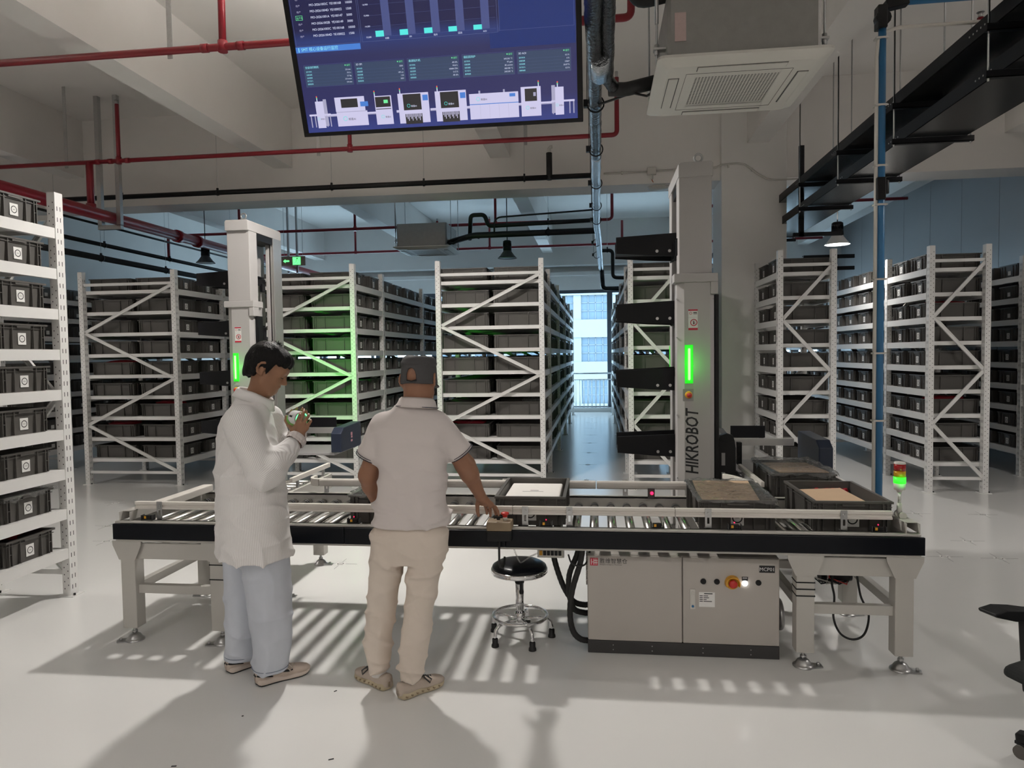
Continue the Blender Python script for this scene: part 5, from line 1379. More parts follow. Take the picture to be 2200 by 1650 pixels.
MN = ['px_white', 'px_teal', 'px_blue', 'px_line', 'px_panel', 'px_cyan', 'px_green', 'px_machine', 'px_dark', 'px_red', 'px_bar', 'px_deep', 'px_grey']
WHT, TEA, BLU, LIN, PAN, CYA, GRN, MAC, DRK, RED, BAR, DEP, GRY = range(13)
S = MB()
lay = [0.0]
def R_(a, b, c, d, mi, l=1):
    y = -0.0002*l; S.quad((a, y, c), (b, y, c), (b, y, d), (a, y, d), mi)
def F_(a, b, c, d, mi, l=2, w=0.0016):
    R_(a, b, c, c+w, mi, l); R_(a, b, d-w, d, mi, l); R_(a, a+w, c, d, mi, l); R_(b-w, b, c, d, mi, l)
def T_(s, size, x, z, mi, l=3, al='LEFT'):
    text_mb(s, size, x, -0.0002*l, z, mi, S, al)
# deep blue block upper right, section header
R_(1.20, 1.612, 0.485, 0.935, DEP); R_(1.143, 1.612, 0.405, 0.485, DEP, 1); F_(1.20, 1.606, 0.49, 0.93, LIN)
R_(0.030, 0.41, 0.448, 0.478, BLU, 1); R_(0.046, 0.050, 0.452, 0.474, CYA, 2); T_('SMT 核心设备运行监控', 0.0215, 0.062, 0.4565, CYA)
F_(0.036, 0.416, 0.482, 0.93, LIN); F_(0.424, 1.19, 0.482, 0.93, LIN)
rows = [('MO-20261003C', 'YE100168', '10000'), ('MO-20261004D', 'YE100022', '1500'), ('MO-20261001A', 'YE100147', '5000'), ('MO-20261002B', 'YE100149', '3000'), ('MO-20261003C', 'YE100168', '10000'), ('MO-20261004D', 'YE100022', '1500')]
for k in range(12):
    z = 0.678 - 0.0305*(k-0) if k < 6 else 0.678 + 0.0305*(k-5)
    a, b, c = rows[k % 6]
    T_(a, 0.0165, 0.145, z, WHT); T_(b, 0.0165, 0.262, z, WHT); T_(c, 0.0165, 0.352, z, WHT)
    if k == 2: F_(0.058, 0.098, z-0.005, z+0.018, GRN, 2); T_('生产中', 0.0125, 0.062, z+0.001, GRN)
    else: T_('待产', 0.0125, 0.068, z, GRY)
for k, (x, nm, h) in enumerate(((0.505, '印刷', 0.030), (0.643, 'SPI', 0.028), (0.781, '贴片', 0.027), (0.918, '回流', 0.025), (1.057, 'AOI', 0.024))):
    R_(x+0.045, x+0.090, 0.505, 0.93, BAR, 1)
    R_(x, x+0.047, 0.503, 0.503+h, TEA, 2); T_(nm, 0.0115, x+0.052, 0.489, WHT, 3)
for k in range(7):
    z = 0.503 + k*0.0535; R_(0.455, 1.18, z-0.0004, z+0.0004, LIN, 1); T_('%s,%03d' % (['13', '14', '15', '16', '17', '19', '20'][k], 500 if k == 0 else (300 if k == 1 else 900)), 0.0115, 0.448, z-0.003, WHT, 3, 'LEFT')
names = [('全自动印刷机', 0.060, 0.343, ('3.0 mm', '15.2 s', '5.5 kg', '3.0 mm/s', '3.0 mm')), ('3D SPI', 0.360, 0.649, ('3203', '2', '145 um', '1.52', '3201')), ('高速贴片机', 0.668, 0.961, ('-85 kPa', '99.8 %', '45000 CPH', '0.12 %', '-85 kPa')), ('温区回流炉', 0.981, 1.271, ('245/245 °C', '97 ppm', '85 cm/min', '180/180 °C', '245/245 °C')), ('3D AOI', 1.288, 1.584, ('0.5 %', '0 %', '13567', '20.07 %', '0.5 %'))]
for nm, a, b, vals in names:
    R_(a, b, 0.270, 0.380, PAN, 1); F_(a, b, 0.268, 0.384, LIN, 2, 0.001)
    T_(nm, 0.0135, a+0.008, 0.366, CYA if nm[0] != '3' else WHT); R_(b-0.040, b-0.034, 0.369, 0.375, GRN, 3); T_('运行', 0.0110, b-0.030, 0.3675, GRN)
    for k, v in enumerate(vals):
        z = 0.3475 - k*0.0162; R_(a+0.006, b-0.006, z-0.005, z-0.0045, LIN, 2); T_(v, 0.0105, b-0.008, z-0.0015, WHT, 3, 'RIGHT')
        T_(['运行状态', '设备温度', '当前速度', '刮刀压力', '脱模速度'][k], 0.0085, a+0.010, z-0.0015, CYA)
# row of machines
def tower(x, z):
    R_(x-0.0025, x+0.0025, z, z+0.014, WHT, 4); R_(x-0.003, x+0.003, z+0.014, z+0.021, GRN, 4); R_(x-0.003, x+0.003, z+0.021, z+0.029, RED, 4)
def link(a, b, z=0.108):
    R_(a, b, z, z+0.010, MAC, 2); R_(a, b, z-0.004, z-0.001, GRY, 2)
def logo(x, z, s=1.0, mi=DRK):
    S.ring((x, -0.0011, z+0.012*s), 0.0085*s, 0.0105*s, 14, TEA); text_mb('鲸墨AI', 0.0125*s, x+0.016*s, -0.0011, z+0.004*s, mi, S)
for a, b in ((0.145, 0.220), (0.400, 0.455), (0.575, 0.600), (0.775, 0.815), (0.97, 1.005), (1.28, 1.31), (1.41, 1.485)): link(a, b)
for x0, flip in ((0.050, False), (1.470, True)):
    bx = x0+0.045 if not flip else x0+0.022
    R_(bx, bx+0.048, 0.045, 0.190, MAC, 3); R_(bx+0.048 if not flip else bx-0.020, bx+0.068 if not flip else bx, 0.055, 0.200, GRY, 2); tower(bx+0.014, 0.190)
    R_(x0, x0+0.13, 0.112, 0.122, MAC, 2)
    for q in (0.006, 0.03, 0.10, 0.122): R_(x0+q, x0+q+0.006, 0.050, 0.112, GRY, 2)
    logo(bx+0.010, 0.088, 0.7)
R_(0.216, 0.402, 0.048, 0.128, MAC, 3); R_(0.214, 0.392, 0.128, 0.205, MAC, 3); R_(0.250, 0.350, 0.148, 0.195, DRK, 4); R_(0.365, 0.412, 0.150, 0.176, BLU, 5); R_(0.216, 0.402, 0.124, 0.127, GRY, 4); logo(0.265, 0.075, 1.2)
R_(0.452, 0.552, 0.046, 0.200, MAC, 3); R_(0.456, 0.545, 0.140, 0.195, DRK, 4); R_(0.505, 0.530, 0.160, 0.178, GRN, 5); R_(0.456, 0.545, 0.128, 0.132, DRK, 4); logo(0.492, 0.078, 0.9); tower(0.455, 0.200)
for x in (0.590, 0.808):
    R_(x, x+0.180, 0.045, 0.205, MAC, 3); R_(x+0.030, x+0.135, 0.115, 0.200, DRK, 4); R_(x+0.145, x+0.176, 0.162, 0.192, BLU, 5)
    R_(x+0.035, x+0.135, 0.040, 0.095, DRK, 4)
    for q in range(13): R_(x+0.04+q*0.0072, x+0.0435+q*0.0072, 0.078-0.02*((q*7) % 3)/2, 0.114, MAC, 5)
    logo(x+0.060, 0.128, 0.9, WHT); tower(x+0.016, 0.205)
R_(1.005, 1.285, 0.045, 0.180, MAC, 3); R_(1.005, 1.285, 0.122, 0.126, BLU, 4); R_(1.235, 1.268, 0.155, 0.172, BLU, 4); logo(1.055, 0.140, 1.0)
for q in range(1, 5): R_(1.01+q*0.054, 1.011+q*0.054, 0.05, 0.12, GRY, 4)
R_(1.06, 1.07, 0.18, 0.195, GRY, 3); R_(1.20, 1.21, 0.18, 0.195, GRY, 3)
R_(1.300, 1.412, 0.046, 0.200, MAC, 3); R_(1.322, 1.390, 0.125, 0.190, DRK, 4); R_(1.370, 1.384, 0.150, 0.170, GRY, 5); logo(1.335, 0.080, 0.9); tower(1.40, 0.20)
S.build('dashboard_graphics', MN, tvt)
for x in (0.35, 1.28):
    a = math.radians(-20.3)
    m = MB(); m.box(x-0.02, x+0.02, 0.055, 0.075, 0.2, 0.85); m.build('mount_rail', 'black_metal', tvt)
    m = MB(); q0 = Vector((x, 0.065, 0.55)); q1 = q0 + Vector((0, math.sin(math.radians(20.3)), math.cos(math.radians(20.3))))*1.7
    m.cyl(q0, q1, 0.02, n=10); m.build('mount_pole', 'black_metal', tvt)

# ================================================================== PEOPLE
import numpy as np
def surface_nets(fn, lo, hi, h):
    """iso-surface of fn(x,y,z)<0 as one continuous quad mesh"""
    lo = np.array(lo, float); hi = np.array(hi, float)
    n = np.ceil((hi-lo)/h).astype(int)+1
    ax = [lo[i]+h*np.arange(n[i]) for i in range(3)]
    # coarse pass, then fine values only near the surface
    q = 4
    cx = [np.append(a_[::q], a_[-1]+h*q) for a_ in ax]
    VC = fn(*np.meshgrid(*cx, indexing='ij')).astype(np.float32)
    ci = [np.minimum(np.round(np.arange(n[i])/q).astype(int), len(cx[i])-1) for i in range(3)]
    V = VC[np.ix_(*ci)]
    near = np.abs(V) < h*q*1.9
    I = np.nonzero(near)
    V[I] = fn(ax[0][I[0]], ax[1][I[1]], ax[2][I[2]])
    S_ = V < 0
    c = np.zeros(tuple(n-1), np.int8)
    cs = [(i, j, k) for i in (0, 1) for j in (0, 1) for k in (0, 1)]
    sl = lambda a, d: a[d[0]:a.shape[0]-1+d[0], d[1]:a.shape[1]-1+d[1], d[2]:a.shape[2]-1+d[2]]
    for d in cs: c += sl(S_, d)
    act = (c > 0) & (c < 8)
    idx = -np.ones(act.shape, int); ii = np.argwhere(act); idx[act] = np.arange(len(ii))
    acc = np.zeros((len(ii), 3)); cnt = np.zeros(len(ii))
    vals = {d: sl(V, d)[act] for d in cs}
    for a in cs:
        for k in range(3):
            if a[k] == 0:
                b = list(a); b[k] = 1; b = tuple(b)
                va, vb = vals[a], vals[b]
                m = (va < 0) != (vb < 0)
                t = np.where(m, va/np.where(np.abs(va-vb) < 1e-9, 1e-9, va-vb), 0)
                p = np.tile(np.array(a, float), (len(ii), 1)); p[:, k] = t
                acc[m] += p[m]; cnt[m] += 1
    verts = lo + h*(ii + acc/np.maximum(cnt, 1)[:, None])
    faces = []
    for k in range(3):
        u, v = [(1, 2), (2, 0), (0, 1)][k]
        e = [slice(None)]*3; e2 = [slice(None)]*3; e[k] = slice(0, -1); e2[k] = slice(1, None)
        A = S_[tuple(e)]; B_ = S_[tuple(e2)]
        q = np.argwhere(A != B_)
        q = q[(q[:, u] > 0) & (q[:, v] > 0) & (q[:, u] < n[u]-1) & (q[:, v] < n[v]-1)]
        if not len(q): continue
        fl = A[tuple(q.T)]
        def cell(du, dv):
            r = q.copy(); r[:, u] -= du; r[:, v] -= dv
            return idx[tuple(r.T)]
        f = np.stack([cell(1, 1), cell(0, 1), cell(0, 0), cell(1, 0)], 1)
        f[~fl] = f[~fl][:, ::-1]
        faces.append(f)
    return verts, np.concatenate(faces)
def capsule(a, b, r0, r1=None):
    a = np.array(a, float); b = np.array(b, float); r1 = r0 if r1 is None else r1
    d = b-a; L2 = float(d@d)+1e-12
    def f(x, y, z):
        px, py, pz = x-a[0], y-a[1], z-a[2]
        t = np.clip((px*d[0]+py*d[1]+pz*d[2])/L2, 0, 1)
        return np.sqrt((px-d[0]*t)**2+(py-d[1]*t)**2+(pz-d[2]*t)**2)-(r0+(r1-r0)*t)
    return f
def chain(pts, rs): 
    return [capsule(pts[k], pts[k+1], rs[k], rs[k+1]) for k in range(len(pts)-1)]
def ellipsoid(c, r, M=None):
    c = np.array(c, float); r = np.array(r, float); M = np.eye(3) if M is None else np.array(M, float)   # rows = local axes
    def f(x, y, z):
        px, py, pz = x-c[0], y-c[1], z-c[2]
        u = (px*M[0, 0]+py*M[0, 1]+pz*M[0, 2])/r[0]; v = (px*M[1, 0]+py*M[1, 1]+pz*M[1, 2])/r[1]; w = (px*M[2, 0]+py*M[2, 1]+pz*M[2, 2])/r[2]
        return (np.sqrt(u*u+v*v+w*w)-1)*float(r.min())
    return f
def loft(tab, ang=0.0, p=2.0):
    """tab rows: z, cx, cy, a, b ; ang turns the ellipse (a along local x)"""
    T = np.array(sorted(tab), float); ca, sa = math.cos(ang), math.sin(ang)
    def f(x, y, z):
        I = lambda k: np.interp(z, T[:, 0], T[:, k])
        dx, dy = x-I(1), y-I(2); a, b = I(3), I(4)
        u, v = (dx*ca+dy*sa)/a, (-dx*sa+dy*ca)/b
        d = ((np.abs(u)**p+np.abs(v)**p)**(1/p)-1)*np.minimum(a, b)
        return np.maximum(d, np.maximum(T[0, 0]-z, z-T[-1, 0]))
    return f
def smin(fs, k):
    def f(x, y, z):
        d = fs[0](x, y, z)
        for g in fs[1:]:
            e = g(x, y, z); hh = np.clip(0.5+0.5*(e-d)/k, 0, 1)
            d = e+(d-e)*hh-k*hh*(1-hh)
        return d
    return f
def union(*fs):
    def f(x, y, z):
        d = fs[0](x, y, z)
        for g in fs[1:]: d = np.minimum(d, g(x, y, z))
        return d
    return f
def folds(f, amp, waves, seed, zr=None):
    """cloth folds: a few warped ripples added to the distance"""
    rs = np.random.RandomState(seed)
    W_ = []
    for (kx, ky, kz, w) in waves: W_.append((kx, ky, kz, w, rs.rand()*6, rs.rand()*6))
    def g(x, y, z):
        d = f(x, y, z); s = 0
        for kx, ky, kz, w, p0, p1 in W_:
            ph = 0.5*(kx*x+ky*y+kz*z+p0+1.6*np.sin(9*x+7*y+5*z+p1)+1.1*np.sin(17*z-11*x+p0))
            env = 0.5+0.5*np.sin(13*x-8*y+11*z+p1*2)
            s = s-w*env*((1-np.abs(np.sin(ph)))**2.2*2.2-0.55)
        m = 1.0
        if zr is not None: m = np.interp(z, [r[0] for r in zr], [r[1] for r in zr])
        return d+amp*m*s
    return g
def organic(name, fn, lo, hi, h, material, parent, smooth_it=2, stripe=None):
    v, f = surface_nets(fn, lo, hi, h)
    l = np.array(parent.matrix_world.translation) if parent.type == 'EMPTY' else np.array(parent.parent.location)
    l = np.array(parent.location if parent.type == 'EMPTY' else parent.parent.location)
    me = bpy.data.meshes.new(name)
    me.vertices.add(len(v)); me.vertices.foreach_set('co', (v-l).astype(np.float32).ravel())
    me.loops.add(f.size); me.loops.foreach_set('vertex_index', f.astype(np.int32).ravel())
    me.polygons.add(len(f)); me.polygons.foreach_set('loop_start', np.arange(0, f.size, 4, dtype=np.int32)); me.polygons.foreach_set('loop_total', np.full(len(f), 4, np.int32))
    me.update(calc_edges=True); me.validate()
    me.polygons.foreach_set('use_smooth', np.ones(len(me.polygons), bool))
    me.materials.append(MATS[material])
    if stripe is not None:
        at = me.attributes.new('stripe', 'FLOAT', 'POINT'); at.data.foreach_set('value', stripe(v).astype(np.float32))
    o = put(name, me, parent)
    if smooth_it:
        md = o.modifiers.new('smooth', 'SMOOTH'); md.factor = 0.5; md.iterations = smooth_it
    return o
def rotm(f, u):
    f = np.array(f, float); f /= np.linalg.norm(f); u = np.array(u, float); u -= f*(f@u); u /= np.linalg.norm(u)
    return np.array([f, np.cross(u, f), u])      # forward, left, up
def head_fn(C, M, s=1.0):
    """head in local frame: forward, left, up"""
    P_ = lambda f, l, u: np.array(C)+s*(M[0]*f+M[1]*l+M[2]*u)
    parts = [ellipsoid(P_(-0.012, 0, 0.030), (0.097*s, 0.077*s, 0.092*s), M), ellipsoid(P_(0.018, 0, -0.030), (0.074*s, 0.064*s, 0.088*s), M),
             capsule(P_(0.060, 0.022, -0.090), P_(0.060, -0.022, -0.090), 0.024*s), capsule(P_(0.012, 0.052, -0.062), P_(0.055, 0.022, -0.092), 0.020*s), capsule(P_(0.012, -0.052, -0.062), P_(0.055, -0.022, -0.092), 0.020*s),
             capsule(P_(0.070, 0.030, 0.028), P_(0.070, -0.030, 0.028), 0.021*s)]
    base = smin(parts, 0.03*s)
    nose = smin([capsule(P_(0.088, 0, 0.010), P_(0.108, 0, -0.026), 0.007*s, 0.011*s), ellipsoid(P_(0.098, 0.010, -0.030), (0.011*s, 0.008*s, 0.008*s), M), ellipsoid(P_(0.098, -0.010, -0.030), (0.011*s, 0.008*s, 0.008*s), M)], 0.008*s)
    lips = smin([capsule(P_(0.087, 0.014, -0.055), P_(0.090, 0, -0.053), 0.006*s), capsule(P_(0.087, -0.014, -0.055), P_(0.090, 0, -0.053), 0.006*s), capsule(P_(0.084, 0.012, -0.064), P_(0.084, -0.012, -0.064), 0.007*s)], 0.004*s)
    lids = [ellipsoid(P_(0.076, sg*0.032, 0.002), (0.013*s, 0.017*s, 0.010*s), M) for sg in (1, -1)]
    sock = [ellipsoid(P_(0.094, sg*0.032, 0.003), (0.014*s, 0.020*s, 0.010*s), M) for sg in (1, -1)]
    a = smin([base, nose], 0.012*s); 
    def f(x, y, z):
        d = a(x, y, z)
        for g in sock: d = np.maximum(d, -g(x, y, z)*1.0) if False else d + 0.006*np.exp(-np.clip(g(x, y, z)+0.004, 0, 1)*180)
        e = lips(x, y, z); hh = np.clip(0.5+0.5*(e-d)/0.006, 0, 1); d = e+(d-e)*hh-0.006*hh*(1-hh)
        for g in lids:
            e = g(x, y, z); hh = np.clip(0.5+0.5*(e-d)/0.006, 0, 1); d = e+(d-e)*hh-0.006*hh*(1-hh)
        return d
    ears = []
    for sg in (1, -1):
        E = P_(-0.012, sg*0.076, -0.004)
        rim = [P_(-0.012+0.020*math.cos(t)*(1 if math.cos(t) > 0 else 1.1)-0.006*math.sin(t)*0, sg*(0.078+0.016*(0.5-0.5*math.cos(t))), 0.004+0.031*math.sin(t)) for t in [math.radians(q) for q in (60, 95, 130, 165, 200, 235, 262)]]
        ears += chain(rim, [0.0055*s]*len(rim)); ears.append(ellipsoid(P_(-0.012, sg*0.081, 0.0), (0.017*s, 0.007*s, 0.026*s), M)); ears.append(ellipsoid(P_(-0.006, sg*0.077, -0.028), (0.009*s, 0.006*s, 0.010*s), M))
    er = smin(ears, 0.006*s)
    return smin([f, er], 0.006*s), P_
def hand_fn(W_, knuck, tips, thumb, palm_r=0.013, fr=0.0085):
    """palm fan from wrist to four knuckles, three-bone fingers given as point lists, thumb list"""
    fs = [capsule(W_, k, 0.021, palm_r) for k in knuck] + [capsule(knuck[i], knuck[i+1], palm_r) for i in range(len(knuck)-1)]
    mid = (np.array(W_)+np.array(knuck[1])+np.array(knuck[2]))/3; fs.append(capsule(W_, mid, 0.022, 0.019))
    palm = smin(fs, 0.012)
    fin = [smin(chain(t, [fr*1.08, fr, fr*0.95, fr*0.82][:len(t)]), 0.003) for t in tips]
    th = smin(chain(thumb, [0.014, 0.0115, 0.0095, 0.0085][:len(thumb)]), 0.004)
    return smin([palm, union(*fin), th], 0.007)
def shoe(par, heel, toe, Lr, up_mat, sole_mat, accent, seed, collar=0.088, laces=True):
    """trainer: sole and upper lofted along the foot, tongue, laces, dark heel and side accents"""
    h = Vector(heel); d = Vector(toe)-h; d.z = 0; d.normalize(); s = Vector((-d.y, d.x, 0)); L_ = Lr
    h = Vector((h.x, h.y, 0))
    wid = [(0.0, .006), (.012, .020), (.04, .031), (.08, .035), (.15, .037), (.3, .035), (.45, .035), (.6, .041), (.75, .045), (.88, .039), (.96, .024), (1.0, .008)]
    top = [(0.0, collar*0.75), (.03, collar*.95), (.06, collar), (.2, collar*0.93), (.32, collar*0.98), (.42, collar*0.92), (.55, .072), (.7, .060), (.85, .052), (.95, .043), (1.0, .030)]
    solz = [(0.0, .042), (.1, .040), (.3, .034), (.6, .027), (.85, .026), (1.0, .034)]
    bot = [(0.0, .010), (.06, .0), (.8, .0), (.93, .004), (1.0, .014)]
    ip = lambda T, t: float(np.interp(t, [q[0] for q in T], [q[1] for q in T]))
    n, k = 26, 20
    def rings(fn):
        vs = []; fs = []
        for i in range(n+1):
            t = i/n
            for j in range(k): 
                a, z = fn(t, 2*PI*j/k); p = h+d*(L_*t)+s*a; vs.append((p.x, p.y, z))
        for i in range(n):
            for j in range(k): fs.append((i*k+j, i*k+(j+1) % k, (i+1)*k+(j+1) % k, (i+1)*k+j))
        fs.append(tuple(range(k))); fs.append(tuple(reversed(range(n*k, n*k+k))))
        return vs, fs
    def sup(c): return math.copysign(abs(c)**0.55, c)
    def fs_(t, a):
        w = ip(wid, t)*1.06; z0, z1 = ip(bot, t), ip(solz, t)+0.004*math.sin(t*16+seed)
        return w*sup(math.cos(a)), (z0+z1)/2+(z1-z0)/2*sup(math.sin(a))
    def fu_(t, a):
        t2 = 0.015+0.97*t; w = ip(wid, t2)*0.95; z0, z1 = 0.018, ip(top, t2)
        zz = (math.sin(a)+1)/2; nar = 1-0.50*max(0, zz-0.35)**1.3*(1.0 if t2 < 0.5 else 0.9)
        return w*nar*sup(math.cos(a)), z0+(z1-z0)*(0.5+0.5*sup(math.sin(a)))
    off = par.location
    vs, fs = rings(fs_); so = MB().add(vs, fs, 0, True).build('sole', sole_mat, par, True)
    if accent:
        vs, fs = rings(lambda t, a: (ip(wid, t)*1.075*sup(math.cos(a)), ip(bot, t)+0.004+0.004*sup(math.sin(a))))
        MB().add(vs, fs, 0, True).build('outsole', 'rubber', par, True)
    vs, fs = rings(fu_); up = MB().add(vs, fs, 0, True).build('shoe_upper', up_mat, par, True)
    pt = lambda t, a, z: h+d*(L_*t)+s*a+Vector((0, 0, z))
    m = MB()
    if accent:
        for sg in (1, -1):
            m.tube([pt(t, sg*(ip(wid, t)*1.02), z) for t, z in ((-0.0, .052), (.06, .058), (.14, .055), (.22, .047), (.28, .040))], [0.006, .008, .008, .006, .003], 8)
            m.tube([pt(t, sg*(ip(wid, t)*0.90), z) for t, z in ((.40, .060), (.48, .052), (.56, .048), (.64, .050))], [0.003, .006, .006, .003], 6)
    else:
        for sg in (1, -1):
            for q in range(7):
                t = 0.08+q*0.115; m.tube([pt(t, sg*(ip(wid, t)*1.055), .022), pt(t+.025, sg*(ip(wid, t+.025)*1.058), .014), pt(t+.04, sg*(ip(wid, t+.04)*1.055), .020)], 0.0035, 6)
    m.build('accent', 'black_plastic' if accent else 'dark_metal', up, True) if False else None
    m.v = [(a-off.x, b-off.y, c-off.z) for a, b, c in m.v]; m.build('accent', 'black_plastic' if accent else 'tan_box', up)
    m = MB()
    for q in range(5):
        t = 0.50+q*0.05; z = ip(top, t)+0.001
        m.tube([pt(t, -0.022, z-0.012), pt(t+.01, 0, z+.003), pt(t+.02, 0.022, z-0.012)], 0.0028, 6)
    m.tube([pt(.50, 0.0, ip(top, .50)+.004), pt(.55, .024, .088), pt(.64, .040, .066), pt(.60, .044, .050), pt(.52, .022, .078)], 0.0036, 6)
    m.tube([pt(.50, 0.0, ip(top, .50)+.004), pt(.54, -.026, .086), pt(.63, -.042, .064), pt(.59, -.045, .050), pt(.51, -.020, .078)], 0.0036, 6)
    m.v = [(a-off.x, b-off.y, c-off.z) for a, b, c in m.v]; m.build('laces', 'lace' if accent else 'plinth', up)

# ------------------------------------------------------------------ the man in the polo shirt
pa = thing('person', 'person in white polo, khaki trousers and grey cap, pressing a button', 'person', (-0.95, 3.27, 0))
LK = ((0.79, -1.010, 3.275, .098, .112), (0.66, -1.030, 3.275, .090, .102), (0.515, -1.060, 3.28, .074, .084), (0.40, -1.078, 3.285, .075, .080), (0.28, -1.092, 3.285, .070, .076), (0.14, -1.098, 3.285, .060, .068), (0.085, -1.100, 3.285, .052, .062))
RK = ((0.79, -0.828, 3.275, .098, .112), (0.66, -0.845, 3.270, .091, .103), (0.515, -0.862, 3.262, .077, .086), (0.40, -0.878, 3.250, .072, .079), (0.28, -0.892, 3.238, .072, .078), (0.14, -0.912, 3.225, .066, .072), (0.075, -0.920, 3.222, .056, .064))
pel = loft(((0.64, -0.925, 3.275, .165, .110), (0.70, -0.921, 3.275, .184, .124), (0.77, -0.918, 3.272, .186, .130), (0.83, -0.915, 3.275, .170, .116), (0.90, -0.912, 3.28, .150, .10)), 0, 2.3)
pants = smin([smin([pel, loft(LK, 0, 2.3)], 0.03), loft(RK, 0, 2.3)], 0.018)
pants = folds(pants, 0.0062, ((14, 10, 60, 1), (-20, 6, 42, .9), (35, 5, 25, .6), (50, 0, 8, .5)), 4, ((0.0, 1.2), (0.12, 1.3), (0.3, 1.0), (0.5, .7), (0.65, 1.1), (0.9, .4)))
def cuff(f):
    def g(x, y, z):
        a = np.arctan2(y-3.27, x+1.0); w = np.clip(1-np.abs(z-0.105)/0.035, 0, 1)
        return f(x, y, z)+w*(0.0035+0.002*np.sin((x*60+y*60)*7))
    return g
organic('trousers', cuff(pants), (-1.25, 3.10, 0.07), (-0.66, 3.45, 0.93), 0.0065, 'khaki', pa, 2)
tor = loft(((0.828, -0.912, 3.277, .190, .138), (0.87, -0.912, 3.277, .189, .138), (0.93, -0.910, 3.28, .182, .134), (1.02, -0.905, 3.285, .169, .126), (1.09, -0.903, 3.287, .167, .124), (1.18, -0.905, 3.285, .182, .125), (1.27, -0.908, 3.282, .186, .118), (1.33, -0.908, 3.28, .172, .105), (1.375, -0.900, 3.28, .125, .086), (1.405, -0.892, 3.28, .088, .074), (1.435, -0.886, 3.28, .074, .070)), 0, 2.4)
sl_ = [capsule((-1.045, 3.28, 1.312), (-1.128, 3.292, 1.150), .062, .064), capsule((-0.772, 3.285, 1.318), (-0.668, 3.335, 1.165), .060, .063)]
cutL = ((-1.128, 3.292, 1.150), (-0.083, 0.012, -0.162)); cutR = ((-0.668, 3.335, 1.165), (0.104, 0.05, -0.153))
def cutp(f, c):
    p, d = np.array(c[0]), np.array(c[1]); d = d/np.linalg.norm(d)
    return lambda x, y, z: np.maximum(f(x, y, z), (x-p[0])*d[0]+(y-p[1])*d[1]+(z-p[2])*d[2])
shirt = smin([tor, cutp(sl_[0], cutL), cutp(sl_[1], cutR)], 0.035)
shirt = folds(shirt, 0.0048, ((10, 8, 70, 1.0), (-16, 10, 52, .8), (28, 0, 18, .9), (-24, 0, 14, .7)), 9, ((0.8, 0.9), (0.93, 2.0), (1.03, 1.0), (1.15, .5), (1.4, .5)))
organic('polo_shirt', shirt, (-1.28, 3.08, 0.80), (-0.54, 3.48, 1.46), 0.0065, 'polo', pa, 2)
# skin: one continuous body (head, neck, torso, arms with hands)
Mh = rotm((0.10, 1.0, -0.12), (0, 0.12, 1)); hd, HP = head_fn((-0.866, 3.300, 1.526), Mh, 0.95)
neck = smin([capsule((-0.885, 3.278, 1.34), (-0.868, 3.290, 1.50), .069, .064), loft(((0.95, -0.905, 3.28, .14, .09), (1.2, -0.905, 3.28, .15, .095), (1.33, -0.905, 3.28, .14, .08), (1.38, -0.89, 3.28, .09, .06)))], 0.03)
aL = smin(chain([(-1.04, 3.28, 1.31), (-1.135, 3.305, 1.06), (-1.135, 3.345, 1.00), (-1.128, 3.415, 0.895)], [.050, .047, .044, .029]), 0.02)
hL = hand_fn((-1.122, 3.425, 0.885), [(-1.09, 3.475, 0.835), (-1.105, 3.470, 0.828), (-1.122, 3.462, 0.825), (-1.138, 3.452, 0.828)],
    [[(-1.09, 3.475, .835), (-1.08, 3.480, .800), (-1.075, 3.470, .775), (-1.075, 3.458, .760)], [(-1.105, 3.470, .828), (-1.098, 3.476, .790), (-1.094, 3.464, .764), (-1.094, 3.450, .750)], [(-1.122, 3.462, .825), (-1.118, 3.468, .790), (-1.114, 3.456, .766), (-1.113, 3.444, .754)], [(-1.138, 3.452, .828), (-1.136, 3.456, .800), (-1.133, 3.446, .782), (-1.131, 3.438, .773)]],
    [(-1.105, 3.445, 0.865), (-1.078, 3.462, .840), (-1.066, 3.464, .812)])
aR = smin(chain([(-0.775, 3.285, 1.31), (-0.66, 3.38, 1.10), (-0.645, 3.405, 1.055), (-0.612, 3.495, 0.935)], [.050, .048, .045, .029]), 0.02)
hR = hand_fn((-0.609, 3.503, 0.922), [(-0.607, 3.548, .875), (-0.591, 3.556, .873), (-0.575, 3.556, .870), (-0.561, 3.550, .866)],
    [[(-0.607, 3.548, .875), (-0.600, 3.588, .858), (-0.594, 3.602, .828), (-0.592, 3.604, .806)], [(-0.591, 3.556, .873), (-0.580, 3.596, .858), (-0.575, 3.612, .825), (-0.574, 3.612, .790)], [(-0.575, 3.556, .870), (-0.560, 3.596, .852), (-0.552, 3.622, .824), (-0.548, 3.630, .796)], [(-0.561, 3.550, .866), (-0.541, 3.578, .846), (-0.532, 3.600, .818), (-0.530, 3.610, .798)]],
    [(-0.618, 3.520, .905), (-0.632, 3.545, .868), (-0.634, 3.556, .832), (-0.630, 3.560, .805)], 0.013, 0.0088)
body = smin([smin([hd, neck], 0.025), smin([aL, hL], 0.012), smin([aR, hR], 0.012)], 0.01)
organic('body', body, (-1.22, 3.15, 0.72), (-0.49, 3.68, 1.66), 0.0042, 'skin_dark', pa, 2)
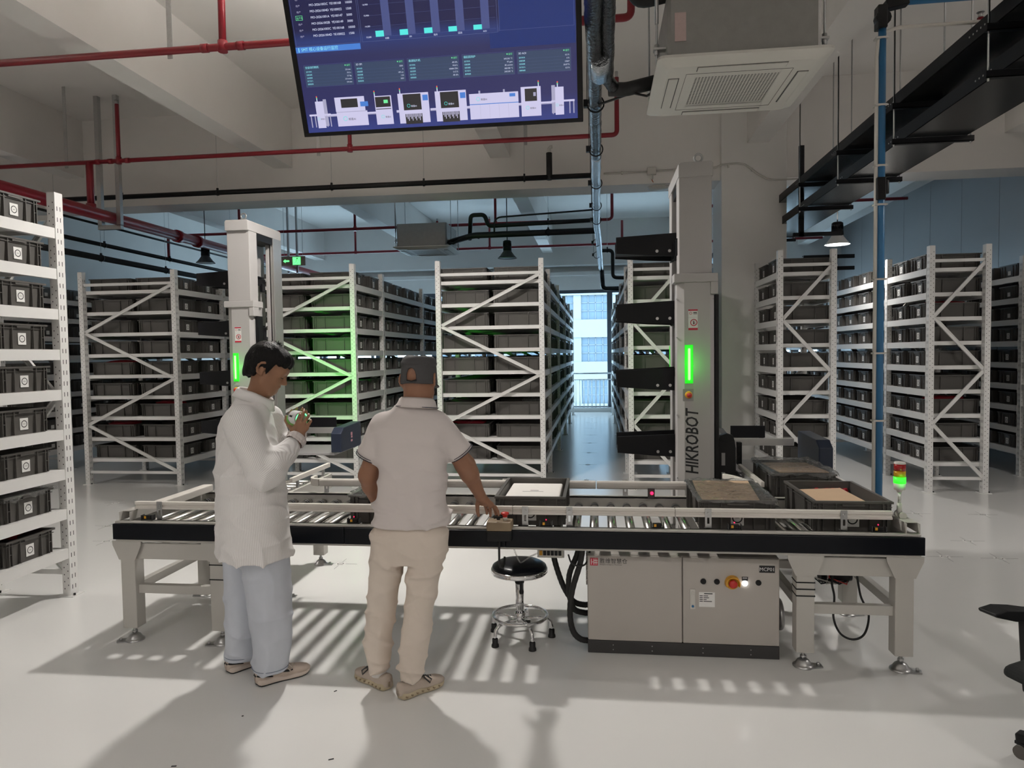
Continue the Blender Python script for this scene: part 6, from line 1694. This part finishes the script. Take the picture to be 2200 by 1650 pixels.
# cap with arched opening, strap and brim
CM = rotm((0.10, 1.0, -0.05), (0, 0.05, 1)); cc_ = np.array((-0.866, 3.298, 1.50))
def capf(x, y, z):
    px, py, pz = x-cc_[0], y-cc_[1], z-cc_[2]
    f = px*CM[0, 0]+py*CM[0, 1]+pz*CM[0, 2]; l = px*CM[1, 0]+py*CM[1, 1]+pz*CM[1, 2]; u = px*CM[2, 0]+py*CM[2, 1]+pz*CM[2, 2]
    w = np.interp(u, [0.0, .06, .115, .148], [1.0, 1.0, .95, .84]); q = np.sqrt((f/(.108*w))**2+(l/(.0855*w))**2)
    top = 0.148-0.02*np.clip(-f/.1, -1, 1)*0+0.003*np.sin(30*f+20*l)
    d = np.maximum((q-1)*.09, np.maximum(u-top, 0.012-0.10*np.clip(f, 0, 1)-u))
    rnd = np.sqrt(np.clip((q-1)*.09+.02, 0, 1)**2+np.clip(u-top+.02, 0, 1)**2)-.02
    d = np.maximum(d, rnd)
    d = d+0.0035*np.exp(-((u-.098)/.006)**2)*(q > .6)                      # seam below the crown
    d = d-0.004*np.exp(-((u-.108)/.010)**2)*(q > .6)
    d = d+0.0016*np.sin(40*l+30*u+2*np.sin(30*u))
    arch = np.maximum(np.abs(l-0.003)-.0235*np.sqrt(np.clip(1-np.clip((u-.045)/.042, 0, 1)**2, 0, 1)), np.maximum(u-.087, .026-u))
    arch = np.maximum(arch, f+.055)
    shell = np.maximum(arch, -(d+.012))
    d = np.maximum(d, -arch*1.0)
    br = np.maximum(np.sqrt((np.clip(f-.07, -1, 1)/.10)**2+(l/.088)**2)-1, 0)*.08
    brim = np.maximum(np.maximum(np.sqrt(((f-.075)/.085)**2+(l/.070)**2)-1, 0)*.08-0.002, np.abs(u-.014+1.6*l*l+0.25*(f-.07))-.004)
    return np.minimum(d, np.maximum(brim, .04-f))
cp = organic('cap', capf, (-1.0, 3.14, 1.48), (-0.73, 3.50, 1.67), 0.0042, 'cap_cloth', pa, 1)
o = MB(); o.tube([(-0.895, 3.187, 1.533), (-0.872, 3.180, 1.528), (-0.848, 3.185, 1.535)], 0.004, 6); o.v = [(a+0.95, b-3.27, c) for a, b, c in o.v]; o.build('cap_strap', 'ink_black', cp)
# collar with dark tipping, sleeve tipping
def band(name, c, n_, rx, ry, r, material, parent, sweep=(0, 2*PI), hgt=None, tilt=(0, 0, 0)):
    n_ = Vector(n_).normalized(); a = n_.cross(Vector((0, 1, 0))).normalized(); b = n_.cross(a); pts = []
    K = 48; 
    for k in range(K if sweep[1]-sweep[0] > 6.2 else K+1):
        t = sweep[0]+(sweep[1]-sweep[0])*k/K; pts.append(Vector(c)+a*rx*math.cos(t)+b*ry*math.sin(t))
    m = MB(); m.tube(pts, r, 6, closed=sweep[1]-sweep[0] > 6.2)
    l = parent.location if parent.type == 'EMPTY' else parent.parent.location
    m.v = [(x-l.x, y-l.y, z-l.z) for x, y, z in m.v]
    return m.build(name, material, parent)
def collar(par, C_, n_, tab, material, gap=0.0, front=None, name='collar'):
    """folded collar: rings (offset along n, radius) swept round the neck, open at the front"""
    n_ = Vector(n_).normalized(); f = Vector(front) - n_*n_.dot(Vector(front)); f.normalize(); s = n_.cross(f)
    K = 40; vs = []; fs = []
    for k in range(K+1):
        t = gap+(2*PI-2*gap)*k/K
        for (o_, r, dr) in tab:
            p = Vector(C_)+n_*(o_+dr*max(0, math.cos(t)))+(f*math.cos(t)*1.08+s*math.sin(t))*r; vs.append(p-par.location)
    q = len(tab)
    for k in range(K):
        for j in range(q-1): fs.append((k*q+j, k*q+j+1, (k+1)*q+j+1, (k+1)*q+j))
    o = MB().add(vs, fs, 0, True).build(name, material, par)
    md = o.modifiers.new('solid', 'SOLIDIFY'); md.thickness = 0.004
    return o
cl = collar(pa, (-0.876, 3.284, 1.385), (0.05, 0.10, 1), [(0.020, .074, -.02), (0.052, .0735, -.02), (0.060, .077, -.02), (0.050, .087, -.02), (0.018, .099, -.03), (0.010, .102, -.035)], 'polo', 0.15, (0.1, 1, 0))
band('collar_tipping', (-0.876, 3.284, 1.3985), (0.05, 0.10, 1), .1035, .1035, .0022, 'polo_trim', pa, (0.0, 2*PI))
for c_, d_ in (cutL, cutR):
    for q in (0.002, -0.008):
        dd = Vector(d_).normalized(); p = Vector(c_)+dd*(q-0.004)
        band('sleeve_tipping', p, dd, .0655, .0655, .0022 if q > 0 else .0016, 'polo_trim', pa)
# ankle socks, shoes
for (x, y) in ((-1.100, 3.285), (-0.922, 3.222)):
    MB().lathe([(0.036, 0.06), (0.040, 0.085), (0.040, 0.13), (0.0, 0.13)], (x, y, 0), 18).build('sock', 'sock_white', pa, True)
shoe(pa, (-1.035, 3.250, 0), (-1.245, 3.395, 0), 0.262, 'shoe_beige', 'shoe_sole', False, 1, 0.080)
shoe(pa, (-0.965, 3.165, 0), (-0.815, 3.330, 0), 0.262, 'shoe_beige', 'shoe_sole', False, 2, 0.080)

# ------------------------------------------------------------------ the person in the striped coat
pb = thing('person', 'person in striped white coat and pale jeans, looking down at a device', 'person', (-1.78, 3.36, 0))
PH = math.radians(-55)
L1 = ((0.72, -1.715, 3.315, .115, .120), (0.60, -1.690, 3.310, .117, .118), (0.40, -1.675, 3.312, .113, .112), (0.25, -1.670, 3.314, .104, .100), (0.12, -1.676, 3.312, .100, .090), (0.058, -1.680, 3.308, .102, .088))
L2 = ((0.72, -1.845, 3.425, .112, .115), (0.60, -1.862, 3.428, .113, .112), (0.40, -1.872, 3.430, .108, .105), (0.25, -1.878, 3.432, .100, .100), (0.12, -1.884, 3.434, .096, .098), (0.060, -1.886, 3.434, .097, .100))
pel2 = loft(((0.60, -1.78, 3.37, .15, .12), (0.72, -1.775, 3.37, .20, .14), (0.9, -1.78, 3.37, .18, .12)), PH)
jn = smin([smin([pel2, loft(L1, PH, 2.3)], 0.03), loft(L2, PH, 2.3)], 0.012)
jn = folds(jn, 0.0050, ((12, 10, 45, 1), (-18, 8, 30, .8), (40, 20, 8, .8)), 2, ((0, 1.0), (0.3, 1.0), (0.5, .7), (0.9, .4)))
organic('jeans', jn, (-2.06, 3.14, 0.05), (-1.50, 3.60, 0.78), 0.0065, 'jeans', pb, 2)
for T_h, nm in ((L1, 'hem'), (L2, 'hem')):
    z, x, y, a, b = T_h[-1]
    pts = []
    for k in range(40):
        t = 2*PI*k/40; u = a*1.012*math.copysign(abs(math.cos(t))**(2/2.3), math.cos(t)); v = b*1.012*math.copysign(abs(math.sin(t))**(2/2.3), math.sin(t))
        pts.append((x+u*math.cos(PH)-v*math.sin(PH), y+u*math.sin(PH)+v*math.cos(PH), z+0.022))
    MB().tube(pts, 0.0016, 5, closed=True).build('hem_stitch', 'jeans_seam', pb, True)
ct = ((0.628, -1.778, 3.365, .262, .186), (0.70, -1.778, 3.365, .258, .182), (0.85, -1.785, 3.365, .250, .178), (1.00, -1.790, 3.367, .236, .168), (1.12, -1.795, 3.367, .228, .160), (1.22, -1.800, 3.367, .222, .150), (1.30, -1.798, 3.368, .208, .136), (1.36, -1.790, 3.370, .180, .115), (1.40, -1.780, 3.370, .140, .095), (1.435, -1.770, 3.370, .098, .080), (1.465, -1.762, 3.370, .078, .072))
coat_t = loft(ct, PH, 2.25)
def hemcut(f):
    def g(x, y, z):
        return np.maximum(f(x, y, z), 0.640+0.012*np.sin(9*x+4*y)+0.03*np.clip((x+1.78)/.2, -1, 1)*0.3-z)
    return g
SR = [(-1.735, 3.195, 1.335), (-1.595, 3.120, 1.105), (-1.575, 3.150, 1.100), (-1.515, 3.255, 1.205)]
SLf = [(-1.745, 3.520, 1.325), (-1.690, 3.560, 1.120), (-1.605, 3.490, 1.205)]
slR = smin(chain(SR, [.090, .078, .074, .050]), 0.03); slL = smin(chain(SLf, [.070, .060, .046]), 0.03)
coat = smin([hemcut(coat_t), slR, slL], 0.035)
coat = folds(coat, 0.0060, ((24, 14, 12, 1.0), (-30, 18, 22, .8), (10, 8, 55, .7), (-40, 30, 70, .35)), 6, ((0.6, 1.2), (0.9, .9), (1.05, 1.3), (1.2, 1.0), (1.45, .4)))
def stripes(v):
    x, y, z = v[:, 0], v[:, 1], v[:, 2]
    T = np.array(ct); cx = np.interp(z, T[::1, 0], T[:, 1]); cy = np.interp(z, T[:, 0], T[:, 2])
    s = np.arctan2(y-cy, x-cx)*0.215
    da = coat_t(x, y, z)
    for fn, pts in ((slR, SR), (slL, SLf)):
        db = fn(x, y, z); m = db < da-0.004
        a, b, c = np.array(pts[0]), np.array(pts[1]), np.array(pts[-1])
        d1 = (b-a)/np.linalg.norm(b-a); d2 = (c-b)/np.linalg.norm(c-b)
        p = v-b; k = np.clip(0.5+((p@(d2))-(-(p@d1)))*8, 0, 1)[:, None]
        q = np.array([0.0, 0.6, 0.8]); 
        n = np.cross(d1, d2); n /= np.linalg.norm(n)
        w = np.where((p@d1 > 0), np.arctan2(p@n, p@np.cross(n, d2)), np.arctan2(p@n, p@np.cross(n, d1)))*0.07
        s = np.where(m, w, s)
    return s
organic('work_coat', coat, (-2.10, 3.00, 0.60), (-1.42, 3.66, 1.49), 0.0058, 'coat_stripe', pb, 2, stripes)
for c_, d_, r in ((SR[3], Vector(SR[3])-Vector(SR[2]), .046), (SLf[2], Vector(SLf[2])-Vector(SLf[1]), .047)):
    dd = d_.normalized(); m = MB(); nn_ = 30; a = dd.cross(Vector((0, 0, 1))).normalized(); b = dd.cross(a)
    vs = []; fs = []
    for i in range(8):
        for j in range(nn_*2):
            t = 2*PI*j/(nn_*2); rr_ = r*(1+0.05*math.sin(i*1.9))+0.0022*math.sin(j*PI/2+i)
            p = Vector(c_)+dd*(0.034+i*0.006)+(a*math.cos(t)+b*math.sin(t))*(rr_ if i < 7 else r*0.8); vs.append(p-pb.location)
    K = nn_*2
    for i in range(7):
        for j in range(K): fs.append((i*K+j, i*K+(j+1) % K, (i+1)*K+(j+1) % K, (i+1)*K+j))
    MB().add(vs, fs, 0, True).build('cuff', 'polo', pb)
collar(pb, (-1.755, 3.37, 1.430), (0.30, 0.08, 1), [(0.0, .086, -.02), (0.040, .080, -.02), (0.050, .083, -.02), (0.040, .091, -.02), (0.000, .103, -.03)], 'coat_stripe', 0.2, (1, 0.35, 0))
# body: head, neck, chest, arms, hands in one skin
Mb = rotm((0.86, 0.20, -0.50), (0.5, 0.1, 0.86)); hb, HB = head_fn((-1.675, 3.372, 1.590), Mb, 1.0)
nb = smin([capsule((-1.770, 3.37, 1.38), (-1.705, 3.372, 1.535), .060, .054), loft(((0.95, -1.79, 3.37, .15, .10), (1.2, -1.79, 3.37, .17, .11), (1.33, -1.785, 3.37, .15, .085), (1.40, -1.775, 3.37, .09, .06)), PH)], 0.03)
bR = smin(chain([(-1.735, 3.20, 1.33), (-1.580, 3.135, 1.10), (-1.515, 3.255, 1.205), (-1.495, 3.300, 1.245)], [.045, .042, .033, .027]), 0.02)
bL = smin(chain([(-1.745, 3.51, 1.32), (-1.69, 3.56, 1.12), (-1.605, 3.490, 1.205), (-1.565, 3.455, 1.258)], [.045, .042, .033, .027]), 0.02)
# device centre and its axis
DC = np.array((-1.530, 3.385, 1.338)); DA = np.array((0.80, -0.55, -0.10)); DA /= np.linalg.norm(DA)
hbR = hand_fn((-1.494, 3.303, 1.250), [(-1.513, 3.322, 1.296), (-1.496, 3.322, 1.304), (-1.479, 3.326, 1.302), (-1.466, 3.334, 1.292)],
    [[(-1.513, 3.322, 1.296), (-1.503, 3.322, 1.333), (-1.497, 3.336, 1.358), (-1.500, 3.352, 1.368)], [(-1.496, 3.322, 1.304), (-1.482, 3.326, 1.345), (-1.478, 3.342, 1.371), (-1.483, 3.358, 1.383)], [(-1.479, 3.326, 1.302), (-1.462, 3.332, 1.335), (-1.456, 3.347, 1.353), (-1.462, 3.362, 1.360)], [(-1.466, 3.334, 1.292), (-1.452, 3.342, 1.312), (-1.449, 3.355, 1.325), (-1.456, 3.368, 1.330)]],
    [(-1.508, 3.312, 1.268), (-1.533, 3.322, 1.284), (-1.549, 3.334, 1.296), (-1.558, 3.345, 1.303)], 0.0125, 0.0085)
hbL = hand_fn((-1.562, 3.450, 1.264), [(-1.572, 3.432, 1.300), (-1.562, 3.446, 1.304), (-1.548, 3.456, 1.304), (-1.534, 3.462, 1.300)],
    [[(-1.572, 3.432, 1.300), (-1.590, 3.424, 1.330), (-1.588, 3.420, 1.358), (-1.576, 3.418, 1.376)], [(-1.562, 3.446, 1.304), (-1.575, 3.448, 1.340), (-1.568, 3.440, 1.370), (-1.554, 3.432, 1.385)], [(-1.548, 3.456, 1.304), (-1.552, 3.466, 1.340), (-1.542, 3.456, 1.370), (-1.530, 3.446, 1.383)], [(-1.534, 3.462, 1.300), (-1.530, 3.474, 1.330), (-1.520, 3.464, 1.356), (-1.512, 3.452, 1.368)]],
    [(-1.566, 3.430, 1.280), (-1.590, 3.405, 1.300), (-1.598, 3.393, 1.325), (-1.592, 3.388, 1.346)], 0.0125, 0.0085)
body = smin([smin([hb, nb], 0.025), smin([bR, hbR], 0.012), smin([bL, hbL], 0.012)], 0.008)
organic('body', body, (-1.96, 3.08, 1.02), (-1.42, 3.60, 1.73), 0.0042, 'skin', pb, 2)
# hair
hcap = smin([ellipsoid(HB(-0.020, 0, 0.040), (0.108, 0.088, 0.098), Mb), ellipsoid(HB(-0.045, 0, 0.010), (0.080, 0.083, 0.085), Mb), ellipsoid(HB(-0.075, 0, -0.045), (0.035, 0.058, 0.050), Mb), ellipsoid(HB(0.045, 0, 0.075), (0.055, 0.070, 0.045), Mb), capsule(HB(0.010, 0.074, 0.03), HB(0.012, 0.074, -0.005), .012), capsule(HB(0.010, -0.074, 0.03), HB(0.012, -0.074, -0.005), .012)], 0.02)
c0_ = np.array(HB(0, 0, 0))
def hairf(x, y, z):
    px, py, pz = x-c0_[0], y-c0_[1], z-c0_[2]
    f = px*Mb[0, 0]+py*Mb[0, 1]+pz*Mb[0, 2]; l = px*Mb[1, 0]+py*Mb[1, 1]+pz*Mb[1, 2]; u = px*Mb[2, 0]+py*Mb[2, 1]+pz*Mb[2, 2]
    d = hcap(x, y, z)
    d = d+0.0014*np.sin(70*l+25*f+2*np.sin(40*u))*np.sin(60*f+30*u)+0.0012*np.sin(170*l+60*f)
    line = np.interp(f, [-.12, -.06, -.03, .0, .015, .035, .06, .09, .12], [-.085, -.075, -.040, .020, -.02, .040, .050, .052, .045])   # lower hairline
    line = line+0.006*np.sin(l*160)+0.004*np.sin(f*220)
    return np.maximum(d, line-u)
organic('hair', hairf, (-1.86, 3.22, 1.42), (-1.50, 3.52, 1.75), 0.0042, 'hair', pb, 1)
m = MB(); rh = random.Random(8)
for k in range(60):
    a = rh.uniform(0, 2*PI); e = rh.uniform(0.7, 1.0)
    dv = Vector(Mb[0])*math.cos(a)*(1-e)*1.1 + Vector(Mb[1])*math.sin(a)*(1-e)*1.1 + Vector(Mb[2])*e; dv.normalize()
    p = Vector(HB(-0.020, 0, 0.040))+Vector((dv.dot(Vector(Mb[0]))*0, 0, 0))
    q = Vector([p[i]+float(Mb[0][i])*dv.dot(Vector(Mb[0]))*0.104+float(Mb[1][i])*dv.dot(Vector(Mb[1]))*0.085+float(Mb[2][i])*dv.dot(Vector(Mb[2]))*0.095 for i in range(3)])
    t = (dv+Vector((rh.uniform(-.3, 1.0), rh.uniform(-.5, .5), rh.uniform(-.2, .4)))).normalized()*rh.uniform(.010, .024)
    m.cyl(q, q+t, 0.0009, 0.0003, 4, caps=False)
hs = m.build('hair_strands', 'hair', pb, True); hs['kind'] = 'stuff'
m = MB()   # eyebrows and lashes
for sg in (1, -1):
    m.tube([HB(.089, sg*.018, .026), HB(.087, sg*.032, .031), HB(.079, sg*.046, .027)], [.003, .0035, .0015], 6)
    m.tube([HB(.089, sg*.020, -.002), HB(.090, sg*.032, -.005), HB(.082, sg*.046, -.002)], [.001, .0016, .001], 6)
m.build('brows_and_lashes', 'hair', pb, True)
shoe(pb, (-1.725, 3.235, 0), (-1.515, 3.425, 0), 0.278, 'shoe_pink', 'shoe_mid', True, 3, 0.092)
shoe(pb, (-1.945, 3.350, 0), (-1.800, 3.545, 0), 0.272, 'shoe_pink', 'shoe_mid', True, 4, 0.092)
for (x, y) in ((-1.672, 3.300), (-1.886, 3.420)):
    MB().lathe([(0.038, 0.05), (0.040, 0.12), (0.0, 0.12)], (x, y, 0), 16).build('sock', 'shoe_beige', pb, True)
# hand-held device: white drum with glowing green rings
dv = thing('handheld_device', 'white round device with glowing green ring held in both hands', 'device', tuple(DC))
A_ = Vector(DA)
def drum(a0, a1, r0, r1, mi, mb_, n_=32): mb_.cyl(A_*a0, A_*a1, r0, r1, n_, mi)
m = MB(); drum(-0.034, 0.030, .036, .0375, 0, m); m.build('drum', 'lamp_white', dv, False, 0.003)
m = MB(); drum(0.030, 0.036, .0375, .036, 0, m); drum(-0.040, -0.034, .034, .036, 0, m); m.build('end_ring', 'robot_dark_grey', dv)
def torus(ax_off, R, r, mb_):
    a = A_.orthogonal().normalized(); b = A_.cross(a)
    mb_.tube([A_*ax_off+(a*math.cos(2*PI*k/36)+b*math.sin(2*PI*k/36))*R for k in range(36)], r, 6, closed=True)
m = MB(); torus(0.037, .0315, .0028, m); torus(-0.041, .0305, .0024, m); m.build('glow_ring', mat('ring_green', (0.1, 0.9, 0.3), 0.4, emit=(0.10, 1.0, 0.25), estr=2.5).name, dv)
m = MB(); c = Vector((-0.35, -0.72, 0.25)); c = (c-A_*c.dot(A_)).normalized(); t_ = A_.cross(c)
m.obox(c*.0362-A_*0.008, A_*.012, t_*.005, c*.002); m.build('slot', 'ink_black', dv)

# ================================================================== OFFICE CHAIR (right edge)
ch = thing('office_chair', 'black office chair cut off at the right edge', 'chair', (1.895, 2.72, 0), math.radians(20))
c0 = MB()
st_ = MB().prism([(-0.30, 0.385), (-0.285, 0.425), (-0.15, 0.445), (0.24, 0.44), (0.26, 0.40), (0.22, 0.355), (-0.10, 0.350), (-0.21, 0.36)], -0.24, 0.24, 'y').build('seat', 'chair_fabric', ch, False, 0.03, 3)
MB().box(0.22, 0.275, -0.22, 0.22, 0.50, 1.02).build('backrest', 'chair_fabric', ch, False, 0.025, 3)
MB().box(0.20, 0.26, -0.04, 0.04, 0.33, 0.60).build('back_post', 'black_plastic', ch, False, 0.01)
for s in (1, -1):
    y = s*0.30
    a = MB(); a.prism([(-0.30, 0.612), (-0.24, 0.622), (-0.16, 0.612), (0.02, 0.575), (0.06, 0.56), (0.06, 0.535), (-0.10, 0.555), (-0.20, 0.572), (-0.295, 0.598)], y-0.042, y+0.042, 'y')
    ar = a.build('armrest', 'black_plastic', ch, False, 0.012, 3)
    MB().prism([(-0.125, 0.565), (-0.045, 0.555), (-0.035, 0.33), (-0.055, 0.27), (-0.095, 0.25), (-0.105, 0.33)], y-0.022, y+0.022, 'y').build('arm_post', 'black_plastic', ar, False, 0.008)
    MB().box(-0.08, 0.04, min(y, s*0.12), max(y, s*0.12), 0.27, 0.295).build('arm_bracket', 'black_plastic', ar, False, 0.004)
MB().cyl((0, 0, 0.10), (0, 0, 0.30), 0.028, n=14).box(-0.10, 0.12, -0.08, 0.08, 0.29, 0.36).build('gas_lift', 'black_plastic', ch)
for k in range(5):
    an = math.radians(112 + 72*k); cc, ss = math.cos(an), math.sin(an)
    l_ = MB(); l_.bar((0.02*cc, 0.02*ss, 0.115), (0.30*cc, 0.30*ss, 0.085), 0.045, 0.04); l_.bar((0.27*cc, 0.27*ss, 0.088), (0.335*cc, 0.335*ss, 0.08), 0.055, 0.035)
    lo = l_.build('base_leg', 'black_plastic', ch, False, 0.006)
    m = MB()
    for o_ in (-0.017, 0.017):
        p = Vector((0.315*cc, 0.315*ss, 0.027)) + Vector((-ss, cc, 0))*o_
        d = Vector((-ss, cc, 0))*0.011
        m.cyl(p-d, p+d, 0.027, n=18, mi=1)
    m.cyl((0.315*cc, 0.315*ss, 0.03), (0.315*cc, 0.315*ss, 0.075), 0.008, n=8, mi=0); m.box(0.315*cc-0.02, 0.315*cc+0.02, 0.315*ss-0.02, 0.315*ss+0.02, 0.050, 0.062, 0)
    m.build('castor', ['black_plastic', 'castor_grey'], lo)

# ================================================================== FLOOR MARKERS AND LITTER
def marker(k, x, y, lab):
    o = MB(); a = 0.034
    o.add([(x-a, y-a, 0.0007), (x+a, y-a, 0.0007), (x+a, y+a, 0.0007), (x-a, y+a, 0.0007), (x-a, y-a, 0.0), (x+a, y-a, 0.0), (x+a, y+a, 0.0), (x-a, y+a, 0.0)], [(0,1,2,3),(4,5,1,0),(5,6,2,1),(6,7,3,2),(7,4,0,3)])
    o.ring((x, y, 0.0009), 0.020, 0.026, 20, 1, 'z'); o.box(x-0.010, x+0.010, y-0.002, y+0.002, 0.0007, 0.0009, 1)
    for (dx, dy) in ((1, 0), (-1, 0), (0, 1), (0, -1)):
        o.box(x+dx*0.09-0.0012-abs(dx)*0.045, x+dx*0.09+0.0012+abs(dx)*0.045, y+dy*0.09-0.0012-abs(dy)*0.045, y+dy*0.09+0.0012+abs(dy)*0.045, 0.0, 0.0005, 2)
    b = o.build('floor_marker', ['marker_white', 'ink_black', 'dark_metal'])
    return tag(b, lab, 'floor marker', 'small ringed floor markers')
mk = [(2.71, 5.80, 'ringed floor marker right of the conveyor end, left of the near pair'), (3.10, 5.78, 'ringed floor marker right of the conveyor end, right of the near pair'), (3.12, 6.29, 'ringed floor marker just behind the near right pair'), (3.145, 7.31, 'ringed floor marker beside the signal tower light'), (3.757, 7.30, 'ringed floor marker in front of the rack behind the stack light'), (-5.53, 7.30, 'ringed floor marker far left in front of the left rack'), (-4.85, 6.28, 'ringed floor marker left, middle of three in a row'), (-4.45, 5.74, 'ringed floor marker left, closest to the conveyor'), (-2.05, 5.25, 'ringed floor marker behind the conveyor near the white foot')]
for k, (x, y, l_) in enumerate(mk): marker(k, x, y, l_)
for k in range(8):
    marker(k, -0.16, 9.0+k*1.25, 'ringed floor marker in the window aisle, %s from the conveyor' % ORD[k+1])
for k, (x, y, lx, a, lab) in enumerate(((-1.10, 2.66, 0.011, 0.5, 'small black scrap on the floor between the two shadows'), (-1.30, 3.22, 0.008, 1.0, 'tiny dark chip on the floor near the striped coat shoes'), (-1.72, 2.55, 0.010, 0.2, 'tiny dark scrap at the bottom edge of the floor'), (-1.64, 2.95, 0.004, 0.8, 'tiny black speck on the floor in the long shadow'))):
    o = MB().box(-lx, lx, -0.003, 0.003, 0, 0.002).build('floor_scrap', 'ink_black'); o.location = (x, y, 0); o.rotation_euler = (0, 0, a); tag(o, lab, 'scrap', 'dark scraps on the floor')

# ================================================================== BAGS ON TOTES
def bag(label, c, s, material, seed, cat='bag', name='plastic_bag', grp='plastic bags lying on the totes'):
    vs = []; fs = []; nu, nv = 20, 10
    for j in range(nv+1):
        ph = PI*j/nv
        for i in range(nu):
            th = 2*PI*i/nu
            d = Vector((math.sin(ph)*math.cos(th), math.sin(ph)*math.sin(th), math.cos(ph)))
            k = 1 + 0.35*mnoise.noise(d*2.2+Vector((seed, 0, 0))) + 0.16*mnoise.noise(d*6+Vector((0, seed, 0)))
            z = d.z*k*s[2]
            vs.append((c[0]+d.x*k*s[0], c[1]+d.y*k*s[1], c[2]+max(z, -s[2]*0.5)))
    for j in range(nv):
        for i in range(nu):
            fs.append((j*nu+i, j*nu+(i+1) % nu, (j+1)*nu+(i+1) % nu, (j+1)*nu+i))
    o = MB().add(vs, fs, 0, True).build(name, material)
    return tag(o, label, cat, grp)
NX = -3.99
def near_y(q): return 2.15+0.045+((2.25-0.09)/4)*(q+0.5)
yq = near_y(3)
bag('crumpled red bubble wrap heaped on the lowest tote of the nearest rack', (NX, yq, LEV[0]+0.180), (0.20, 0.14, 0.085), 'red_bubble', 3, 'bubble wrap', 'bubble_wrap')
film('clear film over the second lowest tote of the nearest rack', NX, yq, 0.302, 0.204, LEV[1]+TH+0.012, -0.01, 0.05, 11)
rb = random.Random(5)
xs_l = [('rack behind the people', -3.03-0.06), ('rack left of window aisle', -0.67-0.06), ('rack left of left robot', -5.42-0.06)]
n_ = 0; used = set()
for (nm, x) in xs_l:
    for k in range(9):
        li = rb.randrange(1, 8); b_ = rb.randrange(0, 3)
        a, b = YS[b_], YS[b_+1]; nt_ = 2 if b_ == 0 else 4; q = rb.randrange(nt_)
        y = a+0.045+((b-a-0.09)/nt_)*(q+0.5); kk = q+1 if b_ == 0 else 2+4*(b_-1)+q+1
        if (nm, li, kk) in used: continue
        used.add((nm, li, kk))
        bag('clear plastic bag on %s shelf down, %s tote back, %s' % (ORD[9-li], ORD[kk], nm), (x-0.10, y, LEV[li]+TH+0.005), (0.13, 0.12, 0.045), 'clear_film', n_*1.7)
        n_ += 1
for (nm, x) in (('rack behind stack light', 3.74+0.18), ('rack at right edge', 5.35+0.18), ('rack right of window aisle', 0.39+0.16)):
    for k in range(6):
        li = rb.randrange(1, 8); b_ = rb.randrange(0, 3)
        a, b = YS[b_], YS[b_+1]; nt_ = 2 if b_ == 0 else 4; q = rb.randrange(nt_)
        y = a+0.045+((b-a-0.09)/nt_)*(q+0.5); kk = q+1 if b_ == 0 else 2+4*(b_-1)+q+1
        if (nm, li, kk) in used: continue
        used.add((nm, li, kk))
        bag('clear plastic bag on %s shelf down, %s tote back, %s' % (ORD[9-li], ORD[kk], nm), (x, y, LEV[li]+TH+0.005), (0.13, 0.12, 0.045), 'clear_film', n_*1.7)
        n_ += 1
for (x, li, nm, side) in ((-6.42, 4, 'rack left of left robot', 'left'), (-6.42, 1, 'rack left of left robot', 'left'), (-5.74, 2, 'rack left of left robot', 'right'), (-1.64, 1, 'rack left of window aisle', 'left'), (4.03, 6, 'rack behind stack light', 'front'), (4.03, 2, 'rack behind stack light', 'front')):
    bag('red bubble wrap on the %s tote, %s shelf down, %s' % (side, ORD[9-li], nm), (x, 8.72, LEV[li]+TH+0.002), (0.22, 0.13, 0.030), 'red_bubble', n_*2.1, 'bubble wrap', 'bubble_wrap', 'red bubble wrap in the rack totes'); n_ += 1
